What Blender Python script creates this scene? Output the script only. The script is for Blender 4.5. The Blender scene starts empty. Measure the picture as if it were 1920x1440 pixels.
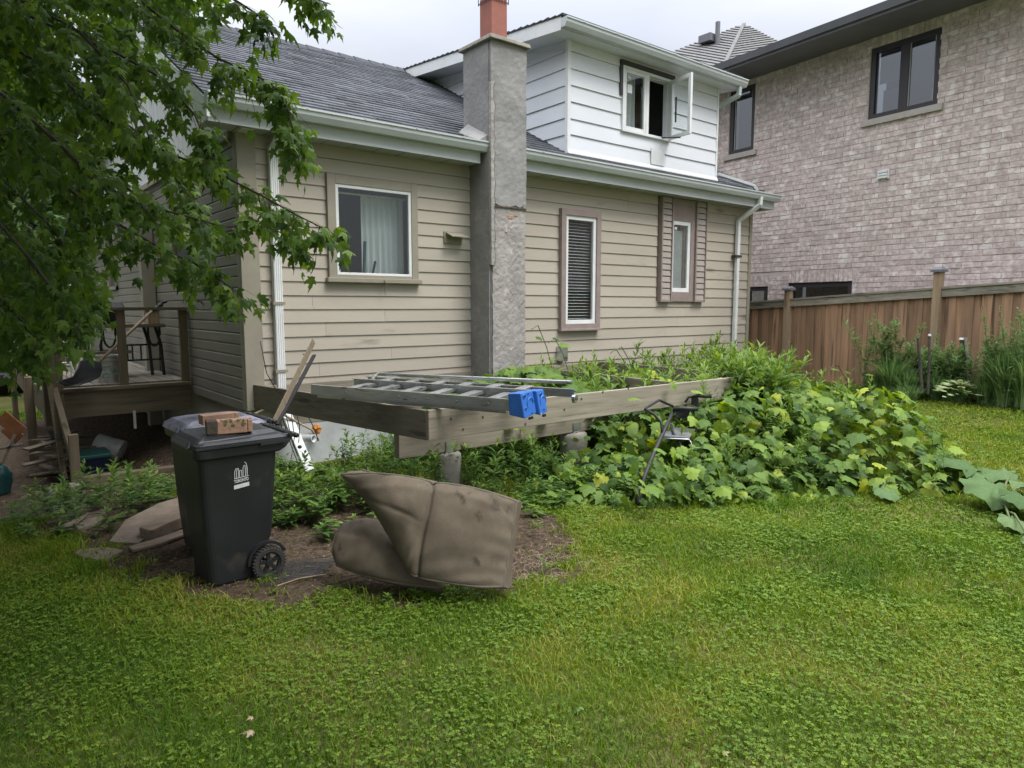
import bpy, math, random
import numpy as np
from mathutils import Vector, Matrix
from math import sin, cos, radians, pi, atan, atan2, sqrt
rng = np.random.default_rng(7); random.seed(7)
S = bpy.context.scene; COL = S.collection

# ------------------------------------------------------------------ camera, sky, sun, exposure
F = 1300.; TH = atan(145/1300.); AZ = radians(38.6); EYE = 1.7
cam = bpy.data.cameras.new('camera'); co = bpy.data.objects.new('camera', cam); COL.objects.link(co)
cam.sensor_width = 36; cam.lens = F/1920*36; cam.clip_end = 400; cam.clip_start = .05
co.location = (0, 0, EYE); co.rotation_euler = (pi/2-TH, 0, -AZ); S.camera = co
S.render.resolution_x = 1024; S.render.resolution_y = 768

W = bpy.data.worlds.new("World"); S.world = W; W.use_nodes = True
nt = W.node_tree; nt.nodes.clear(); N = nt.nodes.new; L = nt.links.new
SUN_EL, SUN_AZ = radians(58), radians(158)     # high veiled sun, behind the camera and a little to the right
out = N('ShaderNodeOutputWorld'); bg = N('ShaderNodeBackground')
sky = N('ShaderNodeTexSky'); sky.sky_type = 'NISHITA'; sky.sun_disc = False
sky.sun_elevation = SUN_EL; sky.sun_rotation = SUN_AZ
sks = N('ShaderNodeVectorMath'); sks.operation = 'SCALE'; sks.inputs['Scale'].default_value = .09
L(sky.outputs[0], sks.inputs[0])
tc = N('ShaderNodeTexCoord'); sep = N('ShaderNodeSeparateXYZ'); L(tc.outputs['Generated'], sep.inputs[0])
mr = N('ShaderNodeMapRange'); mr.inputs[1].default_value = 0; mr.inputs[2].default_value = 1
mr.inputs[3].default_value = .37; mr.inputs[4].default_value = 4.7   # overcast: brightest overhead
pw = N('ShaderNodeMath'); pw.operation = 'POWER'; pw.inputs[1].default_value = 2.6; pw.use_clamp = True
mxz = N('ShaderNodeMath'); mxz.operation = 'MAXIMUM'; mxz.inputs[1].default_value = 0; L(sep.outputs[2], mxz.inputs[0]); L(mxz.outputs[0], pw.inputs[0]); L(pw.outputs[0], mr.inputs[0])
nz = N('ShaderNodeTexNoise'); nz.inputs['Scale'].default_value = 2.2; nz.inputs['Detail'].default_value = 5
mp = N('ShaderNodeMapping'); mp.inputs['Scale'].default_value = (1, 1, 2.6); L(tc.outputs['Generated'], mp.inputs[0]); L(mp.outputs[0], nz.inputs[0])
cr = N('ShaderNodeValToRGB'); cr.color_ramp.elements[0].position = .36; cr.color_ramp.elements[0].color = (.80, .84, .95, 1)
cr.color_ramp.elements[1].position = .66; cr.color_ramp.elements[1].color = (1.0, 1.02, 1.06, 1); L(nz.outputs[0], cr.inputs[0])
cl = N('ShaderNodeVectorMath'); cl.operation = 'SCALE'; L(cr.outputs[0], cl.inputs[0]); L(mr.outputs[0], cl.inputs['Scale'])
mx = N('ShaderNodeMix'); mx.data_type = 'RGBA'; mx.inputs[0].default_value = .88
L(sks.outputs[0], mx.inputs[6]); L(cl.outputs[0], mx.inputs[7]); L(mx.outputs[2], bg.inputs[0]); bg.inputs[1].default_value = .92
L(bg.outputs[0], out.inputs[0])
sl = bpy.data.lights.new('sun', 'SUN'); sl.energy = 1.5; sl.angle = radians(22); sl.color = (1, .965, .91)
so = bpy.data.objects.new('sun', sl); COL.objects.link(so)
sd = Vector((sin(SUN_AZ)*cos(SUN_EL), cos(SUN_AZ)*cos(SUN_EL), sin(SUN_EL)))
so.rotation_euler = sd.to_track_quat('Z', 'Y').to_euler(); so.location = (0, -5, 12)
S.view_settings.view_transform = 'Standard'; S.view_settings.look = 'None'; S.view_settings.gamma = 1
S.view_settings.exposure = .86; S.view_settings.use_curve_mapping = False
S.render.engine = 'CYCLES'; S.cycles.max_bounces = 8; S.cycles.transparent_max_bounces = 12

# ------------------------------------------------------------------ measuring helpers (picture point -> point in the yard on a known plane)
fw = np.array([sin(AZ)*cos(TH), cos(AZ)*cos(TH), -sin(TH)]); rt = np.array([cos(AZ), -sin(AZ), 0.]); up = np.cross(rt, fw)
CAM = np.array([0, 0, EYE])
def ray(px, py): return fw*F+rt*(px-960)+up*(720-py)
def P(px, py, d): return CAM+ray(px, py)/F*d
def pl(px, py, p, n):
    r = ray(px, py); n = np.array(n, float); return CAM+r*(np.dot(np.array(p)-CAM, n)/np.dot(r, n))
def onY(px, py, Y): return pl(px, py, (0, Y, 0), (0, 1, 0))
def onX(px, py, X): return pl(px, py, (X, 0, 0), (1, 0, 0))
def onZ(px, py, z=0.): return pl(px, py, (0, 0, z), (0, 0, 1))
def sm(t): t = np.clip(t, 0, 1); return t*t*(3-2*t)
def gh(x, y):
    x = np.asarray(x, float); y = np.asarray(y, float)
    h = .36*sm((x-5.6)/5.2)*sm((8.5-y)/2)
    h = h-.36*sm((y-6.4)/1.8)*sm((2.2-x)/1.2)
    return h+.012*np.sin(x*1.9+.5)*np.cos(y*1.6)+.008*np.sin(x*4.1+y*3.3)
def onG(px, py):
    z = 0.
    for _ in range(12): p = onZ(px, py, z); z = .5*z+.5*float(gh(p[0], p[1]))
    return np.array([p[0], p[1], float(gh(p[0], p[1]))])

# ------------------------------------------------------------------ materials
def new_mat(name):
    m = bpy.data.materials.new(name); m.use_nodes = True; t = m.node_tree
    return m, t, t.nodes['Principled BSDF']
def c4(c): return (c[0], c[1], c[2], 1)
def surf(name, c1, c2=None, rough=.7, scale=6., stretch=(1, 1, 1), bump=.15, bscale=None, metal=0., rnd=.0, detail=6., spots=None, spec=.4, lo=.3, hi=.7, attr=False, bdist=.01, world=False):
    m, t, b = new_mat(name); n = t.nodes.new; l = t.links.new
    c2 = c2 or tuple(x*.8 for x in c1)
    g = n('ShaderNodeNewGeometry'); tcn = n('ShaderNodeTexCoord')
    mpn = n('ShaderNodeMapping'); mpn.inputs['Scale'].default_value = stretch; l(g.outputs['Position'] if world else tcn.outputs['Object'], mpn.inputs[0])
    no = n('ShaderNodeTexNoise'); no.inputs['Scale'].default_value = scale; no.inputs['Detail'].default_value = detail; no.inputs['Roughness'].default_value = .62
    l(mpn.outputs[0], no.inputs[0])
    r = n('ShaderNodeValToRGB'); r.color_ramp.elements[0].position = lo; r.color_ramp.elements[1].position = hi
    r.color_ramp.elements[0].color = c4(c2); r.color_ramp.elements[1].color = c4(c1); l(no.outputs[0], r.inputs[0])
    colr = r.outputs[0]
    if spots:
        n2 = n('ShaderNodeTexNoise'); n2.inputs['Scale'].default_value = spots[1]; n2.inputs['Detail'].default_value = 4; l(mpn.outputs[0], n2.inputs[0])
        r2 = n('ShaderNodeValToRGB'); r2.color_ramp.elements[0].position = spots[2]; r2.color_ramp.elements[1].position = spots[2]+.08; l(n2.outputs[0], r2.inputs[0])
        mm = n('ShaderNodeMix'); mm.data_type = 'RGBA'; mm.inputs[7].default_value = c4(spots[0]); l(r2.outputs[0], mm.inputs[0]); l(colr, mm.inputs[6]); colr = mm.outputs[2]
    if rnd > 0:
        oi = n('ShaderNodeObjectInfo'); src = oi.outputs['Random']
        if attr:
            at = n('ShaderNodeAttribute'); at.attribute_name = 'tint'; src = at.outputs['Fac']
        ma = n('ShaderNodeMapRange'); ma.inputs[3].default_value = 1-rnd; ma.inputs[4].default_value = 1+rnd; l(src, ma.inputs[0])
        hs = n('ShaderNodeHueSaturation'); l(ma.outputs[0], hs.inputs['Value']); l(colr, hs.inputs['Color']); colr = hs.outputs[0]
    l(colr, b.inputs['Base Color']); b.inputs['Roughness'].default_value = rough; b.inputs['Metallic'].default_value = metal
    b.inputs['Specular IOR Level'].default_value = spec
    if bump:
        nb = n('ShaderNodeTexNoise'); nb.inputs['Scale'].default_value = bscale or scale*4; nb.inputs['Detail'].default_value = 6; l(mpn.outputs[0], nb.inputs[0])
        bm = n('ShaderNodeBump'); bm.inputs['Strength'].default_value = bump; bm.inputs['Distance'].default_value = bdist; l(nb.outputs[0], bm.inputs['Height']); l(bm.outputs[0], b.inputs['Normal'])
    return m
def leafmat(name, cols, attr=True, trans=.35, rough=.55, spec=.22):
    m, t, b = new_mat(name); n = t.nodes.new; l = t.links.new
    if attr: a = n('ShaderNodeAttribute'); a.attribute_name = 'tint'; src = a.outputs['Fac']
    else: a = n('ShaderNodeObjectInfo'); src = a.outputs['Random']
    r = n('ShaderNodeValToRGB'); e = r.color_ramp.elements
    e[0].position = 0; e[0].color = c4(cols[0]); e[1].position = 1; e[1].color = c4(cols[-1])
    for i in range(1, len(cols)-1): e.new(i/(len(cols)-1)).color = c4(cols[i])
    l(src, r.inputs[0])
    g = n('ShaderNodeNewGeometry'); no = n('ShaderNodeTexNoise'); no.inputs['Scale'].default_value = 40; l(g.outputs['Position'], no.inputs[0])
    mrn = n('ShaderNodeMapRange'); mrn.inputs[3].default_value = .8; mrn.inputs[4].default_value = 1.2; l(no.outputs[0], mrn.inputs[0])
    hs = n('ShaderNodeHueSaturation'); l(mrn.outputs[0], hs.inputs['Value']); l(r.outputs[0], hs.inputs['Color'])
    l(hs.outputs[0], b.inputs['Base Color']); b.inputs['Roughness'].default_value = rough; b.inputs['Specular IOR Level'].default_value = spec
    tr = n('ShaderNodeBsdfTranslucent'); h2 = n('ShaderNodeHueSaturation'); h2.inputs['Hue'].default_value = .485; h2.inputs['Saturation'].default_value = 1.15; h2.inputs['Value'].default_value = 1.5
    l(hs.outputs[0], h2.inputs['Color']); l(h2.outputs[0], tr.inputs[0])
    ms = n('ShaderNodeMixShader'); ms.inputs[0].default_value = trans; o = t.nodes['Material Output']
    l(b.outputs[0], ms.inputs[1]); l(tr.outputs[0], ms.inputs[2]); l(ms.outputs[0], o.inputs[0])
    return m
def glassmat(name, tint=(.95, .97, .97), refl=.035):
    m, t, b = new_mat(name); n = t.nodes.new; l = t.links.new
    t.nodes.remove(b); tr = n('ShaderNodeBsdfTransparent'); tr.inputs[0].default_value = c4(tint)
    gl = n('ShaderNodeBsdfGlossy'); gl.inputs['Roughness'].default_value = .03; gl.inputs[0].default_value = (1, 1, 1, 1)
    lw = n('ShaderNodeLayerWeight'); lw.inputs[0].default_value = .18
    ad = n('ShaderNodeMath'); ad.operation = 'MULTIPLY_ADD'; ad.inputs[1].default_value = .7; ad.inputs[2].default_value = refl; l(lw.outputs['Fresnel'], ad.inputs[0]); ad.use_clamp = True
    ms = n('ShaderNodeMixShader'); l(ad.outputs[0], ms.inputs[0]); l(tr.outputs[0], ms.inputs[1]); l(gl.outputs[0], ms.inputs[2]); l(ms.outputs[0], t.nodes['Material Output'].inputs[0])
    return m
M = {}
M['siding'] = surf('beige_siding', (.415, .372, .305), (.37, .33, .27), rough=.55, scale=1.6, stretch=(.4, 1, 2), bump=.06, bscale=30, rnd=.05, spots=((.25, .22, .17), 2.3, .66))
M['siding_trim'] = surf('beige_trim', (.29, .265, .205), (.245, .22, .17), rough=.6, scale=5, bump=.08)
M['vinyl'] = surf('shade_tinted_vinyl', (.205, .19, .155), (.17, .16, .13), rough=.45, scale=2, bump=.03, rnd=.05)  # side-wall shade put into the colour; real tone nearer the front siding
M['white_siding'] = surf('white_siding', (.66, .68, .71), (.60, .62, .65), rough=.5, scale=1.5, stretch=(.5, 1, 2), bump=.04, rnd=.03, spots=((.5, .5, .5), 9, .74))
M['white'] = surf('white_paint', (.72, .73, .73), (.62, .63, .62), rough=.4, scale=4, bump=.04)
M['gutter'] = surf('gutter_white', (.52, .55, .55), (.38, .41, .41), rough=.38, scale=2.5, stretch=(.3, 1, 3), bump=.05, spots=((.36, .38, .36), 5, .68))
M['soffit'] = surf('soffit_grey', (.42, .43, .43), (.36, .37, .37), rough=.6, scale=3, bump=.04)
M['shingle'] = surf('dark_shingle', (.075, .08, .092), (.045, .048, .056), rough=.9, scale=14, bump=.5, bscale=160, rnd=.28, attr=True)
M['shingle_light'] = surf('pale_shingle', (.23, .225, .22), (.15, .148, .145), rough=.9, scale=8, bump=.4, bscale=100, rnd=.25, attr=True)
M['stucco'] = surf('grey_stucco', (.285, .275, .265), (.19, .185, .18), rough=.9, scale=3.4, bump=.5, bscale=14, detail=9, bdist=.02, spots=((.30, .285, .27), 3.2, .64))
M['stucco_old'] = surf('worn_stucco', (.36, .335, .31), (.225, .21, .198), rough=.95, scale=5, bump=.9, bscale=16, detail=12, bdist=.018, spots=((.46, .41, .38), 6, .63))
M['flue'] = surf('clay_flue', (.33, .12, .085), (.22, .09, .07), rough=.8, scale=4, bump=.1)
M['concrete'] = surf('concrete', (.29, .265, .225), (.17, .16, .135), rough=.9, scale=7, bump=.4, bscale=40, spots=((.14, .15, .11), 4, .6))
M['found'] = surf('foundation', (.50, .52, .52), (.36, .38, .37), rough=.85, scale=3, bump=.3, bscale=20)
def wood(name, c1, c2, ax, rough=.8, knots=None, rnd=.12):
    st = [14, 14, 14]; st[ax] = .9
    return surf(name, c1, c2, rough=rough, scale=1.6, stretch=tuple(st), bump=.4, bscale=5, rnd=rnd, spots=(tuple(x*.62 for x in c2), .9, .60), detail=8, bdist=.006)
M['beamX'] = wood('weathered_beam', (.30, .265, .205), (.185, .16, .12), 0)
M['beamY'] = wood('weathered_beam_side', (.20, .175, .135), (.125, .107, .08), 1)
M['knot'] = surf('wood_knot', (.09, .06, .04), (.05, .035, .02), bump=.1)
M['postZ'] = wood('old_post', (.17, .13, .085), (.12, .095, .06), 2)
M['railX'] = wood('old_rail', (.20, .16, .10), (.11, .09, .06), 0)  # albedo lowered to stand in for missing shade on the porch
M['fenceZ'] = wood('cedar_board', (.38, .225, .135), (.21, .128, .078), 2, rnd=.28)
M['fencepost'] = wood('cedar_post', (.36, .265, .17), (.24, .165, .105), 2)
M['fencerail'] = wood('grey_rail', (.30, .27, .215), (.155, .14, .11), 1)
M['brick'] = surf('tan_brick', (.66, .56, .52), (.44, .355, .33), rough=.9, scale=13, bump=.7, bscale=30, rnd=.13, attr=True, lo=.36, hi=.64, spots=((.70, .64, .60), 7, .56))
M['brick_single'] = surf('tan_brick_single', (.66, .56, .52), (.44, .355, .33), rough=.9, scale=13, bump=.7, bscale=30, rnd=.13, world=True, lo=.36, hi=.64, spots=((.70, .64, .60), 7, .56))
M['mortar'] = surf('mortar', (.60, .52, .49), (.46, .395, .37), rough=.95, scale=12, bump=.3)
M['sill'] = surf('stone_sill', (.46, .42, .38), (.38, .35, .32), rough=.85, scale=14, bump=.2)
M['darkframe'] = surf('dark_frame', (.05, .045, .048), rough=.4, bump=.02)
M['eave'] = surf('grey_eave', (.16, .16, .175), (.13, .13, .145), rough=.55, scale=2, bump=.05)
M['mauve'] = surf('mauve_trim', (.28, .225, .205), (.22, .175, .16), rough=.6, scale=6, bump=.15, spots=((.33, .24, .2), 12, .66))
M['shutter'] = surf('mauve_shutter', (.36, .315, .285), (.31, .27, .245), rough=.5, bump=.03)
M['bin'] = surf('bin_plastic', (.020, .022, .023), (.013, .014, .015), rough=.42, scale=3, bump=.15, bscale=90, spots=((.042, .038, .032), 4, .60), bdist=.002)
M['lid'] = surf('lid_plastic', (.030, .032, .036), (.018, .019, .022), rough=.42, scale=4, bump=.12, bscale=50, spots=((.055, .053, .05), 6, .64), bdist=.002)
M['lid_glare'] = surf('glare_tinted_lid', (.24, .235, .30), (.03, .032, .04), rough=.32, scale=5, bump=.05)  # pale bluish glare painted into the dark lid's colour
M['print'] = surf('white_print', (.68, .70, .70), (.55, .57, .57), rough=.5, scale=20, bump=0)
M['rubber'] = surf('rubber', (.022, .022, .022), (.04, .037, .032), rough=.75, scale=14, bump=.2)
M['paver'] = surf('red_brick', (.42, .25, .17), (.28, .165, .11), rough=.9, scale=9, bump=.5, bscale=40)
M['moss'] = surf('moss', (.16, .16, .075), (.08, .085, .045), rough=1, scale=20, bump=.6)
M['char'] = surf('dark_stain', (.05, .042, .035), (.09, .07, .05), rough=1, scale=20, bump=.6)
M['alu'] = surf('aluminium', (.62, .63, .62), (.40, .41, .40), rough=.30, scale=4, stretch=(1, 1, 4), bump=.05, metal=.8, spots=((.16, .17, .16), 7, .6))
M['bluep'] = surf('blue_plastic', (.035, .15, .50), (.025, .105, .36), rough=.4, scale=9, bump=.08, spots=((.35, .42, .5), 24, .67))
M['black'] = surf('black_metal', (.014, .014, .015), (.022, .021, .02), rough=.6, scale=6, bump=.04)
M['blackp'] = surf('black_plastic', (.018, .018, .02), rough=.5, bump=.03)
M['fabric'] = surf('brown_fabric', (.150, .122, .088), (.088, .072, .052), rough=.95, scale=4.2, bump=.6, bscale=220, detail=10, bdist=.004, spots=((.05, .042, .03), 7, .62), spec=.15)
M['piping'] = surf('piping', (.13, .105, .075), (.08, .065, .05), rough=.95, scale=20, bump=.1)
M['pail'] = surf('white_pail', (.5, .5, .47), (.33, .33, .30), rough=.5, scale=8, bump=.05)
M['teal'] = surf('teal_plastic', (.015, .075, .072), rough=.4, bump=.02)
M['navy'] = surf('navy_plastic', (.010, .018, .045), rough=.4, bump=.02)
M['orange'] = surf('orange_board', (.33, .12, .045), (.2, .08, .035), rough=.6, bump=.05)
M['stone'] = surf('brown_slab', (.21, .165, .125), (.12, .095, .07), rough=.95, scale=6, bump=.7, bscale=30)
M['plankw'] = wood('rotten_plank', (.22, .16, .115), (.10, .075, .05), 0)
M['bark'] = surf('bark', (.085, .07, .055), (.04, .034, .028), rough=.95, scale=8, stretch=(3, 3, .5), bump=.8, bscale=16, bdist=.03)
M['twig'] = surf('twig', (.07, .055, .038), (.04, .034, .025), rough=.9, scale=12, bump=.2)
M['stem'] = surf('green_stem', (.10, .13, .045), (.08, .10, .035), rough=.7, scale=20, bump=.05)
M['straw'] = surf('dry_root', (.36, .28, .19), (.24, .18, .12), rough=.9, scale=20, bump=.1)
M['chip'] = surf('wood_chips', (.24, .16, .10), (.11, .075, .05), rough=.95, scale=30, bump=.2, rnd=.5, attr=True)
M['glass'] = glassmat('window_glass'); M['glass_dark'] = glassmat('tinted_glass', (.45, .48, .5), .16)
M['room'] = surf('room_dark', (.10, .105, .11), (.08, .085, .09), rough=.9, bump=0)
M['curtain'] = surf('curtain', (.62, .66, .64), (.50, .54, .53), rough=.9, scale=5, stretch=(6, 6, .4), bump=.1)
M['blind'] = surf('blind', (.46, .48, .47), rough=.6, bump=0)
M['car'] = surf('grey_car_paint', (.16, .17, .19), rough=.25, bump=0, metal=.5)
M['red'] = surf('red_lens', (.5, .02, .02), rough=.2, bump=0)
M['tarmac'] = surf('tarmac', (.20, .20, .20), (.15, .15, .15), rough=.9, scale=20, bump=.2)
M['leaf_maple'] = leafmat('maple_leaf', [(.035, .078, .018), (.07, .135, .026), (.12, .20, .036), (.19, .28, .055)], trans=.45)
M['leaf_maple1'] = leafmat('maple_leaf_single', [(.035, .078, .018), (.07, .135, .026), (.12, .20, .036), (.19, .28, .055)], attr=False, trans=.45)
M['leaf_vine'] = leafmat('vine_leaf', [(.042, .088, .02), (.085, .152, .028), (.15, .225, .035), (.32, .36, .045)])
M['leaf_vine1'] = leafmat('vine_leaf_single', [(.05, .10, .02), (.095, .165, .03), (.14, .23, .038), (.22, .31, .045)], attr=False)
M['leaf_weed'] = leafmat('weed_leaf', [(.034, .085, .022), (.068, .14, .03), (.12, .205, .04), (.21, .30, .06)])
M['leaf_fence'] = leafmat('fence_plant', [(.06, .12, .04), (.10, .18, .06), (.15, .24, .085), (.22, .30, .13)])
M['leaf_far'] = leafmat('far_leaf', [(.018, .04, .012), (.03, .065, .018), (.055, .10, .025), (.10, .14, .04)])
M['leaf_big'] = leafmat('burdock_leaf', [(.065, .115, .042), (.095, .155, .06), (.13, .19, .08)], attr=False, trans=.2, rough=.75, spec=.12)
M['leaf_hosta'] = leafmat('hosta_leaf', [(.16, .28, .08), (.35, .42, .2), (.55, .55, .36)])
M['grass'] = leafmat('grass_blade', [(.052, .12, .009), (.102, .182, .011), (.178, .242, .018), (.32, .30, .075)], trans=.3, rough=.6, spec=.2)
M['clover'] = leafmat('clover_leaf', [(.060, .122, .014), (.105, .178, .018), (.175, .242, .026)], trans=.25, rough=.55, spec=.2)

# ------------------------------------------------------------------ mesh helpers
class MB:
    def __init__(s): s.v = []; s.f = []
    def add(s, vs, fs):
        o = len(s.v); s.v += [tuple(map(float, p)) for p in vs]; s.f += [tuple(o+i for i in f) for f in fs]; return s
    def hexa(s, p):   # p[0..3] bottom ring, p[4..7] top ring
        return s.add(p, [(3, 2, 1, 0), (4, 5, 6, 7), (0, 1, 5, 4), (1, 2, 6, 5), (2, 3, 7, 6), (3, 0, 4, 7)])
    def box(s, a, b):
        x0, y0, z0 = a; x1, y1, z1 = b
        return s.hexa([(x0, y0, z0), (x1, y0, z0), (x1, y1, z0), (x0, y1, z0), (x0, y0, z1), (x1, y0, z1), (x1, y1, z1), (x0, y1, z1)])
    def bar(s, a, b, w, h, upv=(0, 0, 1)):   # rectangular bar from a to b
        a = Vector(a); b = Vector(b); d = (b-a).normalized(); u = Vector(upv); sd_ = d.cross(u)
        if sd_.length < 1e-4: sd_ = d.cross(Vector((1, 0, 0)))
        sd_.normalize(); u = sd_.cross(d).normalized(); x = sd_*w/2; y = u*h/2
        return s.hexa([a-x-y, a+x-y, b+x-y, b-x-y, a-x+y, a+x+y, b+x+y, b-x+y])
    def tube(s, pts, r, n=6, cap=True):
        pts = [Vector(p) for p in pts]; k = len(pts); rs = r if hasattr(r, '__len__') else [r]*k; o = len(s.v)
        ref = Vector((0, 0, 1))
        for i, p in enumerate(pts):
            d = (pts[min(i+1, k-1)]-pts[max(i-1, 0)]).normalized()
            a = d.cross(ref)
            if a.length < .15: a = d.cross(Vector((1, .3, 0)))
            a.normalize(); b = d.cross(a)
            for j in range(n):
                t = 2*pi*j/n; q = p+(a*cos(t)+b*sin(t))*rs[i]; s.v.append((q.x, q.y, q.z))
        for i in range(k-1):
            for j in range(n):
                s.f.append((o+i*n+j, o+i*n+(j+1) % n, o+(i+1)*n+(j+1) % n, o+(i+1)*n+j))
        if cap: s.f.append(tuple(o+j for j in range(n))[::-1]); s.f.append(tuple(o+(k-1)*n+j for j in range(n)))
        return s
    def lathe(s, prof, c, axis=(0, 0, 1), n=24):   # prof: (radius, height along axis)
        A = Vector(axis).normalized(); a = A.cross(Vector((0, 0, 1)) if abs(A.z) < .9 else Vector((1, 0, 0))).normalized(); b = A.cross(a); c = Vector(c); o = len(s.v); k = len(prof)
        for r, h in prof:
            for j in range(n):
                t = 2*pi*j/n; q = c+A*h+(a*cos(t)+b*sin(t))*r; s.v.append((q.x, q.y, q.z))
        for i in range(k-1):
            for j in range(n): s.f.append((o+i*n+j, o+i*n+(j+1) % n, o+(i+1)*n+(j+1) % n, o+(i+1)*n+j))
        return s
    def prism(s, poly, ex):   # poly: list of 3d points, ex: extrusion
        k = len(poly); ex = Vector(ex); p = [Vector(q) for q in poly]
        return s.add([tuple(q) for q in p]+[tuple(q+ex) for q in p], [tuple(range(k))[::-1], tuple(range(k, 2*k))]+[(i, (i+1) % k, k+(i+1) % k, k+i) for i in range(k)])
    def mesh(s, name):
        me = bpy.data.meshes.new(name); me.from_pydata(s.v, [], s.f); me.validate(); me.update(); return me
def fixn(me):
    import bmesh
    bm = bmesh.new(); bm.from_mesh(me); bmesh.ops.recalc_face_normals(bm, faces=bm.faces); bm.to_mesh(me); bm.free()
def tag(o, label=None, cat=None, group=None, kind=None):
    if label: o['label'] = label
    if cat: o['category'] = cat
    if group: o['group'] = group
    if kind: o['kind'] = kind
    return o
def thing(name, loc, label, cat, group=None):
    o = bpy.data.objects.new(name, None); COL.objects.link(o); o.location = Vector(loc); o.empty_display_size = .1
    return tag(o, label, cat, group)
def par(o, p):
    if p is not None:
        o.parent = p
        if p.type == 'EMPTY': o.matrix_parent_inverse = Matrix.Translation(-p.location)   # meshes are built in yard coordinates
    return o
def ob(name, mb, mat, parent=None, bevel=0, smooth=False, kind=None, label=None, recalc=True):
    me = mb.mesh(name) if isinstance(mb, MB) else mb
    if recalc and isinstance(mb, MB): fixn(me)
    o = bpy.data.objects.new(name, me); COL.objects.link(o)
    if mat is not None and not me.materials: me.materials.append(mat)
    par(o, parent)
    if bevel:
        b = o.modifiers.new('bevel', 'BEVEL'); b.width = bevel; b.segments = 2; b.limit_method = 'ANGLE'; b.angle_limit = radians(40)
    if smooth:
        for p in me.polygons: p.use_smooth = True
    return tag(o, label, None, None, kind)
def npmesh(name, V, T, tint=None, mat=None, smooth=False):
    me = bpy.data.meshes.new(name); V = np.asarray(V, np.float32); T = np.asarray(T, np.int32)
    me.vertices.add(len(V)); me.vertices.foreach_set('co', V.ravel())
    me.loops.add(T.size); me.loops.foreach_set('vertex_index', T.ravel()); me.polygons.add(len(T))
    k = T.shape[1]; me.polygons.foreach_set('loop_start', np.arange(0, T.size, k, dtype=np.int32)); me.update(calc_edges=True)
    if tint is not None:
        a = me.attributes.new('tint', 'FLOAT', 'POINT'); a.data.foreach_set('value', np.asarray(tint, np.float32))
    if mat: me.materials.append(mat)
    me.polygons.foreach_set('use_smooth', np.full(len(T), bool(smooth)))
    me.validate(); return me
def inst(tv, tf, R, T, tint):   # template copies: R (n,3,3) incl. scale, T (n,3)
    n = len(T); k = len(tv)
    V = np.einsum('nij,kj->nki', R, tv)+T[:, None, :]
    Fc = tf[None]+(np.arange(n)*k)[:, None, None]
    return V.reshape(-1, 3), Fc.reshape(-1, tf.shape[1]), np.repeat(tint, k)
def frames(yd, nrm):   # leaf frame: y axis along yd, z close to nrm
    y = yd/np.linalg.norm(yd, axis=1, keepdims=True); x = np.cross(y, nrm); x /= np.linalg.norm(x, axis=1, keepdims=True)+1e-9; z = np.cross(x, y)
    return np.stack([x, y, z], axis=2)
def join(parts):
    V = []; T = []; C = []; o = 0
    for v, t, c in parts: V.append(v); T.append(t+o); C.append(c); o += len(v)
    return np.concatenate(V), np.concatenate(T), np.concatenate(C)
def fan(outline, z=0., fold=.0, cy=.35):
    o = np.array(outline, float); n = len(o); v = np.zeros((n+1, 3)); v[0] = (0, cy, 0)
    v[1:, 0] = o[:, 0]; v[1:, 1] = o[:, 1]; v[1:, 2] = -fold*np.abs(o[:, 0])-z*(o[:, 1]-cy)**2
    f = np.array([(0, i+1, (i+1) % n+1) for i in range(n)]); return v, f
def sym(h): return h+[(-x, y) for x, y in h[::-1] if x > 1e-6]
MAPLE = fan(sym([(0, 0), (.12, .05), (.30, .04), (.24, .20), (.42, .36), (.44, .56), (.26, .48), (.14, .50), (.17, .70), (.08, .80), (0, 1.15)]), .45, .35)
MAPLE_LO = fan(sym([(0, 0), (.33, .0), (.46, .42), (.17, .55), (0, 1.02)]), .35, .25)
GRAPE = fan(sym([(0, .10), (.12, -.06), (.34, .0), (.34, .13), (.50, .20), (.42, .33), (.58, .52), (.36, .52), (.34, .68), (.20, .70), (.13, .86), (0, 1.05)]), .38, .30)
GRAPE_LO = fan(sym([(0, .05), (.34, 0), (.56, .34), (.46, .64), (.2, .8), (0, 1.0)]), .30, .18)
OVAL = fan(sym([(0, 0), (.2, .2), (.25, .45), (.15, .75), (0, 1)]), .2, .3)
def lance(w=.11): return (np.array([(0, 0, 0), (w, .35, .03), (0, .38, 0), (-w, .35, .03), (w*.7, .7, -.03), (0, .72, -.06), (-w*.7, .7, -.03), (0, 1, -.2)], float),
                          np.array([(0, 1, 2), (0, 2, 3), (1, 4, 5), (1, 5, 2), (2, 5, 6), (2, 6, 3), (4, 7, 5), (5, 7, 6)]))
def inpoly(x, y, poly):
    poly = np.asarray(poly)[:, :2]; c = np.zeros(x.shape, bool); n = len(poly)
    for i in range(n):
        x0, y0 = poly[i]; x1, y1 = poly[(i+1) % n]
        k = ((y0 > y) != (y1 > y)) & (x < (x1-x0)*(y-y0)/(y1-y0+1e-12)+x0); c ^= k
    return c
def edist(x, y, poly):
    poly = np.asarray(poly)[:, :2]; d = np.full(x.shape, 1e9); n = len(poly)
    for i in range(n):
        a = poly[i]; b = poly[(i+1) % n]; ab = b-a; t = np.clip(((x-a[0])*ab[0]+(y-a[1])*ab[1])/(ab@ab), 0, 1)
        d = np.minimum(d, np.hypot(x-a[0]-t*ab[0], y-a[1]-t*ab[1]))
    return d
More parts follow.
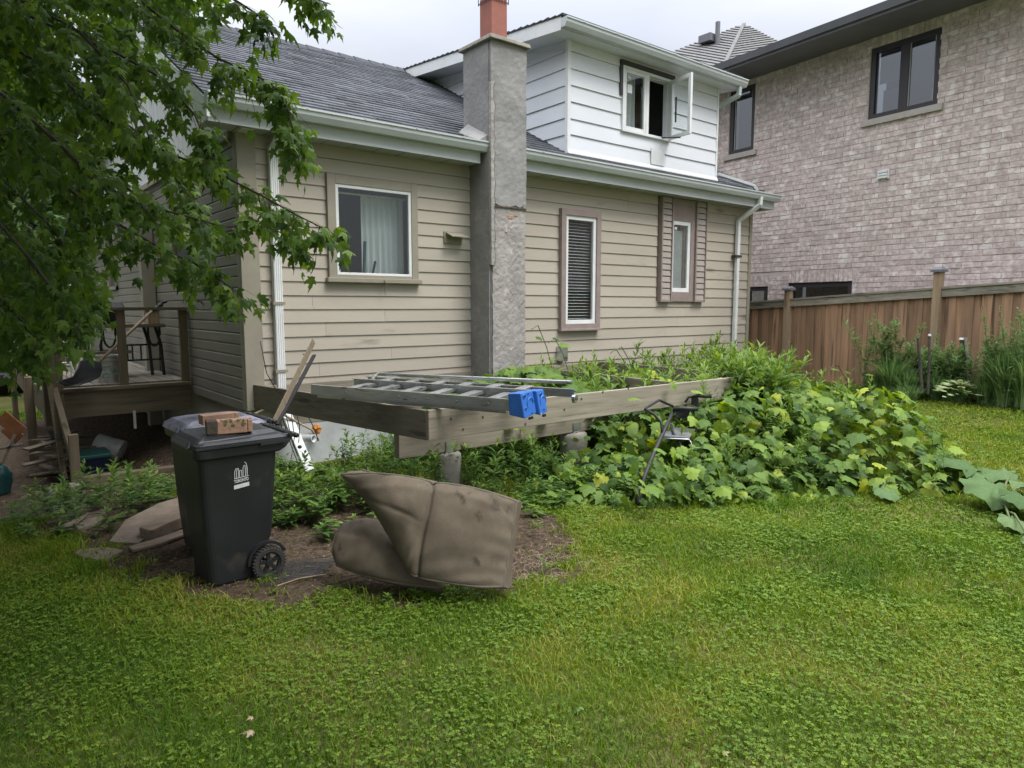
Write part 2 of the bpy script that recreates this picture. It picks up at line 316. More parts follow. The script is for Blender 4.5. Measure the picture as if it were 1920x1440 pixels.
def vnoise(x, y, s, seed):
    r = np.random.default_rng(seed).random((64, 64)); u = x*s; v = y*s; i = np.floor(u).astype(int); j = np.floor(v).astype(int); f = sm(u-i); g = sm(v-j)
    a = r[i % 64, j % 64]; b = r[(i+1) % 64, j % 64]; c = r[i % 64, (j+1) % 64]; d = r[(i+1) % 64, (j+1) % 64]; return (a*(1-f)+b*f)*(1-g)+(c*(1-f)+d*f)*g
def rdir(n): v = rng.normal(size=(n, 3)); return v/np.linalg.norm(v, axis=1, keepdims=True)

# ------------------------------------------------------------------ ground
DIRT = [onG(*q) for q in ((60, 1000), (150, 1050), (260, 1105), (400, 1125), (560, 1138), (740, 1130), (900, 1122), (1010, 1095), (1075, 1040), (1040, 985), (960, 940), (860, 900), (640, 905), (420, 930), (200, 920), (60, 940))]
BED = [onG(*q) for q in ((1640, 700), (1660, 745), (1730, 762), (1800, 764), (1920, 762), (2300, 790))]+[np.array([14., 2.5, 0]), np.array([14., 6.5, 0]), np.array([11.2, 6.6, 0])]
xs = np.concatenate([np.arange(-8, -1, .5), np.arange(-1, 8, .07), np.arange(8, 16.01, .25)]); ys = np.concatenate([np.arange(-6, .5, .5), np.arange(.5, 8, .07), np.arange(8, 24.01, .4)])
GX, GY = np.meshgrid(xs, ys); GZ = gh(GX, GY)
dm = np.maximum(sm(.5+np.where(inpoly(GX, GY, DIRT), 1, -1)*edist(GX, GY, DIRT)/.45-.9*(vnoise(GX, GY, 4.2, 41)-.5)), sm((GY-7.2)/.8)*sm((GX+.2)/.6)*sm((2.6-GX)/.2)*sm((15.5-GY)/.6))
nx, ny = len(xs), len(ys); idx = np.arange(nx*ny).reshape(ny, nx)
Q = np.stack([idx[:-1, :-1], idx[:-1, 1:], idx[1:, 1:], idx[1:, :-1]], -1).reshape(-1, 4)
def ground_mat():
    m, t, b = new_mat('lawn_soil'); n = t.nodes.new; l = t.links.new
    g = n('ShaderNodeNewGeometry')
    def noise(sc, d=6): q = n('ShaderNodeTexNoise'); q.inputs['Scale'].default_value = sc; q.inputs['Detail'].default_value = d; l(g.outputs['Position'], q.inputs[0]); return q
    def ramp(src, a, b_, ca, cb): q = n('ShaderNodeValToRGB'); q.color_ramp.elements[0].position = a; q.color_ramp.elements[1].position = b_; q.color_ramp.elements[0].color = c4(ca); q.color_ramp.elements[1].color = c4(cb); l(src, q.inputs[0]); return q
    def mix(f, a, b_): q = n('ShaderNodeMix'); q.data_type = 'RGBA'; l(f, q.inputs[0]); l(a, q.inputs[6]); l(b_, q.inputs[7]); return q.outputs[2]
    gr = ramp(noise(60).outputs[0], .35, .65, (.035, .055, .012), (.085, .12, .022))
    th = ramp(noise(90).outputs[0], .35, .65, (.075, .06, .025), (.16, .135, .055))
    pm = ramp(noise(1.1, 4).outputs[0], .45, .62, (0, 0, 0), (.8, .8, .8))
    lawn = mix(pm.outputs[0], gr.outputs[0], th.outputs[0])
    so_ = ramp(noise(26, 9).outputs[0], .32, .68, (.028, .021, .015), (.105, .075, .05))
    at = n('ShaderNodeAttribute'); at.attribute_name = 'dirt'
    nz_ = noise(5, 5); ad = n('ShaderNodeMath'); ad.operation = 'ADD'; l(at.outputs['Fac'], ad.inputs[0]); l(nz_.outputs[0], ad.inputs[1])
    mk = ramp(ad.outputs[0], .88, 1.08, (0, 0, 0), (1, 1, 1))
    l(mix(mk.outputs[0], lawn, so_.outputs[0]), b.inputs['Base Color']); b.inputs['Roughness'].default_value = .95; b.inputs['Specular IOR Level'].default_value = .1
    bm = n('ShaderNodeBump'); bm.inputs['Strength'].default_value = .8; bm.inputs['Distance'].default_value = .02; l(noise(45, 8).outputs[0], bm.inputs['Height']); l(bm.outputs[0], b.inputs['Normal'])
    return m
gm = ground_mat()
me = npmesh('ground', np.stack([GX, GY, GZ], -1).reshape(-1, 3), Q, None, gm, True)
at_ = me.attributes.new('dirt', 'FLOAT', 'POINT'); at_.data.foreach_set('value', dm.ravel().astype(np.float32))
tag(ob('ground', me, None), kind='structure')
mb = MB()   # the plain beyond the yard, a ring of sheets joined to the yard's edge
for a, b in (((-200, -200), (200, -6)), ((-200, 24), (200, 300)), ((-200, -6), (-8, 24)), ((16, -6), (200, 24))):
    z = .36 if a[0] == 16 else (-.36 if a[1] == 24 else 0.)
    mb.add([(a[0], a[1], z-.02), (b[0], a[1], z-.02), (b[0], b[1], z-.02), (a[0], b[1], z-.02)], [(0, 1, 2, 3)])
tag(ob('far_ground', mb, gm, recalc=False), kind='structure')
mb = MB().box((-30, 25, -.33), (2, 33, -.30)); tag(ob('road', mb, M['tarmac']), kind='structure')
mb = MB().box((-30, 23.4, -.33), (2, 24.8, -.24)); tag(ob('pavement', mb, M['sill']), kind='structure')

# ------------------------------------------------------------------ the house
YW = 7.19; XC = 2.28; XR = 11.15; ZS = 3.42
house = thing('house', (XC, YW, 0), 'old beige sided bungalow with grey shingle roof and white dormer', 'house')
def clap(name, mat, p0, ud, nd, u0, u1, za, zb, holes, parent, reveal, off=0., lo=.016, hi=.003, prof=None, topf=None):
    """courses of siding on a vertical plane: p0 origin, ud along, nd outward"""
    ud = Vector(ud); nd = Vector(nd); p0 = Vector(p0); z = za; out_ = []
    while z < zb-.01:
        z1 = min(z+reveal, zb); cuts = sorted({u0, u1, *[h[0] for h in holes], *[h[1] for h in holes]})
        segs = []
        for a, b in zip(cuts[:-1], cuts[1:]):
            if b <= u0 or a >= u1: continue
            rng_ = [(z, z1)]
            for h in holes:
                if h[0] < (a+b)/2 < h[1]:
                    nr = []
                    for r0, r1 in rng_:
                        if h[2] > r0: nr.append((r0, min(r1, h[2])))
                        if h[3] < r1: nr.append((max(r0, h[3]), r1))
                    rng_ = [r for r in nr if r[1]-r[0] > .004]
            for r in rng_: segs.append((a, b, *r))
        mgd = []
        for sg in segs:
            if mgd and abs(mgd[-1][1]-sg[0]) < 1e-6 and mgd[-1][2:] == sg[2:]: mgd[-1] = (mgd[-1][0], sg[1], sg[2], sg[3])
            else: mgd.append(sg)
        if not prof:
            spl = []
            for sg in mgd:
                if sg[1]-sg[0] > 1.9 and random.random() < .55:
                    c = sg[0]+(sg[1]-sg[0])*random.uniform(.2, .8); spl += [(sg[0], c-.0012, *sg[2:]), (c+.0012, *sg[1:])]
                else: spl.append(sg)
            mgd = spl
        mb = MB(); wob = random.uniform(-.0030, .0030)
        for a, b, r0, r1 in mgd:
            mb = MB()
            b0 = b1 = b
            a0 = a1 = a
            if topf:
                b0, b1 = (min(b, topf(r0)[1]), min(b, topf(r1)[1])); a0, a1 = (max(a, topf(r0)[0]), max(a, topf(r1)[0]))
                if b0-a0 < .03: continue
                if b1 < a1: b1 = a1 = (b1+a1)/2
            f = lambda zz: lo+(hi-lo)*(zz-z)/(z1-z)
            P_ = lambda u, zz, o: p0+ud*u+nd*(o+off)+Vector((0, 0, zz))
            if prof:
                mb.prism([P_(a0, r0+(r1-r0)*t, o) for t, o in prof]+[P_(a0, r1, -.012), P_(a0, r0, -.012)], ud*(b0-a0))
            else:
                w0 = random.uniform(-.0025, .0025)
                mb.hexa([P_(a0, r0+wob+w0, -.012), P_(b0, r0+wob-w0, -.012), P_(b0, r0+wob-w0, f(r0)), P_(a0, r0+wob+w0, f(r0)), P_(a1, r1-.001, -.012), P_(b1, r1-.001, -.012), P_(b1, r1-.001, f(r1)), P_(a1, r1-.001, f(r1))])
            if mb.v: out_.append(ob(name, mb, mat, parent, recalc=True))
        z = z1
    return out_
# picture corners of the openings -> positions on the wall
def R2(x0, y0, x1, y1, Y=YW-.03):
    a = onY(x0, y0, Y); b = onY(x1, y1, Y); return a[0], b[0], min(a[2], b[2]), max(a[2], b[2])
w1a = onY(614, 321, YW-.03); w1b = onY(782, 524, YW-.03); WIN1 = (w1a[0], w1b[0], w1b[2], w1a[2]-.02)
t1a = onY(1050, 390, YW-.03); t1b = onY(1121, 617, YW-.03); WIN2 = (t1a[0], t1b[0], t1b[2], t1a[2])
s1a = onY(1236, 376, YW-.03); s1b = onY(1320, 565, YW-.03); WIN3 = (s1a[0], s1b[0], s1b[2], ZS)
CH0, CH1 = 5.08, 5.60; CHY = 6.74
wl = ob('wall', MB().box((XC, YW+.012, .0), (XR, YW+.10, ZS)), M['siding_trim'], house, label='flat sheathing behind the beige siding')
# the wall sheet needs openings: rebuild it as strips round them
bpy.data.objects.remove(wl)
def wallstrips(name, x0, x1, z0, z1, holes, y0, y1, mat, parent):
    xs_ = sorted({x0, x1, *[h[0]+.05 for h in holes], *[h[1]-.05 for h in holes]}); mb = MB()
    for a, b in zip(xs_[:-1], xs_[1:]):
        hs = [h for h in holes if h[0] < (a+b)/2 < h[1]]
        if not hs: mb.box((a, y0, z0), (b, y1, z1))
        else:
            h = hs[0]; mb.box((a, y0, z0), (b, y1, h[2]+.05)); mb.box((a, y0, h[3]-.05), (b, y1, z1))
    return ob(name, mb, mat, parent)
W3h = (onY(1257, 0, YW)[0], onY(1300, 0, YW)[0], onY(1275, 562, YW)[2], onY(1275, 400, YW)[2])
wallstrips('wall', XC, XR, .45, ZS+.03, [WIN1, WIN2, W3h], YW+.013, YW+.10, M['siding_trim'], house)
ob('foundation', MB().box((XC+.03, YW+.02, -.5), (XR-.03, YW+.14, .66)), M['found'], house)
clap('siding_board', M['siding'], (0, YW, 0), (1, 0, 0), (0, -1, 0), XC+.07, CH0+.02, .66, ZS, [WIN1], house, .1451)
clap('siding_board', M['siding'], (0, YW, 0), (1, 0, 0), (0, -1, 0), CH1-.02, XR-.03, .60, ZS, [WIN2, WIN3], house, .1568)
ob('corner_trim', MB().box((XC-.022, YW-.034, .64), (XC+.165, YW+.01, ZS)).box((XC-.022, YW+.01, .64), (XC+.0, YW+.10, ZS)), M['siding_trim'], house, bevel=.004)
ob('corner_trim', MB().box((XR-.03, YW-.03, .6), (XR+.05, YW+.05, ZS)), M['siding_trim'], house, bevel=.004)
ob('wall', MB().box((XR-.05, YW+.05, -.3), (XR, 17.5, ZS+.2)), M['siding_trim'], house, label='far right side wall')
# left side wall: vinyl in double courses, its shade put into the colour
VP_ = [(0, .018), (.06, .020), (.42, .020), (.5, .004), (.52, .018), (.92, .018), (1, .003)]
SWH = [(8.9-YW, 9.85-YW, 2.05, 3.0), (13.9-YW, 14.7-YW, 2.0, 3.1)]
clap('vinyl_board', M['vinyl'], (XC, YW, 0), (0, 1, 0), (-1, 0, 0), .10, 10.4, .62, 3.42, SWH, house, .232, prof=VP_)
ob('wall', MB().box((XC+.02, YW+.10, -.6), (XC+.12, 17.55, 3.45)), M['vinyl'], house, label='left side wall behind the vinyl, same shade-darkened colour')
for (a, b, c, d) in SWH:
    y0, y1 = YW+a, YW+b
    ob('window_frame', MB().box((XC-.05, y0, c), (XC+.02, y0+.07, d)).box((XC-.05, y1-.07, c), (XC+.02, y1, d)).box((XC-.05, y0, c), (XC+.02, y1, c+.06)).box((XC-.05, y0, d-.06), (XC+.02, y1, d)), M['siding_trim'], house)
    ob('pane', MB().box((XC-.012, y0+.07, c+.06), (XC-.006, y1-.07, d-.06)), M['darkframe'], house)
ob('porch_pillar', MB().box((XC-.20, 10.95, -.3), (XC-.03, 11.12, 3.3)), M['siding_trim'], house, bevel=.005)
ob('corner_trim', MB().box((XC-.03, 17.5, .5), (XC+.05, 17.65, 3.4)), M['siding_trim'], house)
# gable above: vertical white boards
gy = 7.3; RIDGE = (11.0, 5.78)
def gz(y): return 3.66+(y-6.9)*.52 if y < RIDGE[0] else 5.78-(y-11)*.36
k = 0
while gy < 17.4:
    w = .20
    ob('gable_board', MB().prism([(XC-.012, gy, 3.42), (XC-.012, gy+w-.012, 3.42), (XC-.012, gy+w-.012, gz(gy+w)-.12), (XC-.012, gy, gz(gy)-.12)], (-.016, 0, 0)), M['white'], house); gy += w
ob('gable_wall', MB().prism([(XC+.1, 7.0, 3.40), (XC+.1, 17.5, 3.40), (XC+.1, 17.5, gz(17.5)-.15), (XC+.1, 11, gz(11)-.15), (XC+.1, 7.0, gz(7.0)-.12)], (-.11, 0, 0)), M['white'], house)
ob('gable_trim', MB().box((XC-.06, YW+.1, 3.36), (XC-.01, 17.5, 3.43)), M['siding_trim'], house)

# roof: deck plus overlapping shingle tabs in courses
XRK = 1.93; YE = 6.90; ZE = 3.655; SL = .52
def rz(y): return ZE+(y-YE)*SL
def shingles(name, x0f, x1f, y0, y1, mat, parent, zf, ex=.142, tabw=.31):
    Vs = []; Ts = []; Cs = []; y = y0; row = 0
    while y < y1:
        ye = min(y+ex*.887, y1); xa, xb = x0f(y), x1f(y); x = xa-(row % 2)*tabw*.5
        while x < xb:
            a = max(x, xa)+.003; b = min(x+tabw, xb)-.003; x += tabw
            if b-a < .02: continue
            h = .012+rng.uniform(-.002, .006); dz = rng.uniform(-.001, .002)
            o = len(Vs)
            Vs += [(a, y-.004, zf(y)+h+dz), (b, y-.004, zf(y)+h), (b, ye, zf(ye)+.003), (a, ye, zf(ye)+.003), (a, y-.004, zf(y)-.002), (b, y-.004, zf(y)-.002)]
            Ts += [(o, o+1, o+2, o+3), (o+4, o+5, o+1, o)]; Cs += [rng.random()]*6
        y = ye; row += 1
    me = npmesh(name, Vs, Ts, Cs, mat); return ob(name, me, None, parent, kind='stuff')
roof = ob('roof', MB().prism([(XRK, YE-.03, ZE-.045), (XRK, RIDGE[0], rz(11)-.03), (XRK, 17.8, rz(11)-.03-6.8*.36), (XRK, 17.8, rz(11)-.15-6.8*.36), (XRK, 11, rz(11)-.17), (XRK, YE-.03, ZE-.10)], (11.42-XRK, 0, 0)), M['shingle'], house)
shingles('shingles', lambda y: XRK-.02, lambda y: 11.44, YE-.05, RIDGE[0], M['shingle'], roof, lambda y: rz(y)-.02)
rc = MB()
x = XRK-.02
while x < 7.2: rc.hexa([(x, 10.86, 5.705), (x+.3, 10.86, 5.70), (x+.3, 11.14, 5.70), (x, 11.14, 5.705), (x, 10.98, 5.81), (x+.3, 10.98, 5.795), (x+.3, 11.02, 5.795), (x, 11.02, 5.81)]); x += .27
ob('ridge_cap', rc, M['shingle'], roof)
for ys_, yt in ((YE-.06, 11.0),):
    ob('rake_board', MB().hexa([(XRK-.02, ys_, rz(ys_)-.20), (XRK+.01, ys_, rz(ys_)-.20), (XRK+.01, yt, rz(yt)-.20), (XRK-.02, yt, rz(yt)-.20), (XRK-.02, ys_, rz(ys_)-.05), (XRK+.01, ys_, rz(ys_)-.05), (XRK+.01, yt, rz(yt)-.05), (XRK-.02, yt, rz(yt)-.05)]), M['white'], roof)
def gutter(x0, x1, yf, zt, parent, sc=1., end=True):
    # K-style profile, open at the top
    pr = [(0, 0), (-.0, -.018), (.012, -.026), (.016, -.06), (.034, -.095), (.045, -.115), (.125, -.115), (.125, -.0), (.121, 0), (.121, -.111), (.048, -.111), (.038, -.092), (.021, -.058), (.016, -.024), (.006, -.014), (.012, 0)]
    mb = MB().prism([(x0, yf+a*sc, zt+b*sc) for a, b in pr], (x1-x0, 0, 0))
    if end:
        for x in (x0-.003, x1): mb.prism([(x, yf+a*sc, zt+b*sc) for a, b in pr[:8]], (.003, 0, 0))
    # hanger bumps along the lip
    g_ = ob('gutter', mb, M['gutter'], parent)
    x = x0+.3; h = MB()
    while x < x1-.1: h.box((x, yf-.004, zt-.012), (x+.02, yf+.122*sc, zt+.003)); x += .62
    ob('hanger', h, M['gutter'], g_); return g_
gutter(XRK-.02, CH0-.005, YE-.13, ZE-.015, roof); gutter(CH1+.005, 11.47, YE-.13, ZE-.015, roof)
for a, b in ((XRK, CH0-.06), (CH1+.01, 11.42)):
    ob('fascia', MB().box((a, YE-.005, ZS-.02), (b, YE+.012, ZE-.06)), M['gutter'], roof)
    sf = ob('soffit', MB().box((a, YE+.012, ZS-.012), (b, YW+.0, ZS)), M['soffit'], roof)
ob('rake_board', MB().box((11.40, YE, ZS-.02), (11.425, 11, ZS+.1)), M['gutter'], roof)
x = XRK+.3
while x < 11.3:
    if not (CH0-.1 < x < CH1+.1): ob('soffit_seam', MB().box((x, YE+.014, ZS-.015), (x+.006, YW-.002, ZS-.0122)), M['eave'], roof)
    x += .3

# dormer
DX0, DX1, DY = 6.72, 10.10, 7.20; DZT = 5.30; DL = onY(1062, 94, DY)[2]; RV = .2186
dormer = ob('dormer_wall', MB().prism([(DX0+.01, DY+.013, 3.70), (DX0+.01, 11.0, 5.3), (DX0+.01, 11.0, 5.72), (DX0+.01, DY+.013, 5.36)], (.10, 0, 0)), M['white_siding'], house)
dwa = onY(1167, 122, DY-.02); dwb = onY(1255, 262, DY-.02); dzt = onY(1167, 122, DY-.02)[2]; dzb = onY(1167, 246, DY-.02)[2]
DW = (dwa[0], onY(1256, 262, DY-.02)[0], dzb, dzt)
z0 = DL-7*RV
clap('siding_board', M['white_siding'], (0, DY, 0), (1, 0, 0), (0, -1, 0), DX0+.03, DX1-.02, z0, DZT-.005, [DW], dormer, RV, lo=.02)
wallstrips('wall', DX0+.02, DX1-.01, 3.74, DZT-.01, [DW], DY+.013, DY+.09, M['white_siding'], dormer)
clap('siding_board', M['white_siding'], (DX0, DY, 0), (0, 1, 0), (-1, 0, 0), .03, 3.75, z0, 5.60, [], dormer, RV, lo=.02,
     topf=lambda z: (max(.03, (z-5.275)/.088), min(3.75, (z-rz(DY))/SL+.12)))
ob('corner_post', MB().box((DX0-.028, DY-.03, 3.79), (DX0+.032, DY+.03, DZT)), M['white'], dormer, bevel=.006)
ob('corner_post', MB().box((DX1-.02, DY-.024, 3.77), (DX1+.02, DY+.03, DZT)), M['white'], dormer, bevel=.006)
ob('right_wall', MB().prism([(DX1, DY+.03, 3.7), (DX1, 11.0, 5.3), (DX1, 11.0, 5.62), (DX1, DY+.03, DZT)], (-.05, 0, 0)), M['white_siding'], dormer)
ob('base_flashing', MB().hexa([(DX0-.02, DY-.045, rz(DY-.045)+.0), (DX1+.02, DY-.045, rz(DY-.045)), (DX1+.02, DY-.02, rz(DY-.02)), (DX0-.02, DY-.02, rz(DY-.02)), (DX0-.02, DY-.045, rz(DY-.045)+.018), (DX1+.02, DY-.045, rz(DY-.045)+.018), (DX1+.02, DY-.024, rz(DY-.02)+.05), (DX0-.02, DY-.024, rz(DY-.02)+.05)]), M['white'], dormer)
ob('patch_panel', MB().box((onY(1218, 300, DY)[0], DY-.034, 3.86), (onY(1243, 300, DY)[0], DY-.022, 4.10)), M['white'], dormer)
DE = 6.96; DEZ = 5.425
def dz_(y): return DEZ+(y-DE)*.088
ob('dormer_roof', MB().prism([(6.38, DE-.02, dz_(DE)), (6.38, 11.05, dz_(11.05)), (6.38, 11.05, dz_(11.05)-.06), (6.38, DE-.02, dz_(DE)-.06)], (10.36-6.38, 0, 0)), M['shingle'], dormer)
mb = MB(); y = DE-.05
while y < 11.0:
    hh = random.uniform(.004, .014); mb.hexa([(6.35, y, dz_(y)), (10.39, y, dz_(y)), (10.39, y+.16, dz_(y+.16)), (6.35, y+.16, dz_(y+.16)), (6.345, y, dz_(y)+.02+hh), (10.395, y, dz_(y)+.02+hh), (10.39, y+.17, dz_(y+.17)+.006), (6.35, y+.17, dz_(y+.17)+.006)]); y += .14
ob('shingles', mb, M['shingle'], dormer, kind='stuff')
def rake(x0, x1): return MB().hexa([(x0, DE-.0, dz_(DE)-.17), (x1, DE, dz_(DE)-.17), (x1, 11, dz_(11)-.17), (x0, 11, dz_(11)-.17), (x0, DE, dz_(DE)-.0), (x1, DE, dz_(DE)-.0), (x1, 11, dz_(11)), (x0, 11, dz_(11))])
ob('rake_board', rake(6.362, 6.384), M['white'], dormer); ob('rake_board', rake(10.36, 10.38), M['white'], dormer)
ob('soffit', MB().box((6.39, DE+.014, DZT-.02), (10.355, DY-.0, DZT-.005)).hexa([(6.39, DY, dz_(DY)-.17), (DX0+.02, DY, dz_(DY)-.17), (DX0+.02, 11, dz_(11)-.17), (6.39, 11, dz_(11)-.17), (6.39, DY, dz_(DY)-.155), (DX0+.02, DY, dz_(DY)-.155), (DX0+.02, 11, dz_(11)-.155), (6.39, 11, dz_(11)-.155)]).hexa([(DX1, DY, dz_(DY)-.17), (10.355, DY, dz_(DY)-.17), (10.355, 11, dz_(11)-.17), (DX1, 11, dz_(11)-.17), (DX1, DY, dz_(DY)-.155), (10.355, DY, dz_(DY)-.155), (10.355, 11, dz_(11)-.155), (DX1, 11, dz_(11)-.155)]), M['white_siding'], dormer)
ob('fascia', MB().box((6.386, DE-.004, DZT-.03), (10.358, DE+.012, DEZ-.06)), M['white'], dormer)
g = gutter(6.36, 10.42, DE-.13, DEZ-.03, dormer)
def pipe(name, pts, parent, w=.075, d=.055, mat='gutter', upv=(0, -1, 0)):
    mb = MB()
    for a, b in zip(pts[:-1], pts[1:]):
        a = Vector(a); b = Vector(b); e = (b-a).normalized()*.012; mb.bar(a-e, b+e, w, d, upv)
    return ob(name, mb, M[mat], parent, bevel=.008)
pipe('downspout', [(10.28, DE-.05, DEZ-.15), (10.28, DE-.04, DEZ-.28), (10.20, DY+.10, DEZ-.42), (10.16, DY+.45, DEZ-.55)], dormer, .07, .06)
pipe('downspout', [(10.14, DY-.03, 3.90), (10.95, 7.02, 3.78), (11.0, 6.97, 3.70)], roof, .07, .05, upv=(0, 0, 1))

# chimney
chim = thing('chimney', (CH0, CHY, 0), 'tall grey stucco chimney with red clay flue against the house', 'chimney')
def rough_panel(x0, x1, z0, z1, y, amp, nxs, nzs, topj=0., botj=0., leftj=0., th=.03):
    V = []; 
    for j in range(nzs+1):
        for i in range(nxs+1):
            u = i/nxs; w = j/nzs; x = x0+(x1-x0)*u; zz = z0+(z1-z0)*w
            if j == 0: zz += botj*random.uniform(-1, 1)
            if i == 0: x += leftj*max(0, random.uniform(-.6, 1))
            V.append((x, y-amp*random.random()-.003*sin(9*zz+5*x), zz))
    q = [(j*(nxs+1)+i, j*(nxs+1)+i+1, (j+1)*(nxs+1)+i+1, (j+1)*(nxs+1)+i) for j in range(nzs) for i in range(nxs)]
    bl = [j*(nxs+1) for j in range(nzs+1)]; bot = list(range(nxs+1)); rl = [j*(nxs+1)+nxs for j in range(nzs+1)]; tp = [nzs*(nxs+1)+i for i in range(nxs+1)]
    loop = bot+rl[1:]+tp[::-1][1:]+bl[::-1][1:-1]; o = len(V)
    V += [(V[i][0], y+th, V[i][2]) for i in loop]; n = len(loop)
    q += [(loop[(i+1) % n], loop[i], o+i, o+(i+1) % n) for i in range(n)]
    mb = MB(); mb.v = V; mb.f = q; return mb
CZT = onY(940, 75, CHY)[2]-.02; ZB = onY(955, 388, CHY)[2]
ob('shaft', MB().box((CH0, CHY+.035, -.1), (CH1, 7.32, CZT)), M['stucco'], chim)
ob('upper_coat', rough_panel(CH0-.012, CH1+.004, ZB, CZT-.001, CHY, .004, 10, 44, botj=.03, th=.034), M['stucco'], chim, smooth=False)
ob('lower_coat', rough_panel(CH0+.010, CH1+.003, -.1, ZB+.05, CHY+.014, .0045, 14, 80, leftj=.008, th=.018), M['stucco_old'], chim)
zz = 2.2; pts = []
while zz < 4.35: pts.append((CH0+.030+random.uniform(-.014, .014), zz)); zz += random.uniform(.03, .09)
mb = MB()   # open crack winding down beside the corner, with a proud broken lip
for (xa, za), (xb, zb_) in zip(pts[:-1], pts[1:]):
    w = random.uniform(.003, .012)*(1.6 if za < 3.2 else .8); mb.hexa([(xa-w/2, CHY-.0075, za), (xa+w/2, CHY-.0075, za), (xa+w/2, CHY+.01, za), (xa-w/2, CHY+.01, za), (xb-w/2, CHY-.0075, zb_), (xb+w/2, CHY-.0075, zb_), (xb+w/2, CHY+.01, zb_), (xb-w/2, CHY+.01, zb_)])
ob('crack', mb, M['char'], chim)
mb = MB()
for (xa, za), (xb, zb_) in zip(pts[:-1], pts[1:]): mb.hexa([(CH0-.017, CHY-.006, za), (xa-.006, CHY-.012, za), (xa-.006, CHY+.02, za), (CH0-.015, CHY+.04, za), (CH0-.017, CHY-.006, zb_), (xb-.006, CHY-.012, zb_), (xb-.006, CHY+.02, zb_), (CH0-.015, CHY+.04, zb_)])
ob('cracked_edge', mb, M['stucco_old'], chim)
mb = MB()
for i in range(26):
    x = CH0+.01+i*.02; mb.hexa([(x, CHY-.009, ZB-.012), (x+.02, CHY-.009, ZB-.012+random.uniform(-.01, .01)), (x+.02, CHY+.01, ZB-.01), (x, CHY+.01, ZB-.01), (x, CHY-.004, ZB+random.uniform(-.004, .012)), (x+.02, CHY-.004, ZB+random.uniform(-.004, .012)), (x+.02, CHY+.01, ZB), (x, CHY+.01, ZB)])
ob('broken_edge', mb, M['char'], chim)
for (cx, cz, rr) in ((5.36, ZB-.12, .04), (5.45, ZB-.09, .03), (5.30, ZB-.30, .018)): ob('exposed_brick', MB().box((cx-rr, CHY+.004, cz-rr*.6), (cx+rr, CHY+.03, cz+rr*.6)), M['paver'], chim, bevel=.008)
ob('left_coat', MB().box((CH0-.016, CHY+.045, -.1), (CH0-.001, 7.30, CZT-.002)), M['stucco'], chim)
ob('cap', MB().hexa([(CH0-.055, CHY-.05, CZT), (CH1+.04, CHY-.05, CZT), (CH1+.04, 7.36, CZT), (CH0-.055, 7.36, CZT), (CH0-.045, CHY-.04, CZT+.05), (CH1+.03, CHY-.04, CZT+.05), (CH1+.03, 7.35, CZT+.05), (CH0-.045, 7.35, CZT+.05)]), M['concrete'], chim, bevel=.008)
fx0, fx1 = 5.22, 5.46
ob('flue', MB().box((fx0, 6.93, CZT+.05), (fx1, 7.17, CZT+.60)), M['flue'], chim, bevel=.012)
mb = MB(); zt = CZT+.60
for z in (zt-.05, zt+.06, zt+.14, zt+.22): mb.tube([(fx0-.01, 6.92, z), (fx1+.01, 6.92, z), (fx1+.01, 7.18, z), (fx0-.01, 7.18, z), (fx0-.01, 6.92, z)], .005, 4)
for x, y in ((fx0-.01, 6.92), (fx1+.01, 6.92), (fx1+.01, 7.18), (fx0-.01, 7.18)): mb.tube([(x, y, zt-.07), (x, y, zt+.22)], .006, 4)
for i in range(1, 6):
    t = i/6; mb.tube([(fx0+(fx1-fx0)*t, 6.92, zt-.06), (fx0+(fx1-fx0)*t, 6.92, zt+.22)], .003, 4); mb.tube([(fx0-.01, 6.92+.26*t, zt-.06), (fx0-.01, 6.92+.26*t, zt+.22)], .003, 4)
ob('flue_cage', mb, M['black'], chim)
ob('roof_flashing', MB().hexa([(CH0-.16, 6.80, 3.56), (CH0-.005, 6.80, 3.62), (CH0-.005, 7.2, 3.82), (CH0-.16, 7.2, 3.80), (CH0-.15, 6.80, 3.64), (CH0-.02, 6.80, 3.72), (CH0-.02, 7.2, 3.92), (CH0-.12, 7.2, 3.84)]), M['stucco'], chim)

# windows
def room(name, x0, x1, z0, z1, parent, y=YW+.10, dep=1.1):
    a, b, c, d = x0-.25, x1+.25, z0-.25, z1+.2
    mb = MB().add([(a, y+dep, c), (b, y+dep, c), (b, y+dep, d), (a, y+dep, d), (a, y, c), (b, y, c), (b, y, d), (a, y, d)], [(0, 1, 2, 3), (4, 0, 3, 7), (1, 5, 6, 2), (3, 2, 6, 7), (4, 5, 1, 0)])
    return ob(name, mb, M['room'], parent, recalc=False)
def frame(name, x0, x1, z0, z1, w, y0, y1, mat, parent, wb=None, bevel=.003):
    wb = wb or w
    return ob(name, MB().box((x0, y0, z0), (x0+w, y1, z1)).box((x1-w, y0, z0), (x1, y1, z1)).box((x0+w, y0, z0), (x1-w, y1, z0+wb)).box((x0+w, y0, z1-w), (x1-w, y1, z1)), mat, parent, bevel=bevel)
def curtain(x0, x1, z0, z1, y, parent, folds=9, amp=.025, mat='curtain'):
    n = folds*6; mb = MB()
    for i in range(n+1):
        t = i/n; x = x0+(x1-x0)*t; dy = amp*sin(t*folds*2*pi)+random.uniform(-.004, .004)
        mb.v += [(x+random.uniform(-.004, .004), y+dy*1.2, z0), (x, y+dy*.8, (z0+z1)/2), (x, y+dy*.4, z1)]
    for i in range(n):
        for j in range(2): a = i*3+j; mb.f.append((a, a+3, a+4, a+1))
    return ob('curtain', mb, M[mat], parent, smooth=True, recalc=False)
x0, x1, z0, z1 = WIN1
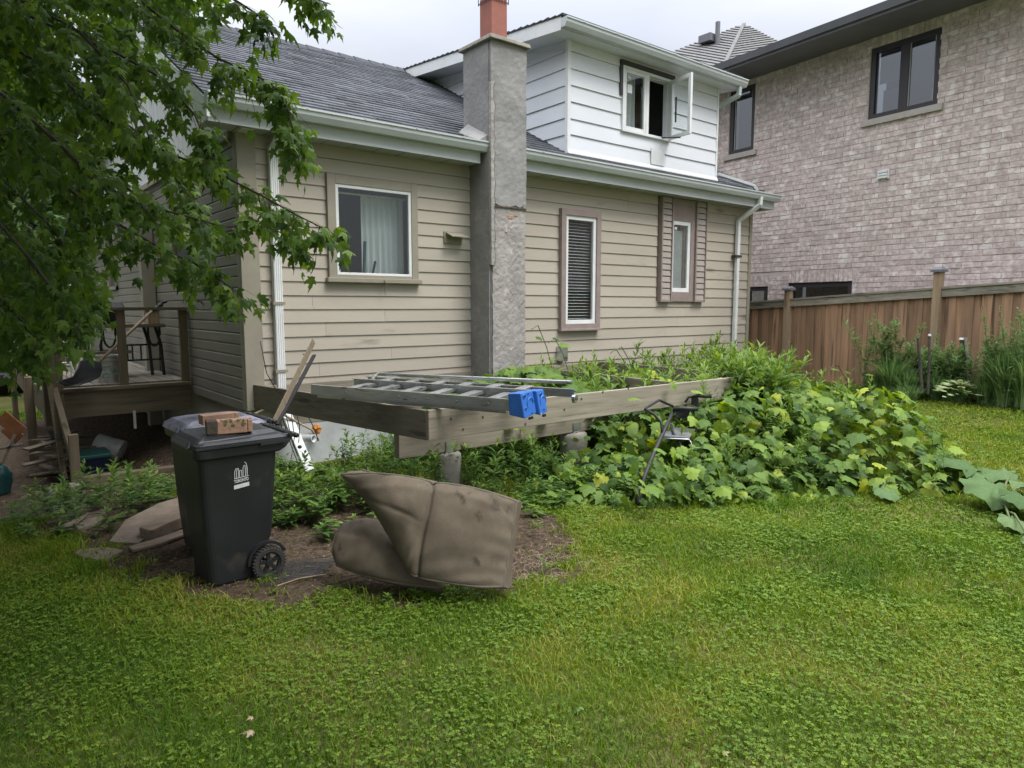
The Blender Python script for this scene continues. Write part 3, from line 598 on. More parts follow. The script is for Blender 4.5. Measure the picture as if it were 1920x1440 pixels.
win = ob('window', MB().box((x0-.02, YW-.055, z0-.03), (x0+.075, YW+.01, z1)).box((x1-.075, YW-.055, z0-.03), (x1+.01, YW+.01, z1)).box((x0+.075, YW-.053, z1-.10), (x1-.075, YW+.01, z1)), M['siding_trim'], house, bevel=.004, label='square window with beige wooden trim')
ob('window_sill', MB().box((x0-.05, YW-.085, z0-.055), (x1+.04, YW-.01, z0-.005)), M['siding_trim'], win, bevel=.005)
frame('window_frame', x0+.075, x1-.075, z0+.0, z1-.10, .035, YW-.045, YW-.012, M['white'], win, wb=.055)
ob('frame_ledge', MB().box((x0+.075, YW-.05, z0-.005), (x1-.075, YW-.01, z0+.03)), M['siding_trim'], win)
ob('pane', MB().box((x0+.11, YW-.030, z0+.055), (x1-.11, YW-.026, z1-.135)), M['glass'], win)
room('room', x0, x1, z0, z1, win, dep=1.4)
curtain(x0+.50, x1-.03, z0-.1, z1-.16, YW+.22, win, 7, .03); curtain(x0+.03, x0+.12, z0-.1, z1-.45, YW+.16, win, 2, .02)
ob('curtain_rail', MB().tube([(x0, YW+.2, z1-.15), (x1, YW+.2, z1-.15)], .012, 8), M['white'], win)
ob('stick', MB().tube([(x0+.47, YW+.12, z0), (x0+.50, YW+.13, z0+.42)], .018, 8), M['teal'], win); ob('stick', MB().tube([(x0+.56, YW+.10, z0), (x0+.62, YW+.12, z0+.2)], .014, 8), M['black'], win)
ob('loose_splinter', MB().bar((x0+.62, YW-.09, z0-.02), (x0+.66, YW-.11, z0-.10), .012, .004), M['straw'], win)
x0, x1, z0, z1 = WIN2
win = frame('window', x0, x1, z0, z1, .085, YW-.075, YW+.01, M['mauve'], house); win['label'] = 'tall narrow window with mauve trim'
ob('window_sill', MB().box((x0-.01, YW-.09, z0-.015), (x1+.02, YW-.0, z0+.015)), M['mauve'], win, bevel=.004)
frame('window_frame', x0+.085, x1-.085, z0+.085, z1-.085, .055, YW-.055, YW-.012, M['white'], win)
ob('pane', MB().box((x0+.14, YW-.036, z0+.14), (x1-.14, YW-.032, z1-.14)), M['glass'], win)
room('room', x0, x1, z0, z1, win, dep=.9)
z = z0+.15
while z < z1-.15: ob('blind_slat', MB().hexa([(x0+.10, YW+.03, z), (x1-.10, YW+.03, z), (x1-.10, YW+.05, z+.012), (x0+.10, YW+.05, z+.012), (x0+.10, YW+.03, z+.002), (x1-.10, YW+.03, z+.002), (x1-.10, YW+.05, z+.014), (x0+.10, YW+.05, z+.014)]), M['blind'], win); z += .043
# small window between shutters
fx = [onY(p, 470, YW-.03)[0] for p in (1236, 1257, 1300, 1320)]; zb = onY(1245, 565, YW-.03)[2]
win = ob('window', MB().box((fx[1], YW-.05, ZS-.36), (fx[2], YW+.01, ZS-.02)).box((fx[1], YW-.05, zb), (fx[2], YW+.01, zb+.15)).box((fx[2]-.10, YW-.05, zb+.15), (fx[2], YW+.01, ZS-.36)), M['mauve'], house, label='small window between two louvred shutters')
frame('window_frame', fx[1]+.0, fx[2]-.10, zb+.15, ZS-.36, .065, YW-.04, YW-.005, M['white'], win)
ob('pane', MB().box((fx[1]+.06, YW-.026, zb+.2), (fx[2]-.16, YW-.022, ZS-.42)), M['glass'], win)
room('room', fx[1], fx[2], zb+.1, ZS-.36, win, dep=.7); ob('blind_sheet', MB().box((fx[1]+.04, YW+.05, zb+.2), (fx[2]-.12, YW+.055, ZS-.5)), M['blind'], win)
ob('sticker', MB().box((fx[1]+.09, YW-.031, ZS-.50), (fx[1]+.15, YW-.028, ZS-.46)), M['print'], win)
for a, b in ((fx[0], fx[1]-.004), (fx[2]+.004, fx[3])):
    sh = ob('shutter', MB().box((a, YW-.085, zb-.01), (a+.028, YW+.01, ZS-.02)).box((b-.022, YW-.085, zb-.01), (b, YW+.01, ZS-.02)).box((a+.028, YW-.08, zb-.01), (b-.022, YW+.01, zb+.02)), M['mauve'], win, bevel=.003)
    z = zb+.02
    while z < ZS-.1: ob('slat', MB().hexa([(a+.028, YW-.03, z), (b-.022, YW-.03, z), (b-.022, YW-.072, z), (a+.028, YW-.072, z), (a+.028, YW-.03, z+.085), (b-.022, YW-.03, z+.085), (b-.022, YW-.062, z+.085), (a+.028, YW-.062, z+.085)]), M['shutter'], sh, bevel=.006); z += .0945
# dormer casement
x0, x1, z0, z1 = DW; xm = onY(1211, 180, DY)[0]
win = frame('window', x0, x1, z0, z1, .04, DY-.045, DY+.01, M['white'], dormer); win['label'] = 'white dormer window with one casement swung open'
ob('window_head', MB().box((x0-.05, DY-.05, z1), (x1+.06, DY-.0, z1+.07)).box((x0-.05, DY-.04, z0+.5), (x0-.002, DY, z1)), M['darkframe'], win)
ob('mullion', MB().box((xm-.03, DY-.04, z0+.04), (xm+.03, DY+.01, z1-.04)), M['white'], win)
frame('sash', x0+.04, xm-.03, z0+.04, z1-.04, .045, DY-.036, DY+.0, M['white'], win)
ob('pane', MB().box((x0+.085, DY-.02, z0+.085), (xm-.075, DY-.016, z1-.085)), M['glass'], win)
ob('sticker', MB().box((x0+.11, DY-.026, z1-.36), (x0+.21, DY-.022, z1-.24)), M['print'], win); ob('sticker', MB().box((x0+.12, DY-.026, z1-.16), (x0+.17, DY-.022, z1-.13)), M['print'], win)
room('room', x0, x1, z0, z1, win, y=DY+.05, dep=.9); curtain(x0+.12, xm-.02, z0, z1, DY+.2, win, 4, .02)
d = Vector((-sin(radians(10.9)), -cos(radians(10.9)), 0)); n_ = Vector((d.y, -d.x, 0)); hp = Vector((x1-.03, DY-.04, 0))
def sq(u0, u1, za, zb_, o0, o1): return [hp+d*u+n_*o+Vector((0, 0, z)) for z in (za, zb_) for u, o in ((u0, o0), (u1, o0), (u1, o1), (u0, o1))]
sw = .47; mb = MB()
for r in ((0, .055, z0+.02, z1-.02), (sw-.055, sw, z0+.02, z1-.02), (.055, sw-.055, z0+.02, z0+.075), (.055, sw-.055, z1-.075, z1-.02)): mb.hexa(sq(r[0], r[1], r[2], r[3], -.02, .02))
cs = ob('casement', mb, M['white'], win, bevel=.003)
ob('pane', MB().hexa(sq(.05, sw-.05, z0+.07, z1-.07, -.003, .003)), M['glass'], cs); ob('handle', MB().hexa(sq(.15, .17, z0+.25, z0+.62, .02, .035)), M['black'], cs)
ob('crank_arm', MB().bar(hp+Vector((-.2, .02, z0+.03)), hp+d*.25+Vector((0, 0, z0+.01)), .02, .015), M['black'], win)
# dryer vent hood, meter box
a = onY(835, 445, YW-.02); vx, vz = a[0], a[2]
vt = ob('vent_hood', MB().hexa([(vx-.02, YW-.03, vz-.07), (vx+.24, YW-.03, vz-.07), (vx+.24, YW-.0, vz-.07), (vx-.02, YW, vz-.07), (vx-.02, YW-.03, vz+.07), (vx+.24, YW-.03, vz+.07), (vx+.24, YW, vz+.07), (vx-.02, YW, vz+.07)]), M['siding_trim'], house)
ob('hood_flap', MB().hexa([(vx, YW-.16, vz+.0), (vx+.24, YW-.16, vz+.0), (vx+.24, YW-.02, vz+.05), (vx, YW-.02, vz+.05), (vx, YW-.16, vz+.012), (vx+.24, YW-.16, vz+.012), (vx+.24, YW-.02, vz+.065), (vx, YW-.02, vz+.065)]), M['siding_trim'], vt)
a = onY(1052, 665, YW-.05); ob('meter_box', MB().box((a[0]-.06, YW-.12, a[2]-.09), (a[0]+.07, YW-.01, a[2]+.12)), M['alu'], house, bevel=.01)
# downspouts
a = onY(517, 300, YW-.07)[0]
dsp = ob('downspout', MB().bar((a, YW-.36, ZE-.1), (a, YW-.33, ZE-.2), .085, .065, (0, -1, 0)).bar((a, YW-.34, ZE-.18), (a-.03, YW-.07, ZE-.36), .085, .065, (0, -1, 0)), M['gutter'], house, bevel=.008)
mb = MB(); prof = []
zt = ZE-.34
for i in range(9):
    x = a-.07+.085*i/8; prof += [(x, YW-.09-(.006 if i % 2 else 0))]
prof += [(a+.015, YW-.02), (a-.07, YW-.02)]
mb.prism([(x+.0, y, .62) for x, y in prof], (0.0, 0, zt-.62))
ob('ribbed_pipe', mb, M['white'], dsp)
pipe('lower_pipe', [(a-.03, YW-.05, .66), (a-.015, YW-.12, .60), (a+.10, YW-.42, .03)], dsp, .10, .075, 'white')
for z in (1.02, 1.72): ob('strap', MB().box((a-.09, YW-.10, z), (a+.035, YW-.018, z+.03)), M['siding_trim'], dsp)
b = onY(1380, 500, YW-.05)[0]
d2 = pipe('downspout', [(b+.17, YE-.08, ZE-.1), (b+.17, YE-.07, ZE-.22), (b-.0, YW-.07, ZE-.48), (b, YW-.065, .3)], house, .075, .06, 'white'); ob('strap', MB().box((b-.10, YW-.11, 2.55), (b+.08, YW-.02, 2.59)), M['darkframe'], d2)

# ------------------------------------------------------------------ neighbour's brick house
BAZ = radians(6.2); BD = np.array([sin(BAZ), cos(BAZ), 0]); BN = np.array([-BD[1], BD[0], 0])   # along the wall (away), outward normal (towards us)
B0 = P(1590, 520, 13.1); B0[2] = 0
def onB(px, py, off=0.): return pl(px, py, B0+BN*off, BN)
def bu(px, py, off=0.): q = onB(px, py, off); return float((q-B0) @ BD), float(q[2])
brick_house = thing('brick_house', B0, 'tall pinkish brick house with dark windows behind the cedar fence', 'house')
def bp(u, z, o=0.): q = B0+BD*u+BN*o; return (q[0], q[1], z)
UF = 8.0; UN = -9.5; 
zt0 = bu(1420, 146)[1]; zt1 = bu(1570, 96)[1]; BZT = (zt0+zt1)/2+.02
BW = []
def bwin(x0, y0, x1, y1, xb, yb, xc, yc):   # left-top, right-top, left-bottom, right-bottom in the picture
    a = bu(x0, y0); b = bu(x1, y1); c = bu(xb, yb); d = bu(xc, yc)
    return (b[0]+.0, a[0], (c[1]+d[1])/2, (a[1]+b[1])/2)   # u near, u far, z0, z1
BW.append(bwin(1634, 92, 1767, 49, 1634, 224, 1767, 194)); BW.append(bwin(1370, 168, 1417, 158, 1370, 290, 1417, 281))
BAS = [(bu(1598, 525)[0], bu(1478, 533)[0], .9, (bu(1598, 525)[1]+bu(1500, 532)[1])/2), (bu(1440, 537)[0], bu(1398, 540)[0], .9, bu(1440, 537)[1])]
holes = BW+BAS
def bbox(mb, u0, u1, z0, z1, o0, o1): return mb.hexa([bp(u0, z0, o1), bp(u1, z0, o1), bp(u1, z0, o0), bp(u0, z0, o0), bp(u0, z1, o1), bp(u1, z1, o1), bp(u1, z1, o0), bp(u0, z1, o0)])
xs_ = sorted({UN, UF, *[h[0] for h in holes], *[h[1] for h in holes]}); mb = MB()
for a, b in zip(xs_[:-1], xs_[1:]):
    hs = sorted([h for h in holes if h[0] < (a+b)/2 < h[1]], key=lambda h: h[2]); z = -.2
    for h in hs: bbox(mb, a, b, z, h[2], -.12, 0); z = h[3]
    bbox(mb, a, b, z, BZT+.1, -.12, 0)
bwall = ob('wall', mb, M['mortar'], brick_house)
bwall2 = ob('wall', bbox(MB(), UF-.1, UF, -.2, BZT+.1, -9, -.13), M['mortar'], brick_house, label='far end wall')
CH_ = .094; CL = .295; bricks = []
row = 0; z = .55
while z < BZT:
    u = UN+(row % 2)*CL/2
    while u < UF-.02:
        u1 = u+CL-.012; z1 = z+CH_-.012; ok = True
        for k, h in enumerate(holes):
            top = h[3]+(.24 if True else 0)
            if u1 > h[0]-.01 and u < h[1]+.01 and z1 > h[2]-.01 and z < top: 
                ok = False
                if u < h[0]-.06: bricks.append((u, h[0]-.012, z, z1)) if z1 <= h[3]+.2 else None
                if u1 > h[1]+.06: bricks.append((h[1]+.012, u1, z, z1)) if z1 <= h[3]+.2 else None
        if ok: bricks.append((u, u1, z, z1))
        u += CL
    z += CH_; row += 1
for h in holes:   # soldier courses
    u = h[0]
    while u < h[1]-.02: bricks.append((u, min(u+.082, h[1]), h[3]+.005, h[3]+.235)); u += .094
bricks = [b for b in bricks if b[1]-b[0] > .03]
def scr(b):
    q = np.array(bp((b[0]+b[1])/2, (b[2]+b[3])/2, .01))-CAM; zz = q @ fw
    if zz < .5: return None
    return 960+F*(q @ rt)/zz, 720-F*(q @ up)/zz, zz
vis = []
for i, b in enumerate(bricks):
    s = scr(b)
    if s and 1345 < s[0] < 1915 and 40 < s[1] < 545 and b[1]-b[0] > .2: vis.append((s[2], i))
vis.sort(); single = {i for _, i in vis[:300]}
bm_ = bbox(MB(), -(CL-.012)/2, (CL-.012)/2, -(CH_-.012)/2, (CH_-.012)/2, -.01, .012)
bm_.v = [tuple(np.array(v)-B0) for v in bm_.v]; bme = bm_.mesh('brick'); fixn(bme); bme.materials.append(M['brick_single'])
d_ = lambda: random.uniform(-.004, .004)
V = []; T = []; C = []
for i, b in enumerate(bricks):
    o_ = .008+random.uniform(-.004, .004)
    if i in single:
        o = bpy.data.objects.new('brick', bme); COL.objects.link(o); o.parent = bwall
        q = bp((b[0]+b[1])/2+d_(), (b[2]+b[3])/2+d_()*.6, o_-.012); o.location = q
    else:
        k = len(V); d1, d2 = random.uniform(-.006, .006), random.uniform(-.004, .004)
        V += [bp(b[0]+d1, b[2]+d2, o_), bp(b[1]+d1, b[2]+d2, o_), bp(b[1], b[3], o_), bp(b[0], b[3], o_), bp(b[0], b[2], -.01), bp(b[1], b[2], -.01), bp(b[1], b[3], -.01), bp(b[0], b[3], -.01)]
        T += [(k, k+3, k+2, k+1), (k, k+1, k+5, k+4), (k+1, k+2, k+6, k+5), (k+2, k+3, k+7, k+6), (k+3, k, k+4, k+7)]; C += [random.random()]*8
me = npmesh('bricks', V, T, C, M['brick']); o = ob('bricks', me, None, brick_house, kind='stuff')
for k, h in enumerate(BW+BAS):
    two = k == 0
    w_ = ob('window', bbox(bbox(bbox(bbox(MB(), h[0], h[0]+.09, h[2], h[3], -.10, -.02), h[1]-.09, h[1], h[2], h[3], -.10, -.02), h[0]+.09, h[1]-.09, h[2], h[2]+.09, -.10, -.02), h[0]+.09, h[1]-.09, h[3]-.09, h[3], -.10, -.02), M['darkframe'], brick_house)
    if k >= 2: w_['label'] = 'dark basement window just above the fence'
    um = (h[0]+h[1])/2
    spans = [(h[0]+.10, um-.07), (um+.07, h[1]-.10)] if two else [(h[0]+.1, h[1]-.1)]
    if two: ob('mullion', bbox(MB(), um-.07, um+.07, h[2]+.09, h[3]-.09, -.10, -.025), M['darkframe'], w_)
    for j, (a, b) in enumerate(spans):
        ob('pane', bbox(MB(), a-.01, b+.01, h[2]+.08, h[3]-.08, -.070, -.065), M['glass_dark'], w_)
        if k < 2: ob('inner_sash', bbox(bbox(MB(), a-.0, a+.02, h[2]+.09, h[3]-.09, -.06, -.05), b-.02, b, h[2]+.09, h[3]-.09, -.06, -.05), M['soffit'] if not (two and j == 1) else M['darkframe'], w_)
    ob('room', bbox(MB(), h[0]-.2, h[1]+.2, h[2]-.2, h[3]+.2, -.9, -.88), M['room'], w_)
    if k < 2:
        ob('sill', bbox(MB(), h[0]-.10, h[1]+.10, h[2]-.11, h[2]-.002, -.05, .06), M['sill'], w_, bevel=.005)
        if two: ob('blind', bbox(MB(), um+.05, h[1]-.1, h[3]-.62, h[3]-.05, -.16, -.15), M['curtain'], w_); ob('inner_curtain', bbox(MB(), um+.05, h[1]-.1, h[2], h[3]-.7, -.30, -.29), M['blind'], w_)
        else: ob('blind', bbox(MB(), h[0]+.05, h[1]-.1, h[2], h[3]-.1, -.2, -.19), M['blind'], w_)
v_ = bu(1646, 338); v2 = bu(1669, 317); mb = bbox(MB(), v2[0], v_[0], v_[1]+.0, v2[1]+.0, 0, .03)
ve = ob('wall_vent', mb, M['white'], brick_house)
for t in (.1, .4, .7): ob('louvre', bbox(MB(), v2[0]+.02, v_[0]-.02, v_[1]+(v2[1]-v_[1])*t, v_[1]+(v2[1]-v_[1])*(t+.22), .03, .055), M['white'], ve)
# eaves and roof
eo = .3
while bu(1570, 38, eo)[1] > BZT+.17 and eo < 1.1: eo += .02
print('eave overhang', eo, BZT)
e1 = bu(1500, 66, eo)[1]; ez2 = e1
ob('soffit', bbox(MB(), UN, UF+.4, BZT-.005, BZT+.02, -.0, eo-.01), M['eave'], brick_house)
ob('fascia', bbox(MB(), UN, UF+.4, BZT-.02, BZT+.14, eo-.01, eo+.012), M['eave'], brick_house)
ob('gutter', MB().prism([bp(UN, BZT+.05, eo+.012), bp(UN, BZT+.03, eo+.06), bp(UN, BZT+.15, eo+.10), bp(UN, BZT+.15, eo+.012)], tuple(BD*(UF+.4-UN))), M['eave'], brick_house)
ob('roof', MB().hexa([bp(UN, BZT+.10, eo+.03), bp(UF+.4, BZT+.10, eo+.03), bp(UF+.4, BZT+1.3, -4.), bp(UN, BZT+1.3, -4), bp(UN, BZT+.17, eo+.05), bp(UF+.4, BZT+.17, eo+.05), bp(UF+.4, BZT+1.45, -4.), bp(UN, BZT+1.45, -4.)]), M['shingle_light'], brick_house)

# the pale hipped roof further back
fr = thing('hipped_house', P(1400, 300, 22), 'pale shingled hip roof rising behind the white dormer', 'house')
T1 = Vector(P(1395, 46, 20.5)); AA = Vector(P(1205, 121, 20.)); BB = Vector(P(1345, 152, 17.2)); CC = Vector(P(1530, 117, 20.)); T2 = T1+Vector((2.5, 3, 0))
zb_ = min(AA.z, BB.z, CC.z); 
ob('roof', MB().add([AA, BB, CC, T1, T2, AA+Vector((4, 8, 0))], [(0, 1, 3), (1, 2, 4, 3), (0, 3, 4, 5)]), M['shingle_light'], fr, recalc=False)
mb = MB()
for i in range(1, 22):
    t = (i-1)/22; s_ = i/22
    for A_, B_ in ((AA, BB), (BB, CC)):
        a0 = A_.lerp(T1, t); b0 = B_.lerp(T1, t); a1 = A_.lerp(T1, s_); b1 = B_.lerp(T1, s_); nn = (b0-a0).cross(a1-a0).normalized()
        if nn.z < 0: nn = -nn
        mb.hexa([a0, b0, b1, a1, a0+nn*.05, b0+nn*.05, b1+nn*.02, a1+nn*.02])
ob('shingles', mb, M['shingle_light'], fr, kind='stuff')
mb = MB()
mb.bar(BB+Vector((0, 0, .05)), T1+Vector((0, 0, .03)), .10, .04); ob('hip_cap', mb, M['shingle_light'], fr)
vp = AA.lerp(BB, .55).lerp(T1, .55); ob('vent_pipe', MB().tube([vp+Vector((0, 0, -.2)), vp+Vector((0, 0, .62))], .07, 10), M['eave'], fr)
vb = AA.lerp(BB, .35).lerp(T1, .55); ob('roof_vent', MB().box(vb+Vector((-.3, -.2, 0)), vb+Vector((.25, .2, .2))), M['eave'], fr)
ob('wall', MB().prism([(AA.x+.3, AA.y+.3, 0), (BB.x, BB.y+.5, 0), (CC.x-.3, CC.y+.3, 0)], (0, 0, zb_-.02)), M['mortar'], fr)

# ------------------------------------------------------------------ cedar fence
FP1 = P(1482, 562, 12.8); FP2 = P(1763, 541, 10.45); fd = FP2-FP1; fd[2] = 0; FL = np.linalg.norm(fd); fd /= FL; fn_ = np.array([fd[1], -fd[0], 0]); fn_ = fn_ if fn_ @ (CAM-FP1) > 0 else -fn_
fence = thing('fence', (FP2[0], FP2[1], .3), 'brown vertical board cedar fence with capped posts in front of brick house', 'fence')
def fz(t): return FP1[2]+(FP2[2]-FP1[2])*t/FL    # rail top
def fp(t, z, o): q = FP1+fd*t+fn_*o; return Vector((q[0], q[1], z))
T0, TE = -1.6, 9.0; t = T0; k = 0
while t < TE:
    w = .135+random.uniform(-.004, .004); o_ = .0 if k % 2 else .016
    z1 = fz(t)-.12; h = random.uniform(-.004, .004)
    ob('board', MB().hexa([fp(t, -.05, o_), fp(t+w, -.05, o_), fp(t+w, -.05, o_+.016), fp(t, -.05, o_+.016), fp(t+h, z1, o_), fp(t+w+h, z1, o_), fp(t+w+h, z1, o_+.016), fp(t+h, z1, o_+.016)]), M['fenceZ'], fence); t += w-.012; k += 1
for i in range(-1, 4):
    a = i*FL+.045; b = (i+1)*FL-.045
    if i == -1: a = T0
    ob('rail', MB().hexa([fp(a, fz(a)-.13, .035), fp(b, fz(b)-.13, .035), fp(b, fz(b)-.13, .062), fp(a, fz(a)-.13, .062), fp(a, fz(a)-.01, .035), fp(b, fz(b)-.01, .035), fp(b, fz(b)-.01, .062), fp(a, fz(a)-.01, .062)]), M['fencerail'], fence)
    ob('cap_rail', MB().hexa([fp(a, fz(a)-.012, -.03), fp(b, fz(b)-.012, -.03), fp(b, fz(b)-.012, .075), fp(a, fz(a)-.012, .075), fp(a, fz(a)+.018, -.03), fp(b, fz(b)+.018, -.03), fp(b, fz(b)+.018, .075), fp(a, fz(a)+.018, .075)]), M['fencerail'], fence)
    if i >= 0:
        t = i*FL; ph = (.17, .245, .2, .2)[i]
        p_ = ob('post', MB().hexa([fp(t-.055, 0, .0), fp(t+.055, 0, .0), fp(t+.055, 0, .11), fp(t-.055, 0, .11), fp(t-.055, fz(t)+ph, .0), fp(t+.055, fz(t)+ph, .0), fp(t+.055, fz(t)+ph, .11), fp(t-.055, fz(t)+ph, .11)]), M['fencepost'], fence, bevel=.006)
        c_ = fp(t, fz(t)+ph, .055)
        ob('post_cap', MB().add([fp(t-.085, c_.z, -.03), fp(t+.085, c_.z, -.03), fp(t+.085, c_.z, .14), fp(t-.085, c_.z, .14), fp(t-.085, c_.z+.035, -.03), fp(t+.085, c_.z+.035, -.03), fp(t+.085, c_.z+.035, .14), fp(t-.085, c_.z+.035, .14), fp(t-.04, c_.z+.075, .015), fp(t+.04, c_.z+.075, .015), fp(t+.04, c_.z+.075, .095), fp(t-.04, c_.z+.075, .095)],
            [(3, 2, 1, 0), (0, 1, 5, 4), (1, 2, 6, 5), (2, 3, 7, 6), (3, 0, 4, 7), (4, 5, 9, 8), (5, 6, 10, 9), (6, 7, 11, 10), (7, 4, 8, 11), (8, 9, 10, 11)]), M['eave'], p_)

# ------------------------------------------------------------------ unfinished deck frame on concrete piers
FY = 4.50; ZT = .912; BH = .235
dk = thing('deck_frame', (2.8, FY, 0), 'unfinished timber deck frame of weathered joists standing over the weeds', 'deck')
def beam(name, a, b, h, w, zt, mat, parent, knots=0):
    o = ob(name, MB().bar((a[0], a[1], zt-h/2), (b[0], b[1], zt-h/2), w, h), M[mat], parent, bevel=.005)
    return o
FB = beam('front_beam', (2.775, FY+.02), (7.3, FY+.02), BH, .04, ZT, 'beamX', dk)
jx0 = Vector((2.79, FY+.04)); jx1 = Vector((2.345, YW-.03))
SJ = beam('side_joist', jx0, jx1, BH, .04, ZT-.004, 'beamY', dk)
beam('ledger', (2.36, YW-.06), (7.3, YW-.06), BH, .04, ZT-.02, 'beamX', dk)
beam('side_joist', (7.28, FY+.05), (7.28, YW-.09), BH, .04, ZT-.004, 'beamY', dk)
for y in (5.03, 5.075): beam('carrying_beam', (2.80, y), (7.0, y), .235, .04, ZT-BH-.004, 'beamX', dk)
for x in (6.0,): beam('joist', (x, FY+.05), (x, YW-.09), .22, .04, ZT-.02, 'beamY', dk)
for px, py in ((845, 785), (868, 805), (905, 782), (985, 795), (1058, 768), (1090, 748), (1178, 728), (1262, 722), (1305, 732), (1130, 735)):
    q = onY(px, py, FY); ob('knot', MB().lathe([(0, 0), (.007, 0), (.011, .0012), (.0, .0016)], (q[0], FY-.002, q[2]), (0, -1, 0), 10), M['knot'], FB)
def pier(x, y, r, zt, label):
    t = thing('concrete_pier', (x, y, float(gh(x, y))), label, 'pier', 'round concrete piers under the deck frame')
    pr = [(0, -.15), (r, -.15), (r*1.01, zt-.16), (r*1.03, zt-.10), (r*.99, zt-.05), (r*.98, zt-.02), (r*.8, zt), (0, zt)]
    mb = MB().lathe(pr, (x, y, 0), n=28)
    mb.v = [(a+random.uniform(-.004, .004), b+random.uniform(-.004, .004), c+(random.uniform(-.012, .006) if c > zt-.06 else 0)) for a, b, c in mb.v]
    ob('column', mb, M['concrete'], t, smooth=True)
    bk = ob('post_bracket', MB().box((x-.05, y-.055, zt-.02), (x+.05, y-.048, zt+.10)).box((x-.05, y+.05, zt-.02), (x+.05, y+.056, zt+.10)).box((x-.06, y-.055, zt-.005), (x+.06, y+.056, zt+.002)), M['alu'], t); return t
q1 = onY(840, 870, 5.05); q2 = onY(1075, 860, 5.05); q3 = onY(1290, 830, 5.05)
pier(q1[0], 5.05, .115, .435, 'round concrete pier under the near corner, right behind the brown cushion')
pier(q2[0], 5.05, .14, .435, 'wider concrete pier half hidden in the weeds, middle of the deck frame')
pier(q3[0], 5.05, .14, .435, 'concrete pier buried in leaves behind the black walker')

# ------------------------------------------------------------------ aluminium ladder with blue feet lying on the frame
LZ = ZT+.012
A0 = onZ(584, 745, LZ); A1 = onZ(968, 778, LZ); dirl = (A1-A0); dirl[2] = 0; LL = np.linalg.norm(dirl); dirl /= LL; side = np.array([-dirl[1], dirl[0], 0]); side = side if side[1] > 0 else -side
lad = thing('ladder', (A1[0], A1[1], LZ), 'folded aluminium ladder with blue plastic feet lying across the deck frame', 'ladder')
def lp(u, s, z): q = A0+dirl*u+side*s; return Vector((q[0], q[1], LZ+z))
def channel(name, u0, u1, s, z, h=.085, w=.03, fl=1):
    mb = MB()
    mb.bar(lp(u0, s, z+h/2), lp(u1, s, z+h/2), .004, h); mb.bar(lp(u0, s+fl*w/2, z+.003), lp(u1, s+fl*w/2, z+.003), w, .005); mb.bar(lp(u0, s+fl*w/2, z+h-.003), lp(u1, s+fl*w/2, z+h-.003), w, .005)
    return ob(name, mb, M['alu'], lad)
channel('rail', 0.0, LL, 0, .025); channel('rail', .05, LL-.1, .02, -.0, h=.05)
channel('rail', .18, LL-.02, .34, .075, h=.07, fl=-1); 
channel('rail', .10, LL+.18, .62, .07, h=.065, fl=-1)
mb = MB()
mb.tube([lp(.36, .30, .10)]+[lp(.36-.10*sin(a)+.0, .42+.16*(1-cos(a)), .11+.035*a) for a in np.linspace(0, pi/2, 6)]+[lp(LL+.12, .70, .175)], .016, 8); ob('bent_tube', mb, M['alu'], lad)
for i, u in enumerate(np.arange(.4, LL-.1, .275)):
    ob('rung', MB().bar(lp(u, .0, .085), lp(u, .66, .125), .085, .028), M['alu'], lad, bevel=.003)
    ob('rivet', MB().lathe([(0, 0), (.008, 0), (.006, .004), (0, .005)], lp(u, -.003, .066), tuple(-side), 8), M['eave'], lad)
ob('end_cap', MB().tube([lp(LL+.18, .60, .06), lp(LL+.205, .60, .06)], .035, 10), M['alu'], lad)
def foot(s0, s1, u, tilt, holes_):
    # a deep moulded blue cap: side face, front plate with round openings
    w = s1-s0; t = lp(u, s0, -.045); mb = MB()
    a = [lp(u-.06, s0, .0), lp(u+.07, s0, -.018), lp(u+.07, s1, .0), lp(u-.05, s1, .015), lp(u-.07, s0, .158), lp(u+.035, s0, .165), lp(u+.035, s1, .165), lp(u-.06, s1, .158)]
    f_ = ob('foot', mb.hexa(a), M['bluep'], lad, bevel=.008)
    fc = lambda s, z: lp(u+.07-(z+.065)*.19, s, z+.05)
    for (s, z, r) in holes_:
        ob('foot_hole', MB().lathe([(r*.55, .001), (r, .001), (r*1.1, .006), (r*1.25, .002)], fc(s0+w*s, z), tuple(dirl), 14), M['bluep'], f_)
        ob('bolt', MB().lathe([(0, .003), (r*.6, .003), (r*.6, 0)], fc(s0+w*s, z), tuple(dirl), 10), M['blackp'], f_)
    ob('foot_ring', MB().lathe([(.040, .001), (.042, .006), (.046, .006), (.048, .001)], fc(s0+w*.6, .03), tuple(dirl), 20), M['bluep'], f_)
    for k in range(3): ob('tread_stub', MB().box(Vector(fc(s0+w*(.35+.12*k), -.07))-Vector((.006, .006, .012)), Vector(fc(s0+w*(.35+.12*k), -.07))+Vector((.006, .006, .006))), M['blackp'], f_)
foot(-.035, .15, LL+.02, 0, [(.2, .085, .016), (.18, .0, .010), (.55, .1, .006), (.6, -.04, .006)])
foot(.155, .27, LL+.05, 0, [(.4, .08, .015), (.5, -.03, .007)])

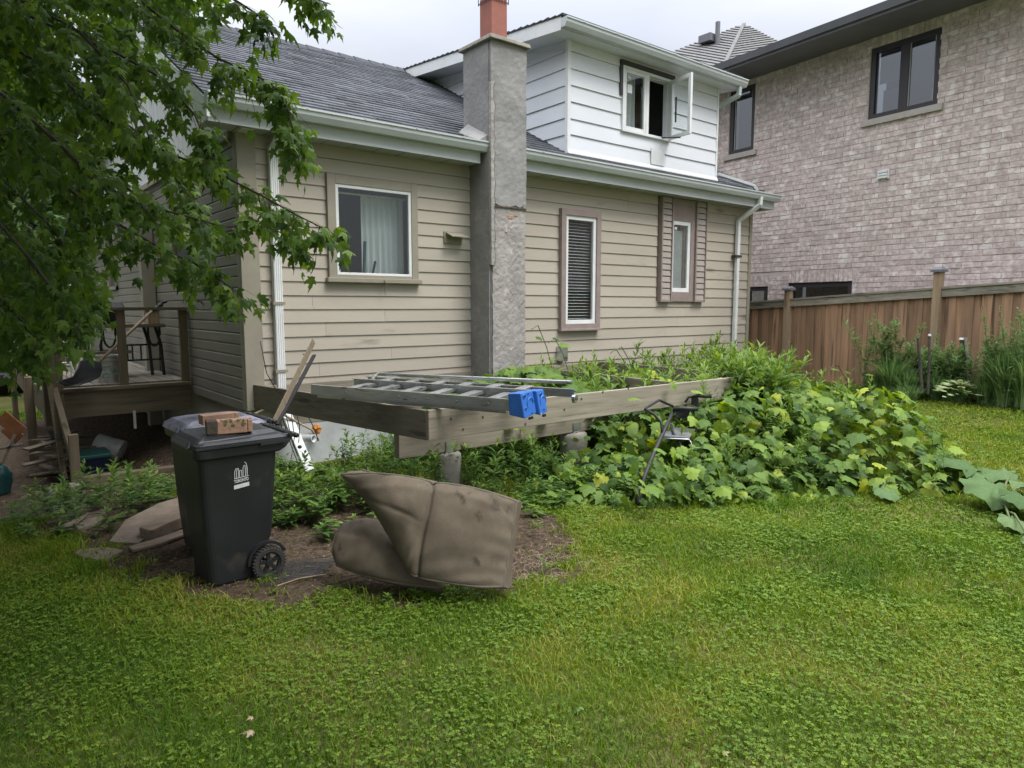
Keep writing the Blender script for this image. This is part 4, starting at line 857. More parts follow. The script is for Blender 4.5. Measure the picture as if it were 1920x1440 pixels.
# ------------------------------------------------------------------ wheelie bins
def bin_parts(t, ox, oy, oz, lidmat='lid', logo=True):
    """local x: towards the wheels and handle, local y: away from us; body .42 long at the foot, .50 at the rim, .94 high"""
    Rz = Matrix.Rotation(radians(2), 3, 'Z')
    def q(x, y, z): v = Rz @ Vector((x, y, 0)); return Vector((ox+v.x, oy+v.y, oz+z))
    def ring(x0, x1, y0, y1, z, r=.045, n=4, notch=0):
        pts = []
        for cx, cy, a0 in ((x1-r, y0+r, -90), (x1-r, y1-r, 0), (x0+r, y1-r, 90), (x0+r, y0+r, 180)):
            for i in range(n+1): a = radians(a0+90*i/n); pts.append(q(cx+r*cos(a), cy+r*sin(a), z))
        return pts
    def loft(rs, capb=True, capt=True):
        mb = MB(); n = len(rs[0])
        for r in rs: mb.v += [tuple(p) for p in r]
        for i in range(len(rs)-1):
            for j in range(n): mb.f.append((i*n+j, i*n+(j+1) % n, (i+1)*n+(j+1) % n, (i+1)*n+j))
        if capb: mb.f.append(tuple(range(n))[::-1])
        if capt: mb.f.append(tuple((len(rs)-1)*n+j for j in range(n)))
        return mb
    body = ob('body', loft([ring(0.01, .262, .03, .37, 0), ring(0.0, .282, .02, .38, .02), ring(-.006, .295, .015, .385, .10), ring(-.012, .34, .01, .39, .17), ring(-.02, .385, .005, .395, .26), ring(-.03, .40, -.003, .403, .45), ring(-.045, .425, -.018, .418, .80), ring(-.05, .43, -.025, .425, .835)]), M['bin'], t, bevel=.003, smooth=False)
    rim = ob('rim', loft([ring(-.060, .445, -.036, .436, .80), ring(-.072, .465, -.046, .446, .812), ring(-.074, .468, -.048, .448, .855), ring(-.066, .46, -.04, .44, .865)]), M['bin'], body, bevel=.003)
    lid = ob('lid', loft([ring(-.068, .475, -.052, .452, .858), ring(-.076, .485, -.058, .458, .868), ring(-.076, .49, -.058, .458, .893), ring(-.06, .47, -.045, .445, .905), ring(-.03, .43, -.01, .41, .925), ring(.03, .37, .04, .36, .938), ring(.10, .30, .1, .30, .942)]), M[lidmat], t, bevel=.003, smooth=False)
    ob('lid_rib', MB().bar(q(-.072, -.062, .875), q(.44, -.062, .878), .012, .010).bar(q(.30, -.066, .866), q(.485, -.066, .868), .01, .018), M[lidmat], lid)
    ob('lid_lip', MB().hexa([q(-.10, .03, .872), q(-.07, .03, .872), q(-.07, .37, .872), q(-.10, .37, .872), q(-.09, .05, .90), q(-.07, .04, .912), q(-.07, .36, .912), q(-.09, .35, .90)]), M[lidmat], lid, bevel=.006)
    # lifted corners of the lid either side of a hollow
    ob('lid_ridge', MB().hexa([q(-.07, -.04, .90), (q(.44, -.04, .90)), q(.40, .03, .915), q(-.03, .03, .915), q(-.05, -.03, .915), q(.42, -.03, .925), q(.40, .02, .945), q(.0, .02, .940)]), M[lidmat], lid, bevel=.008)
    hd = MB()
    for y in (-.015, .415): hd.hexa([q(.43, y-.02, .80), q(.47, y-.02, .82), q(.47, y+.02, .82), q(.43, y+.02, .80), q(.43, y-.02, .905), q(.545, y-.015, .905), q(.545, y+.015, .905), q(.43, y+.02, .905)])
    ob('hinge_bracket', hd, M['bin'], body, bevel=.006)
    ob('handle', MB().tube([q(.545, -.03, .885), q(.545, .43, .885)], .016, 12), M['bin'], body, smooth=True)
    ob('hinge_pin', MB().tube([q(.50, -.045, .90), q(.50, .445, .90)], .012, 8), M['blackp'], lid)
    ob('axle', MB().tube([q(.335, -.035, .10), q(.335, .435, .10)], .011, 8), M['black'], t)
    ob('wheel_arch', MB().prism([q(.335+.125*cos(a), .012, .11+.125*sin(a)) for a in np.linspace(radians(20), radians(185), 12)]+[q(.335+.108*cos(a), .012, .11+.108*sin(a)) for a in np.linspace(radians(185), radians(20), 12)], Rz @ Vector((0, -.035, 0))), M['bin'], body)
    for y0, dy in ((-.052, 1), (.41, 1)):
        ax = tuple(Rz @ Vector((0, 1, 0))); c = q(.335, y0, .10)
        wmb = MB().lathe([(.072, 0), (.095, 0), (.101, .010), (.101, .04), (.095, .05), (.072, .05), (.072, 0)], c, ax, 40)
        wh = ob('wheel', wmb, M['rubber'], t)
        tr = MB()
        for k in range(30):
            a = 2*pi*k/30; tr.bar(q(.335+.101*cos(a), y0+.002, .10+.101*sin(a)), q(.335+.101*cos(a+.1), y0+.048, .10+.101*sin(a+.1)), .010, .010, (cos(a), 0, sin(a)))
        ob('tread', tr, M['rubber'], wh)
        hb = MB().lathe([(0, .002), (.02, .002), (.024, .012), (.024, .04), (0, .04)], c, ax, 16).lathe([(.060, .012), (.074, .008), (.074, .04), (.060, .036), (.060, .012)], c, ax, 30)
        for k in range(5):
            a = 2*pi*k/5+.4; hb.bar(q(.335+.018*cos(a), y0+.018, .10+.018*sin(a)), q(.335+.068*cos(a), y0+.018, .10+.068*sin(a)), .022, .016, tuple(Rz @ Vector((0, 1, 0))))
        ob('hub', hb, M['bin'], wh)
    if logo:
        # skyline mark, word and white strip on the side panel
        def f3(x, z, o=.0035):
            yy = .02+(-.018-.02)*min(1, max(0, (z-.02)/.78)); return q(x, yy-o, z)
        def seg(a, b, w, mb): mb.bar(f3(*a), f3(*b), .0012, w, (0, 0, 1) if abs(a[0]-b[0]) > abs(a[1]-b[1]) else (1, 0, 0)); return mb
        mb = MB(); X0 = .155; Z0 = .665
        for pts in ([(0, 0), (0, .040), (.005, .056), (.012, .060)], [(.011, 0), (.011, .043), (.016, .055), (.022, .057), (.023, 0)], [(.029, .0), (.029, .043), (.041, .040), (.043, .0)], [(.050, 0), (.050, .050), (.056, .066), (.063, .064), (.064, 0)], [(.074, 0), (.073, .058), (.070, .074), (.064, .084), (.059, .086)], [(.0745, 0), (.0745, .058)]):
            for a, b in zip(pts[:-1], pts[1:]): seg((X0+a[0], Z0+a[1]+.12*a[0]), (X0+b[0], Z0+b[1]+.12*b[0]), .0034, mb)
        seg((X0-.004, Z0-.002), (X0+.083, Z0+.006), .0034, mb)
        ob('skyline_mark', mb, M['print'], body)
        mb = MB(); mb.hexa([f3(X0-.006, Z0-.068, .001), f3(X0+.086, Z0-.058, .001), f3(X0+.086, Z0-.058, .0035), f3(X0-.006, Z0-.068, .0035), f3(X0-.006, Z0-.044, .001), f3(X0+.086, Z0-.034, .001), f3(X0+.086, Z0-.034, .0035), f3(X0-.006, Z0-.044, .0035)])
        ob('white_strip', mb, M['print'], body)
        cu = bpy.data.curves.new('word', 'FONT'); cu.body = 'TORONTO'; cu.size = .026; cu.extrude = .0006; cu.offset = .0007; cu.space_character = 1.0
        to = bpy.data.objects.new('word', cu); COL.objects.link(to); bpy.context.view_layer.update()
        dg = bpy.context.evaluated_depsgraph_get(); wm = bpy.data.meshes.new_from_object(to.evaluated_get(dg)); bpy.data.objects.remove(to); wm.materials.clear()
        xsv = [v.co.x for v in wm.vertices]; w_ = max(xsv)-min(xsv)
        tilt = atan(.038/.78)
        Mx = Matrix.Translation(f3(X0-.004, Z0-.030, .004)) @ Rz.to_4x4() @ Matrix.Rotation(radians(-6), 4, 'Y') @ Matrix.Rotation(pi/2+tilt, 4, 'X') @ Matrix.Diagonal((.087/w_, 1.05, 1, 1))
        wm.transform(Mx); wm.materials.append(M['print']); ob('word_toronto', wm, None, body)
bq = onZ(397, 1106)
b1 = thing('wheelie_bin', (bq[0], bq[1], 0), 'black wheelie bin with white city print and two bricks on its lid', 'bin', 'black wheelie bins')
bin_parts(b1, bq[0], bq[1]-.02, float(gh(bq[0], bq[1])))
b2 = thing('wheelie_bin', (bq[0]+.05, bq[1]+.58, 0), 'black wheelie bin with bluish glare painted on its lid standing behind the printed one', 'bin', 'black wheelie bins')
bin_parts(b2, bq[0]+.085, bq[1]+.60, .0, 'lid_glare', False)
def brick(cx, cy, cz, rz, L_=.20, W_=.095, H_=.06, label='', moss=False, nub=False):
    t = thing('loose_brick', (cx, cy, cz), label, 'brick', 'loose bricks on the bin lid')
    Rm = Matrix.Rotation(rz, 3, 'Z')
    def q(x, y, z): v = Rm @ Vector((x, y, 0)); return Vector((cx+v.x, cy+v.y, cz+z))
    def bb(x0, x1, y0, y1, z0, z1): return [q(x0, y0, z0), q(x1, y0, z0), q(x1, y1, z0), q(x0, y1, z0), q(x0, y0, z1), q(x1, y0, z1), q(x1, y1, z1), q(x0, y1, z1)]
    body = ob('brick_body', MB().hexa(bb(-L_/2, L_/2-.03, -W_/2, W_/2, 0, H_)), M['paver'], t, bevel=.004)
    ob('brick_rib', MB().hexa(bb(L_/2-.027, L_/2, -W_/2+.003, W_/2-.003, .002, H_-.002)), M['paver'], t, bevel=.004)
    if moss:
        mb = MB()
        for k in range(34):
            x = random.choice([-.03, .0, .06, .08])+random.gauss(0, .013); sz = random.uniform(.007, .015)
            top = random.random() < .55; c = q(x, -W_/2+random.uniform(.004, .035), H_-.002) if top else q(x, -W_/2+.001, H_-random.uniform(.0, .035))
            mb.lathe([(0, sz*.35), (sz*.6, sz*.28), (sz, 0)], c, (0, 0, 1) if top else (0, -1, .2), 7)
        mb.v = [(a+random.uniform(-.002, .002), b+random.uniform(-.002, .002), c+random.uniform(-.002, .002)) for a, b, c in mb.v]
        ob('moss', mb, M['moss'], t); ob('burnt_end', MB().hexa(bb(-L_/2-.008, -L_/2+.055, -W_/2-.004, W_/2, .002, H_+.004)), M['char'], t, bevel=.006)
zl = .943; k1 = onZ(417, 794, zl); k2 = onZ(436, 813, zl)
brick(k1[0], k1[1]+.07, zl-.004, radians(3), .235, .09, .062, label='clean pinkish brick lying behind the mossy one on the bin lid')
brick(k2[0], k2[1]+.05, zl+.0, radians(-10), .25, .09, .080, label='mossy brick with a blackened end on the front of the bin lid', moss=True)

# ------------------------------------------------------------------ folded brown cushion
cu_ = thing('cushion', (2.2, 3.7, 0), 'large dirty brown upholstered cushion folded over on the ground', 'cushion')
def slab(name, ctrl, th, parent, nu=56, nv=40, bulge=.06, wr=.006, shift=(0, 0), seamu=None):
    C_ = np.array(ctrl, float); r, c, _ = C_.shape     # rows along v (top->bottom), columns along u
    def cr(t, n):   # catmull-rom basis weights
        x = t*(n-1); i = min(int(x), n-2); f = x-i; w = np.zeros(n); k = [max(i-1, 0), i, i+1, min(i+2, n-1)]
        b = [-.5*f+f*f-.5*f**3, 1-2.5*f*f+1.5*f**3, .5*f+2*f*f-1.5*f**3, -.5*f*f+.5*f**3]
        for kk, bb_ in zip(k, b): w[kk] += bb_
        return w
    U = np.array([cr(i/nu, c) for i in range(nu+1)]); Vv = np.array([cr(j/nv, r) for j in range(nv+1)])
    Sf = np.einsum('jr,rck,ic->jik', Vv, C_, U)
    du = np.gradient(Sf, axis=1); dv = np.gradient(Sf, axis=0); nn = np.cross(du, dv); nn /= np.linalg.norm(nn, axis=2, keepdims=True)
    if nn[nv//2, nu//2] @ (CAM-Sf[nv//2, nu//2]) < 0: nn = -nn
    uu = np.linspace(0, 1, nu+1)[None, :]; vv = np.linspace(0, 1, nv+1)[:, None]
    ed = np.minimum(np.minimum(uu, 1-uu)*6, np.minimum(vv, 1-vv)*5); pill = np.sqrt(np.clip(1-(1-np.clip(ed, 0, 1))**2, 0, 1))
    h = bulge*pill*(.5+.5*np.sin(pi*uu)**.5*np.sin(pi*vv)**.5)+wr*(np.sin(uu*19+vv*6+2*np.sin(vv*7))*np.sin(vv*11+uu*4))*pill
    h = h+.005*np.sin(uu*47+3*np.sin(vv*9))*np.exp(-vv*7)*pill+.006*np.sin(vv*38+uu*5)*np.exp(-(1-uu)*8)*pill
    h = h+.0025*np.sin((uu*1.6+vv)*31+4*np.sin(uu*6+vv*3))*np.exp(-((uu-.32)/.16)**2)*pill+.006*np.exp(-((vv-.12-.5*(uu-.5)**2)/.035)**2)*pill-.009*np.exp(-((vv-.30-.25*uu)/.03)**2)*np.exp(-((uu-.28)/.16)**2)
    for q0, q1, qd in ((.62, .3, .02), (.8, .62, .015), (.7, .75, .018), (.25, .55, .02)): h = h-.007*np.exp(-(((uu-q0)/.07)**2+((vv-q1)/.09)**2))
    if seamu is not None:
        dd = uu-(seamu[0]+(seamu[1]-seamu[0])*vv); h = h-.022*np.exp(-(dd/.009)**2)-.010*np.exp(-(dd/.03)**2)
    Fr = Sf+nn*h[..., None]; Bk = Sf-nn*(th+.3*bulge*pill[..., None])+rt*shift[0]+np.array([0, 0, shift[1]])
    V = np.concatenate([Fr.reshape(-1, 3), Bk.reshape(-1, 3)]); n1 = (nu+1)*(nv+1); f = []
    ix = lambda j, i: j*(nu+1)+i
    for j in range(nv):
        for i in range(nu): f.append((ix(j, i), ix(j+1, i), ix(j+1, i+1), ix(j, i+1))); f.append((n1+ix(j, i), n1+ix(j, i+1), n1+ix(j+1, i+1), n1+ix(j+1, i)))
    loop = [ix(0, i) for i in range(nu)]+[ix(j, nu) for j in range(nv)]+[ix(nv, nu-i) for i in range(nu)]+[ix(nv-j, 0) for j in range(nv)]
    # side wall with a slight bulge
    m0 = len(V); mid = [(V[a]+V[a+n1])/2+(V[a]-Sf[nv//2, nu//2])/np.linalg.norm(V[a]-Sf[nv//2, nu//2])*.02 for a in loop]; V = np.concatenate([V, np.array(mid)])
    n = len(loop)
    for k in range(n):
        a, b = loop[k], loop[(k+1) % n]; f += [(a, b, m0+(k+1) % n, m0+k), (m0+k, m0+(k+1) % n, n1+b, n1+a)]
    mb = MB(); mb.v = [tuple(v) for v in V]; mb.f = f
    o = ob(name, mb, M['fabric'], parent, smooth=True)
    ob('piping', MB().tube([V[a] for a in loop]+[V[loop[0]]], .0085, 8, False), M['piping'], o, smooth=True)
    ob('piping', MB().tube([V[a+n1] for a in loop]+[V[loop[0]+n1]], .0085, 8, False), M['piping'], o, smooth=True)
    if seamu is not None:
        pts = [Fr[j, int(round((seamu[0]+(seamu[1]-seamu[0])*j/nv)*nu))] for j in range(1, nv)]
        ob('seam', MB().tube([p+nn[nv//2, nu//2]*.001 for p in pts], .0028, 5, False), M['piping'], o, smooth=True)
    return o
D1 = 4.12
rows = [
    [(640, 890, 4.22), (700, 888, 4.15), (755, 893, 4.12), (812, 904, 4.10), (870, 912, 4.12), (925, 926, 4.15), (968, 941, 4.2)],
    [(668, 918, 4.18), (715, 930, 4.06), (760, 940, 4.02), (805, 950, 4.00), (865, 955, 4.03), (920, 968, 4.07), (962, 985, 4.13)],
    [(700, 955, 4.14), (733, 975, 4.02), (765, 985, 3.97), (795, 995, 3.96), (855, 1005, 3.98), (912, 1015, 4.02), (955, 1030, 4.08)],
    [(728, 1000, 4.12), (748, 1020, 4.0), (768, 1030, 3.95), (788, 1040, 3.94), (845, 1052, 3.95), (905, 1062, 3.98), (948, 1070, 4.03)],
    [(758, 1050, 4.1), (764, 1062, 4.0), (770, 1072, 3.95), (784, 1082, 3.94), (838, 1092, 3.93), (898, 1100, 3.94), (942, 1100, 3.98)]]
slab('upper_fold', [[P(x, y, d) for x, y, d in r] for r in rows], .10, cu_, bulge=.03, shift=(.075, .02), seamu=(.5, .5), nu=110, nv=80)
rows = [
    [(640, 985, 4.38), (668, 976, 4.36), (700, 975, 4.34), (740, 990, 4.32), (790, 1010, 4.3)],
    [(630, 1005, 4.28), (668, 1003, 4.22), (705, 1005, 4.19), (750, 1020, 4.18), (800, 1040, 4.2)],
    [(624, 1030, 4.22), (670, 1040, 4.14), (712, 1048, 4.1), (755, 1058, 4.1), (815, 1075, 4.12)],
    [(632, 1060, 4.18), (680, 1078, 4.1), (722, 1088, 4.06), (765, 1096, 4.05), (830, 1102, 4.06)]]
slab('lower_fold', [[P(x, y, d) for x, y, d in r] for r in rows], .12, cu_, nu=40, nv=26, bulge=.04, seamu=None)

# ------------------------------------------------------------------ porch on the left and what stands on it
PZ = .79; PY = 9.3
porch = thing('porch', (1.5, PY, gh(1.5, PY)), 'old raised timber porch with railing against the left side of the house', 'porch')
ob('front_beam', MB().box((.86, PY-.02, PZ-.36), (2.25, PY+.02, PZ-.06)), M['railX'], porch, bevel=.004)
ob('top_board', MB().box((.78, PY-.07, PZ-.058), (2.25, PY+.05, PZ-.018)), M['railX'], porch, bevel=.004)
ob('side_beam', MB().box((.72, PY+.05, PZ-.36), (.76, 14.6, PZ-.06)), wood('side_beam_wood', (.18, .14, .09), (.1, .08, .05), 1), porch)
x = .78
while x < 2.2:
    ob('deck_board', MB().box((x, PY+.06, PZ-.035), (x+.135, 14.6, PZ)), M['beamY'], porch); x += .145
def post(x0, x1, y0, y1, z0, z1, par_=porch, m='postZ', nm='post'): return ob(nm, MB().box((x0, y0, z0), (x1, y1, z1)), M[m], par_, bevel=.006)
post(.70, .855, PY-.09, PY+.05, PZ-.42, 1.72); post(.855, .895, PY-.06, PY+.0, .30, 1.6)
post(1.47, 1.56, PY-.02, PY+.03, PZ-.05, 1.66, nm='baluster'); post(2.15, 2.245, PY-.02, PY+.04, PZ-.05, 1.66, nm='baluster')
ob('hand_rail', MB().box((.86, PY-.05, 1.655), (2.25, PY+.05, 1.695)), M['railX'], porch, bevel=.004)
post(.62, .73, 10.9, 11.0, -.5, PZ); post(.64, .72, 14.3, 14.4, -.5, 1.7)
g1 = onX(132, 940, .9)
ob('leg', MB().bar((.80, PY-.1, PZ-.02), (.885, PY-.55, .1), .13, .06, (1, 0, 0)), M['postZ'], porch, bevel=.004)
post(.84, .93, PY-.75, PY-.66, -.3, .35, nm='leg')
ob('brace_board', MB().bar((.75, PY-.13, .95), (.82, PY-.30, -.2), .05, .10, (0, 1, 0)), M['railX'], porch)
ob('hanging_strip', MB().box((1.58, PY-.03, .24), (1.61, PY-.025, .46)), M['pail'], porch)
for (cx, cy, w, lab) in ((.66, 8.25, .12, 'left grey concrete block beside the porch leg'), (.86, 8.3, .13, 'right grey concrete block under the porch leg')):
    t = thing('concrete_block', (cx, cy, -.36), lab, 'block', 'concrete blocks at the porch foot')
    ob('block', MB().box((cx-w/2, cy-.08, -.45), (cx+w/2, cy+.08, -.12)), M['concrete'], t, bevel=.01)
# table and things on it
tb = thing('patio_table', (1.8, 10.4, PZ), 'low wooden topped table with dark metal legs on the porch', 'table')
ob('tabletop', MB().box((1.27, 10.1, 1.43), (2.17, 10.6, 1.475)), M['railX'], tb, bevel=.004)
for x in (1.42, 1.62, 1.98, 2.12):
    a_ = ob('leg', MB().tube([(x+(.04 if x < 1.9 else -.06), 10.2, 1.44), (x, 10.2, 1.2), (x+.02, 10.2, PZ)], .020, 8), M['black'], tb)
ob('shelf', MB().box((1.25, 10.05, 1.10), (1.75, 10.5, 1.135)), M['railX'], tb)
for z in (1.20, 1.0): ob('crossbar', MB().tube([(1.62, 10.22, z), (2.12, 10.22, z)], .013, 6), M['black'], tb)
for x in (1.72, 1.78, 1.88): ob('bar', MB().tube([(x, 10.22, 1.0), (x, 10.22, 1.20)], .010, 6), M['black'], tb)
for x in (1.45, 1.97):
    ob('curved_brace', MB().tube([(x, 10.18, 1.43)]+[(x+.07-.07*cos(a), 10.18, 1.34-.16*sin(a)) for a in np.linspace(0, pi, 8)]+[(x+.14, 10.18, 1.43)], .014, 6), M['black'], tb)
gr = thing('black_box', (1.5, 10.35, 1.48), 'black box with a domed lid standing on the porch table', 'box')
ob('body', MB().hexa([(1.32, 10.15, 1.477), (1.66, 10.15, 1.477), (1.66, 10.5, 1.477), (1.32, 10.5, 1.477), (1.28, 10.12, 1.68), (1.69, 10.12, 1.68), (1.69, 10.52, 1.68), (1.28, 10.52, 1.68)]), M['blackp'], gr, bevel=.01)
ob('lid', MB().hexa([(1.26, 10.10, 1.683), (1.71, 10.10, 1.683), (1.71, 10.54, 1.683), (1.26, 10.54, 1.683), (1.33, 10.16, 1.76), (1.68, 10.16, 1.76), (1.68, 10.48, 1.76), (1.33, 10.48, 1.76)]), M['blackp'], gr, bevel=.015)
ob('label_strip', MB().box((1.37, 10.09, 1.70), (1.46, 10.098, 1.71)), M['print'], gr)
ob('handle', MB().tube([(1.38, 10.1, 1.69), (1.42, 10.02, 1.73), (1.50, 10.0, 1.76), (1.56, 10.1, 1.75)], .006, 6), M['black'], gr)
wb = thing('wooden_box', (2.0, 10.3, 1.48), 'small weathered wooden box at the right end of the porch table', 'box')
ob('box', MB().box((1.98, 10.2, 1.477), (2.12, 10.36, 1.64)), M['fencepost'], wb, bevel=.004); ob('lid', MB().box((1.97, 10.19, 1.641), (2.13, 10.37, 1.655)), M['postZ'], wb)
pt = thing('plant_pot', (1.22, 10.3, 1.48), 'small pale pot at the left end of the porch table', 'pot')
ob('pot', MB().lathe([(0, 1.477), (.05, 1.477), (.065, 1.56), (.072, 1.565), (.072, 1.585), (.06, 1.585), (.055, 1.5), (0, 1.5)], (1.33, 10.0, 0), n=16), M['pail'], pt)
bk = thing('bucket', (1.35, 9.62, PZ), 'dirty white plastic bucket standing on the porch behind the snow shovel', 'bucket')
ob('tub', MB().lathe([(0, 0), (.115, 0), (.128, .26), (.138, .262), (.138, .275), (.130, .28), (.131, .31), (.14, .312), (.14, .33), (.12, .33), (.11, .02), (0, .02)], (1.40, 9.62, PZ), n=26), M['pail'], bk, smooth=False)
ob('printed_label', MB().lathe([(.1235, .06), (.1285, .20)], (1.40, 9.62, PZ), n=26), surf('label_print', (.22, .27, .26), (.42, .44, .42), scale=22, bump=0, lo=.45, hi=.55), bk)
shv = thing('snow_shovel', (1.2, 9.1, PZ), 'snow shovel with wooden shaft and black blade leaning through the porch railing', 'shovel')
s0 = onY(184, 680, 9.2); s1 = onY(285, 583, 9.62); s2 = onY(303, 571, 9.72)
ob('shaft', MB().tube([s0, s1], .017, 10), M['straw'], shv, smooth=True)
ob('grip', MB().tube([s1, s2], [.022, .026], 10).tube([Vector(s2)+Vector((0, 0, .02)), Vector(s2)+Vector((.06, .0, .04))], .018, 8), M['blackp'], shv)
rows = [[onY(x, y, yy) for x, y, yy in r] for r in ([(150, 676, 9.0), (168, 674, 9.16), (190, 680, 9.12)], [(146, 690, 8.96), (164, 694, 9.18), (192, 694, 9.10)], [(136, 706, 8.90), (156, 712, 9.12), (188, 706, 9.04)], [(116, 712, 8.84), (138, 720, 9.02), (170, 716, 8.96)], [(108, 716, 8.80), (124, 726, 8.92), (150, 722, 8.86)])]
mb = MB(); 
for r in rows: mb.v += [tuple(p) for p in r]
mb.f = [(i*3+j, i*3+j+1, i*3+j+4, i*3+j+3) for i in range(4) for j in range(2)]
bl = ob('blade', mb, M['blackp'], shv, smooth=True); sf_ = bl.modifiers.new('t', 'SOLIDIFY'); sf_.thickness = .012
ob('wear_edge', MB().tube([rows[4][0], rows[4][1], rows[4][2]], .008, 6), M['alu'], shv)
wr = thing('wire_rack', (1.15, 10.6, PZ), 'dark wire rack standing on the porch behind the shovel', 'rack')
for i in range(7): ob('wire', MB().tube([(1.02+.05*i, 10.6, PZ), (1.02+.05*i, 10.6, 1.24)], .005, 5), M['alu'], wr)
for z in (PZ+.16, PZ+.19, 1.24): ob('wire', MB().tube([(.98, 10.6, z), (1.36, 10.6, z)], .008, 5), M['white'], wr)
cn = thing('white_cane', (1.0, 9.35, PZ), 'thin white pole leaning behind the porch corner post', 'pole')
c0 = onY(103, 602, 9.6); c1 = onY(139, 700, 9.4); ob('pole', MB().tube([c0, c1], .010, 8), M['white'], cn)
bs = thing('dark_board', (1.1, 12, PZ), 'dark board standing at the back of the porch', 'board')
ob('board', MB().box((.98, 12.4, 1.15), (1.40, 12.44, 1.62)), M['darkframe'], bs); ob('stand', MB().box((1.0, 12.44, PZ), (1.38, 12.47, 1.15)), M['postZ'], bs)
# under the porch
pl_ = thing('bucket', (1.45, 9.9, -.1), 'scuffed white bucket lying on its side under the porch', 'bucket')
c = onY(205, 838, 9.8); pax = Vector((.75, -.45, -.38)).normalized()
ob('tub', MB().lathe([(0, -.16), (.115, -.16), (.118, -.10), (.126, .05), (.132, .052), (.132, .07), (.128, .09), (.136, .10), (.136, .12), (.136, .155), (0, .16)], c, tuple(pax), 28), M['pail'], pl_)
ob('bail', MB().tube([Vector(c)+Vector((0.02, -.14, .05)), Vector(c)+Vector((.1, -.2, -.08)), Vector(c)+Vector((.12, -.1, -.16))], .004, 5), M['alu'], pl_)
cr_ = thing('crate', (1.15, 9.6, -.2), 'dark blue tub with a teal rim under the porch', 'tub')
c = onY(173, 868, 9.4)
ob('tub', MB().hexa([(c[0]-.15, 9.25, c[2]-.18), (c[0]+.12, 9.25, c[2]-.18), (c[0]+.12, 9.6, c[2]-.18), (c[0]-.15, 9.6, c[2]-.18), (c[0]-.18, 9.2, c[2]+.09), (c[0]+.16, 9.2, c[2]+.09), (c[0]+.16, 9.65, c[2]+.09), (c[0]-.18, 9.65, c[2]+.09)]), M['navy'], cr_, bevel=.01)
ob('rim', MB().box((c[0]-.20, 9.18, c[2]+.09), (c[0]+.18, 9.67, c[2]+.13)), M['teal'], cr_, bevel=.008)
junk = thing('scrap_boards', (.95, 9.9, -.3), 'heap of dark scrap boards and slats under the left of the porch', 'boards')
for i in range(16):
    a = Vector((random.uniform(.72, 1.1), random.uniform(9.4, 10.6), random.uniform(-.34, .18))); d = Vector((random.uniform(-.5, .6), random.uniform(-.5, .5), random.uniform(-.12, .12)))
    ob('board', MB().bar(a-d*.6, a+d*.6, random.uniform(.05, .14), .02), M[random.choice(['postZ', 'plankw', 'railX'])], junk)
ob('sheet', MB().hexa([(.74, 9.2, .22), (1.02, 9.2, .17), (1.02, 9.7, .17), (.74, 9.7, .24), (.74, 9.2, .235), (1.02, 9.2, .185), (1.02, 9.7, .185), (.74, 9.7, .255)]), M['black'], junk)
# low wall of retaining timber in front of the porch hollow
tbm = thing('retaining_timber', (1.2, 7.9, -.3), 'dark rotten timber edging the hollow under the porch', 'timber')
for i, z in enumerate((-.36, -.22)): ob('timber', MB().bar((.92, 8.45, z+.07), (2.2, 8.35, z+.07), .12, .13), M['postZ'], tbm, bevel=.008)
# things left of the porch
og = thing('orange_scrap', (.35, 10.5, .1), 'broken orange sheet scraps leaning at the far left edge by the porch', 'scrap')
for i, (p0, p1, w_) in enumerate((((2, 780), (40, 812), .17), ((-10, 796), (30, 806), .05), ((10, 800), (36, 824), .16))):
    a = onY(*p0, 10.4+.06*i); b = onY(*p1, 10.3+.06*i); ob('shard', MB().bar(a, b, .02, w_, (0, 0, 1)), M['orange'] if i != 1 else M['white'], og)
for i, (p0, p1) in enumerate((((28, 815), (4, 870)), ((-20, 845), (42, 834)))):
    a = onY(*p0, 10.2); b = onY(*p1, 10.2); ob('stick', MB().bar(a, b, .03, .03), M['fencerail'], og)
gt = thing('green_tarp', (.3, 9.4, -.2), 'crumpled green tarp at the far left edge', 'tarp')
c = onY(0, 884, 9.4); mb = MB().lathe([(0, .07), (.05, .04), (.08, .01), (.09, -.04), (.09, -.10), (.07, -.25)], c, n=18); mb.v = [(a+random.uniform(-.02, .02), b+random.uniform(-.02, .02), c_+random.uniform(-.02, .02)) for a, b, c_ in mb.v]; ob('sheet', mb, M['teal'], gt, smooth=True)
# a car far down the drive
cc = P(-42, 725, 15.5)
car = thing('parked_car', (cc[0], cc[1], -.33), 'grey parked car with a red tail light at the left edge', 'car')
X0, Y0 = cc[0], cc[1]; g0 = -.33; Rc = Matrix.Rotation(radians(-8), 3, 'Z')
def cq(x, y, z): v = Rc @ Vector((x, y, 0)); return Vector((X0+v.x, Y0+v.y, g0+z))
prof_ = [(0, .28), (.02, .62), (.12, .92), (.42, .98), (.95, 1.42), (1.6, 1.48), (2.7, 1.42), (3.3, .98), (4.2, .84), (4.35, .6), (4.35, .28)]
ob('body', MB().prism([cq(-.85, y, z) for y, z in prof_], Rc @ Vector((1.7, 0, 0))), M['car'], car, bevel=.06)
ob('rear_window', MB().hexa([cq(-.62, .50, 1.03), cq(.62, .50, 1.03), cq(.62, .53, 1.03), cq(-.62, .53, 1.03), cq(-.55, .86, 1.38), cq(.55, .86, 1.38), cq(.55, .9, 1.38), cq(-.55, .9, 1.38)]), M['glass_dark'], car)
for sx in (-.72, .72):
    ob('tail_light', MB().box(cq(sx-.14, -.01, .70), cq(sx+.14, .10, .90)), M['red'], car, bevel=.02)
for sx in (-.82, .66):
    for y in (.8, 3.4): ob('wheel', MB().lathe([(0, 0), (.31, 0), (.33, .03), (.33, .15), (.31, .18), (0, .18)], cq(sx, y, .33), tuple(Rc @ Vector((1, 0, 0))), 22), M['rubber'], car)
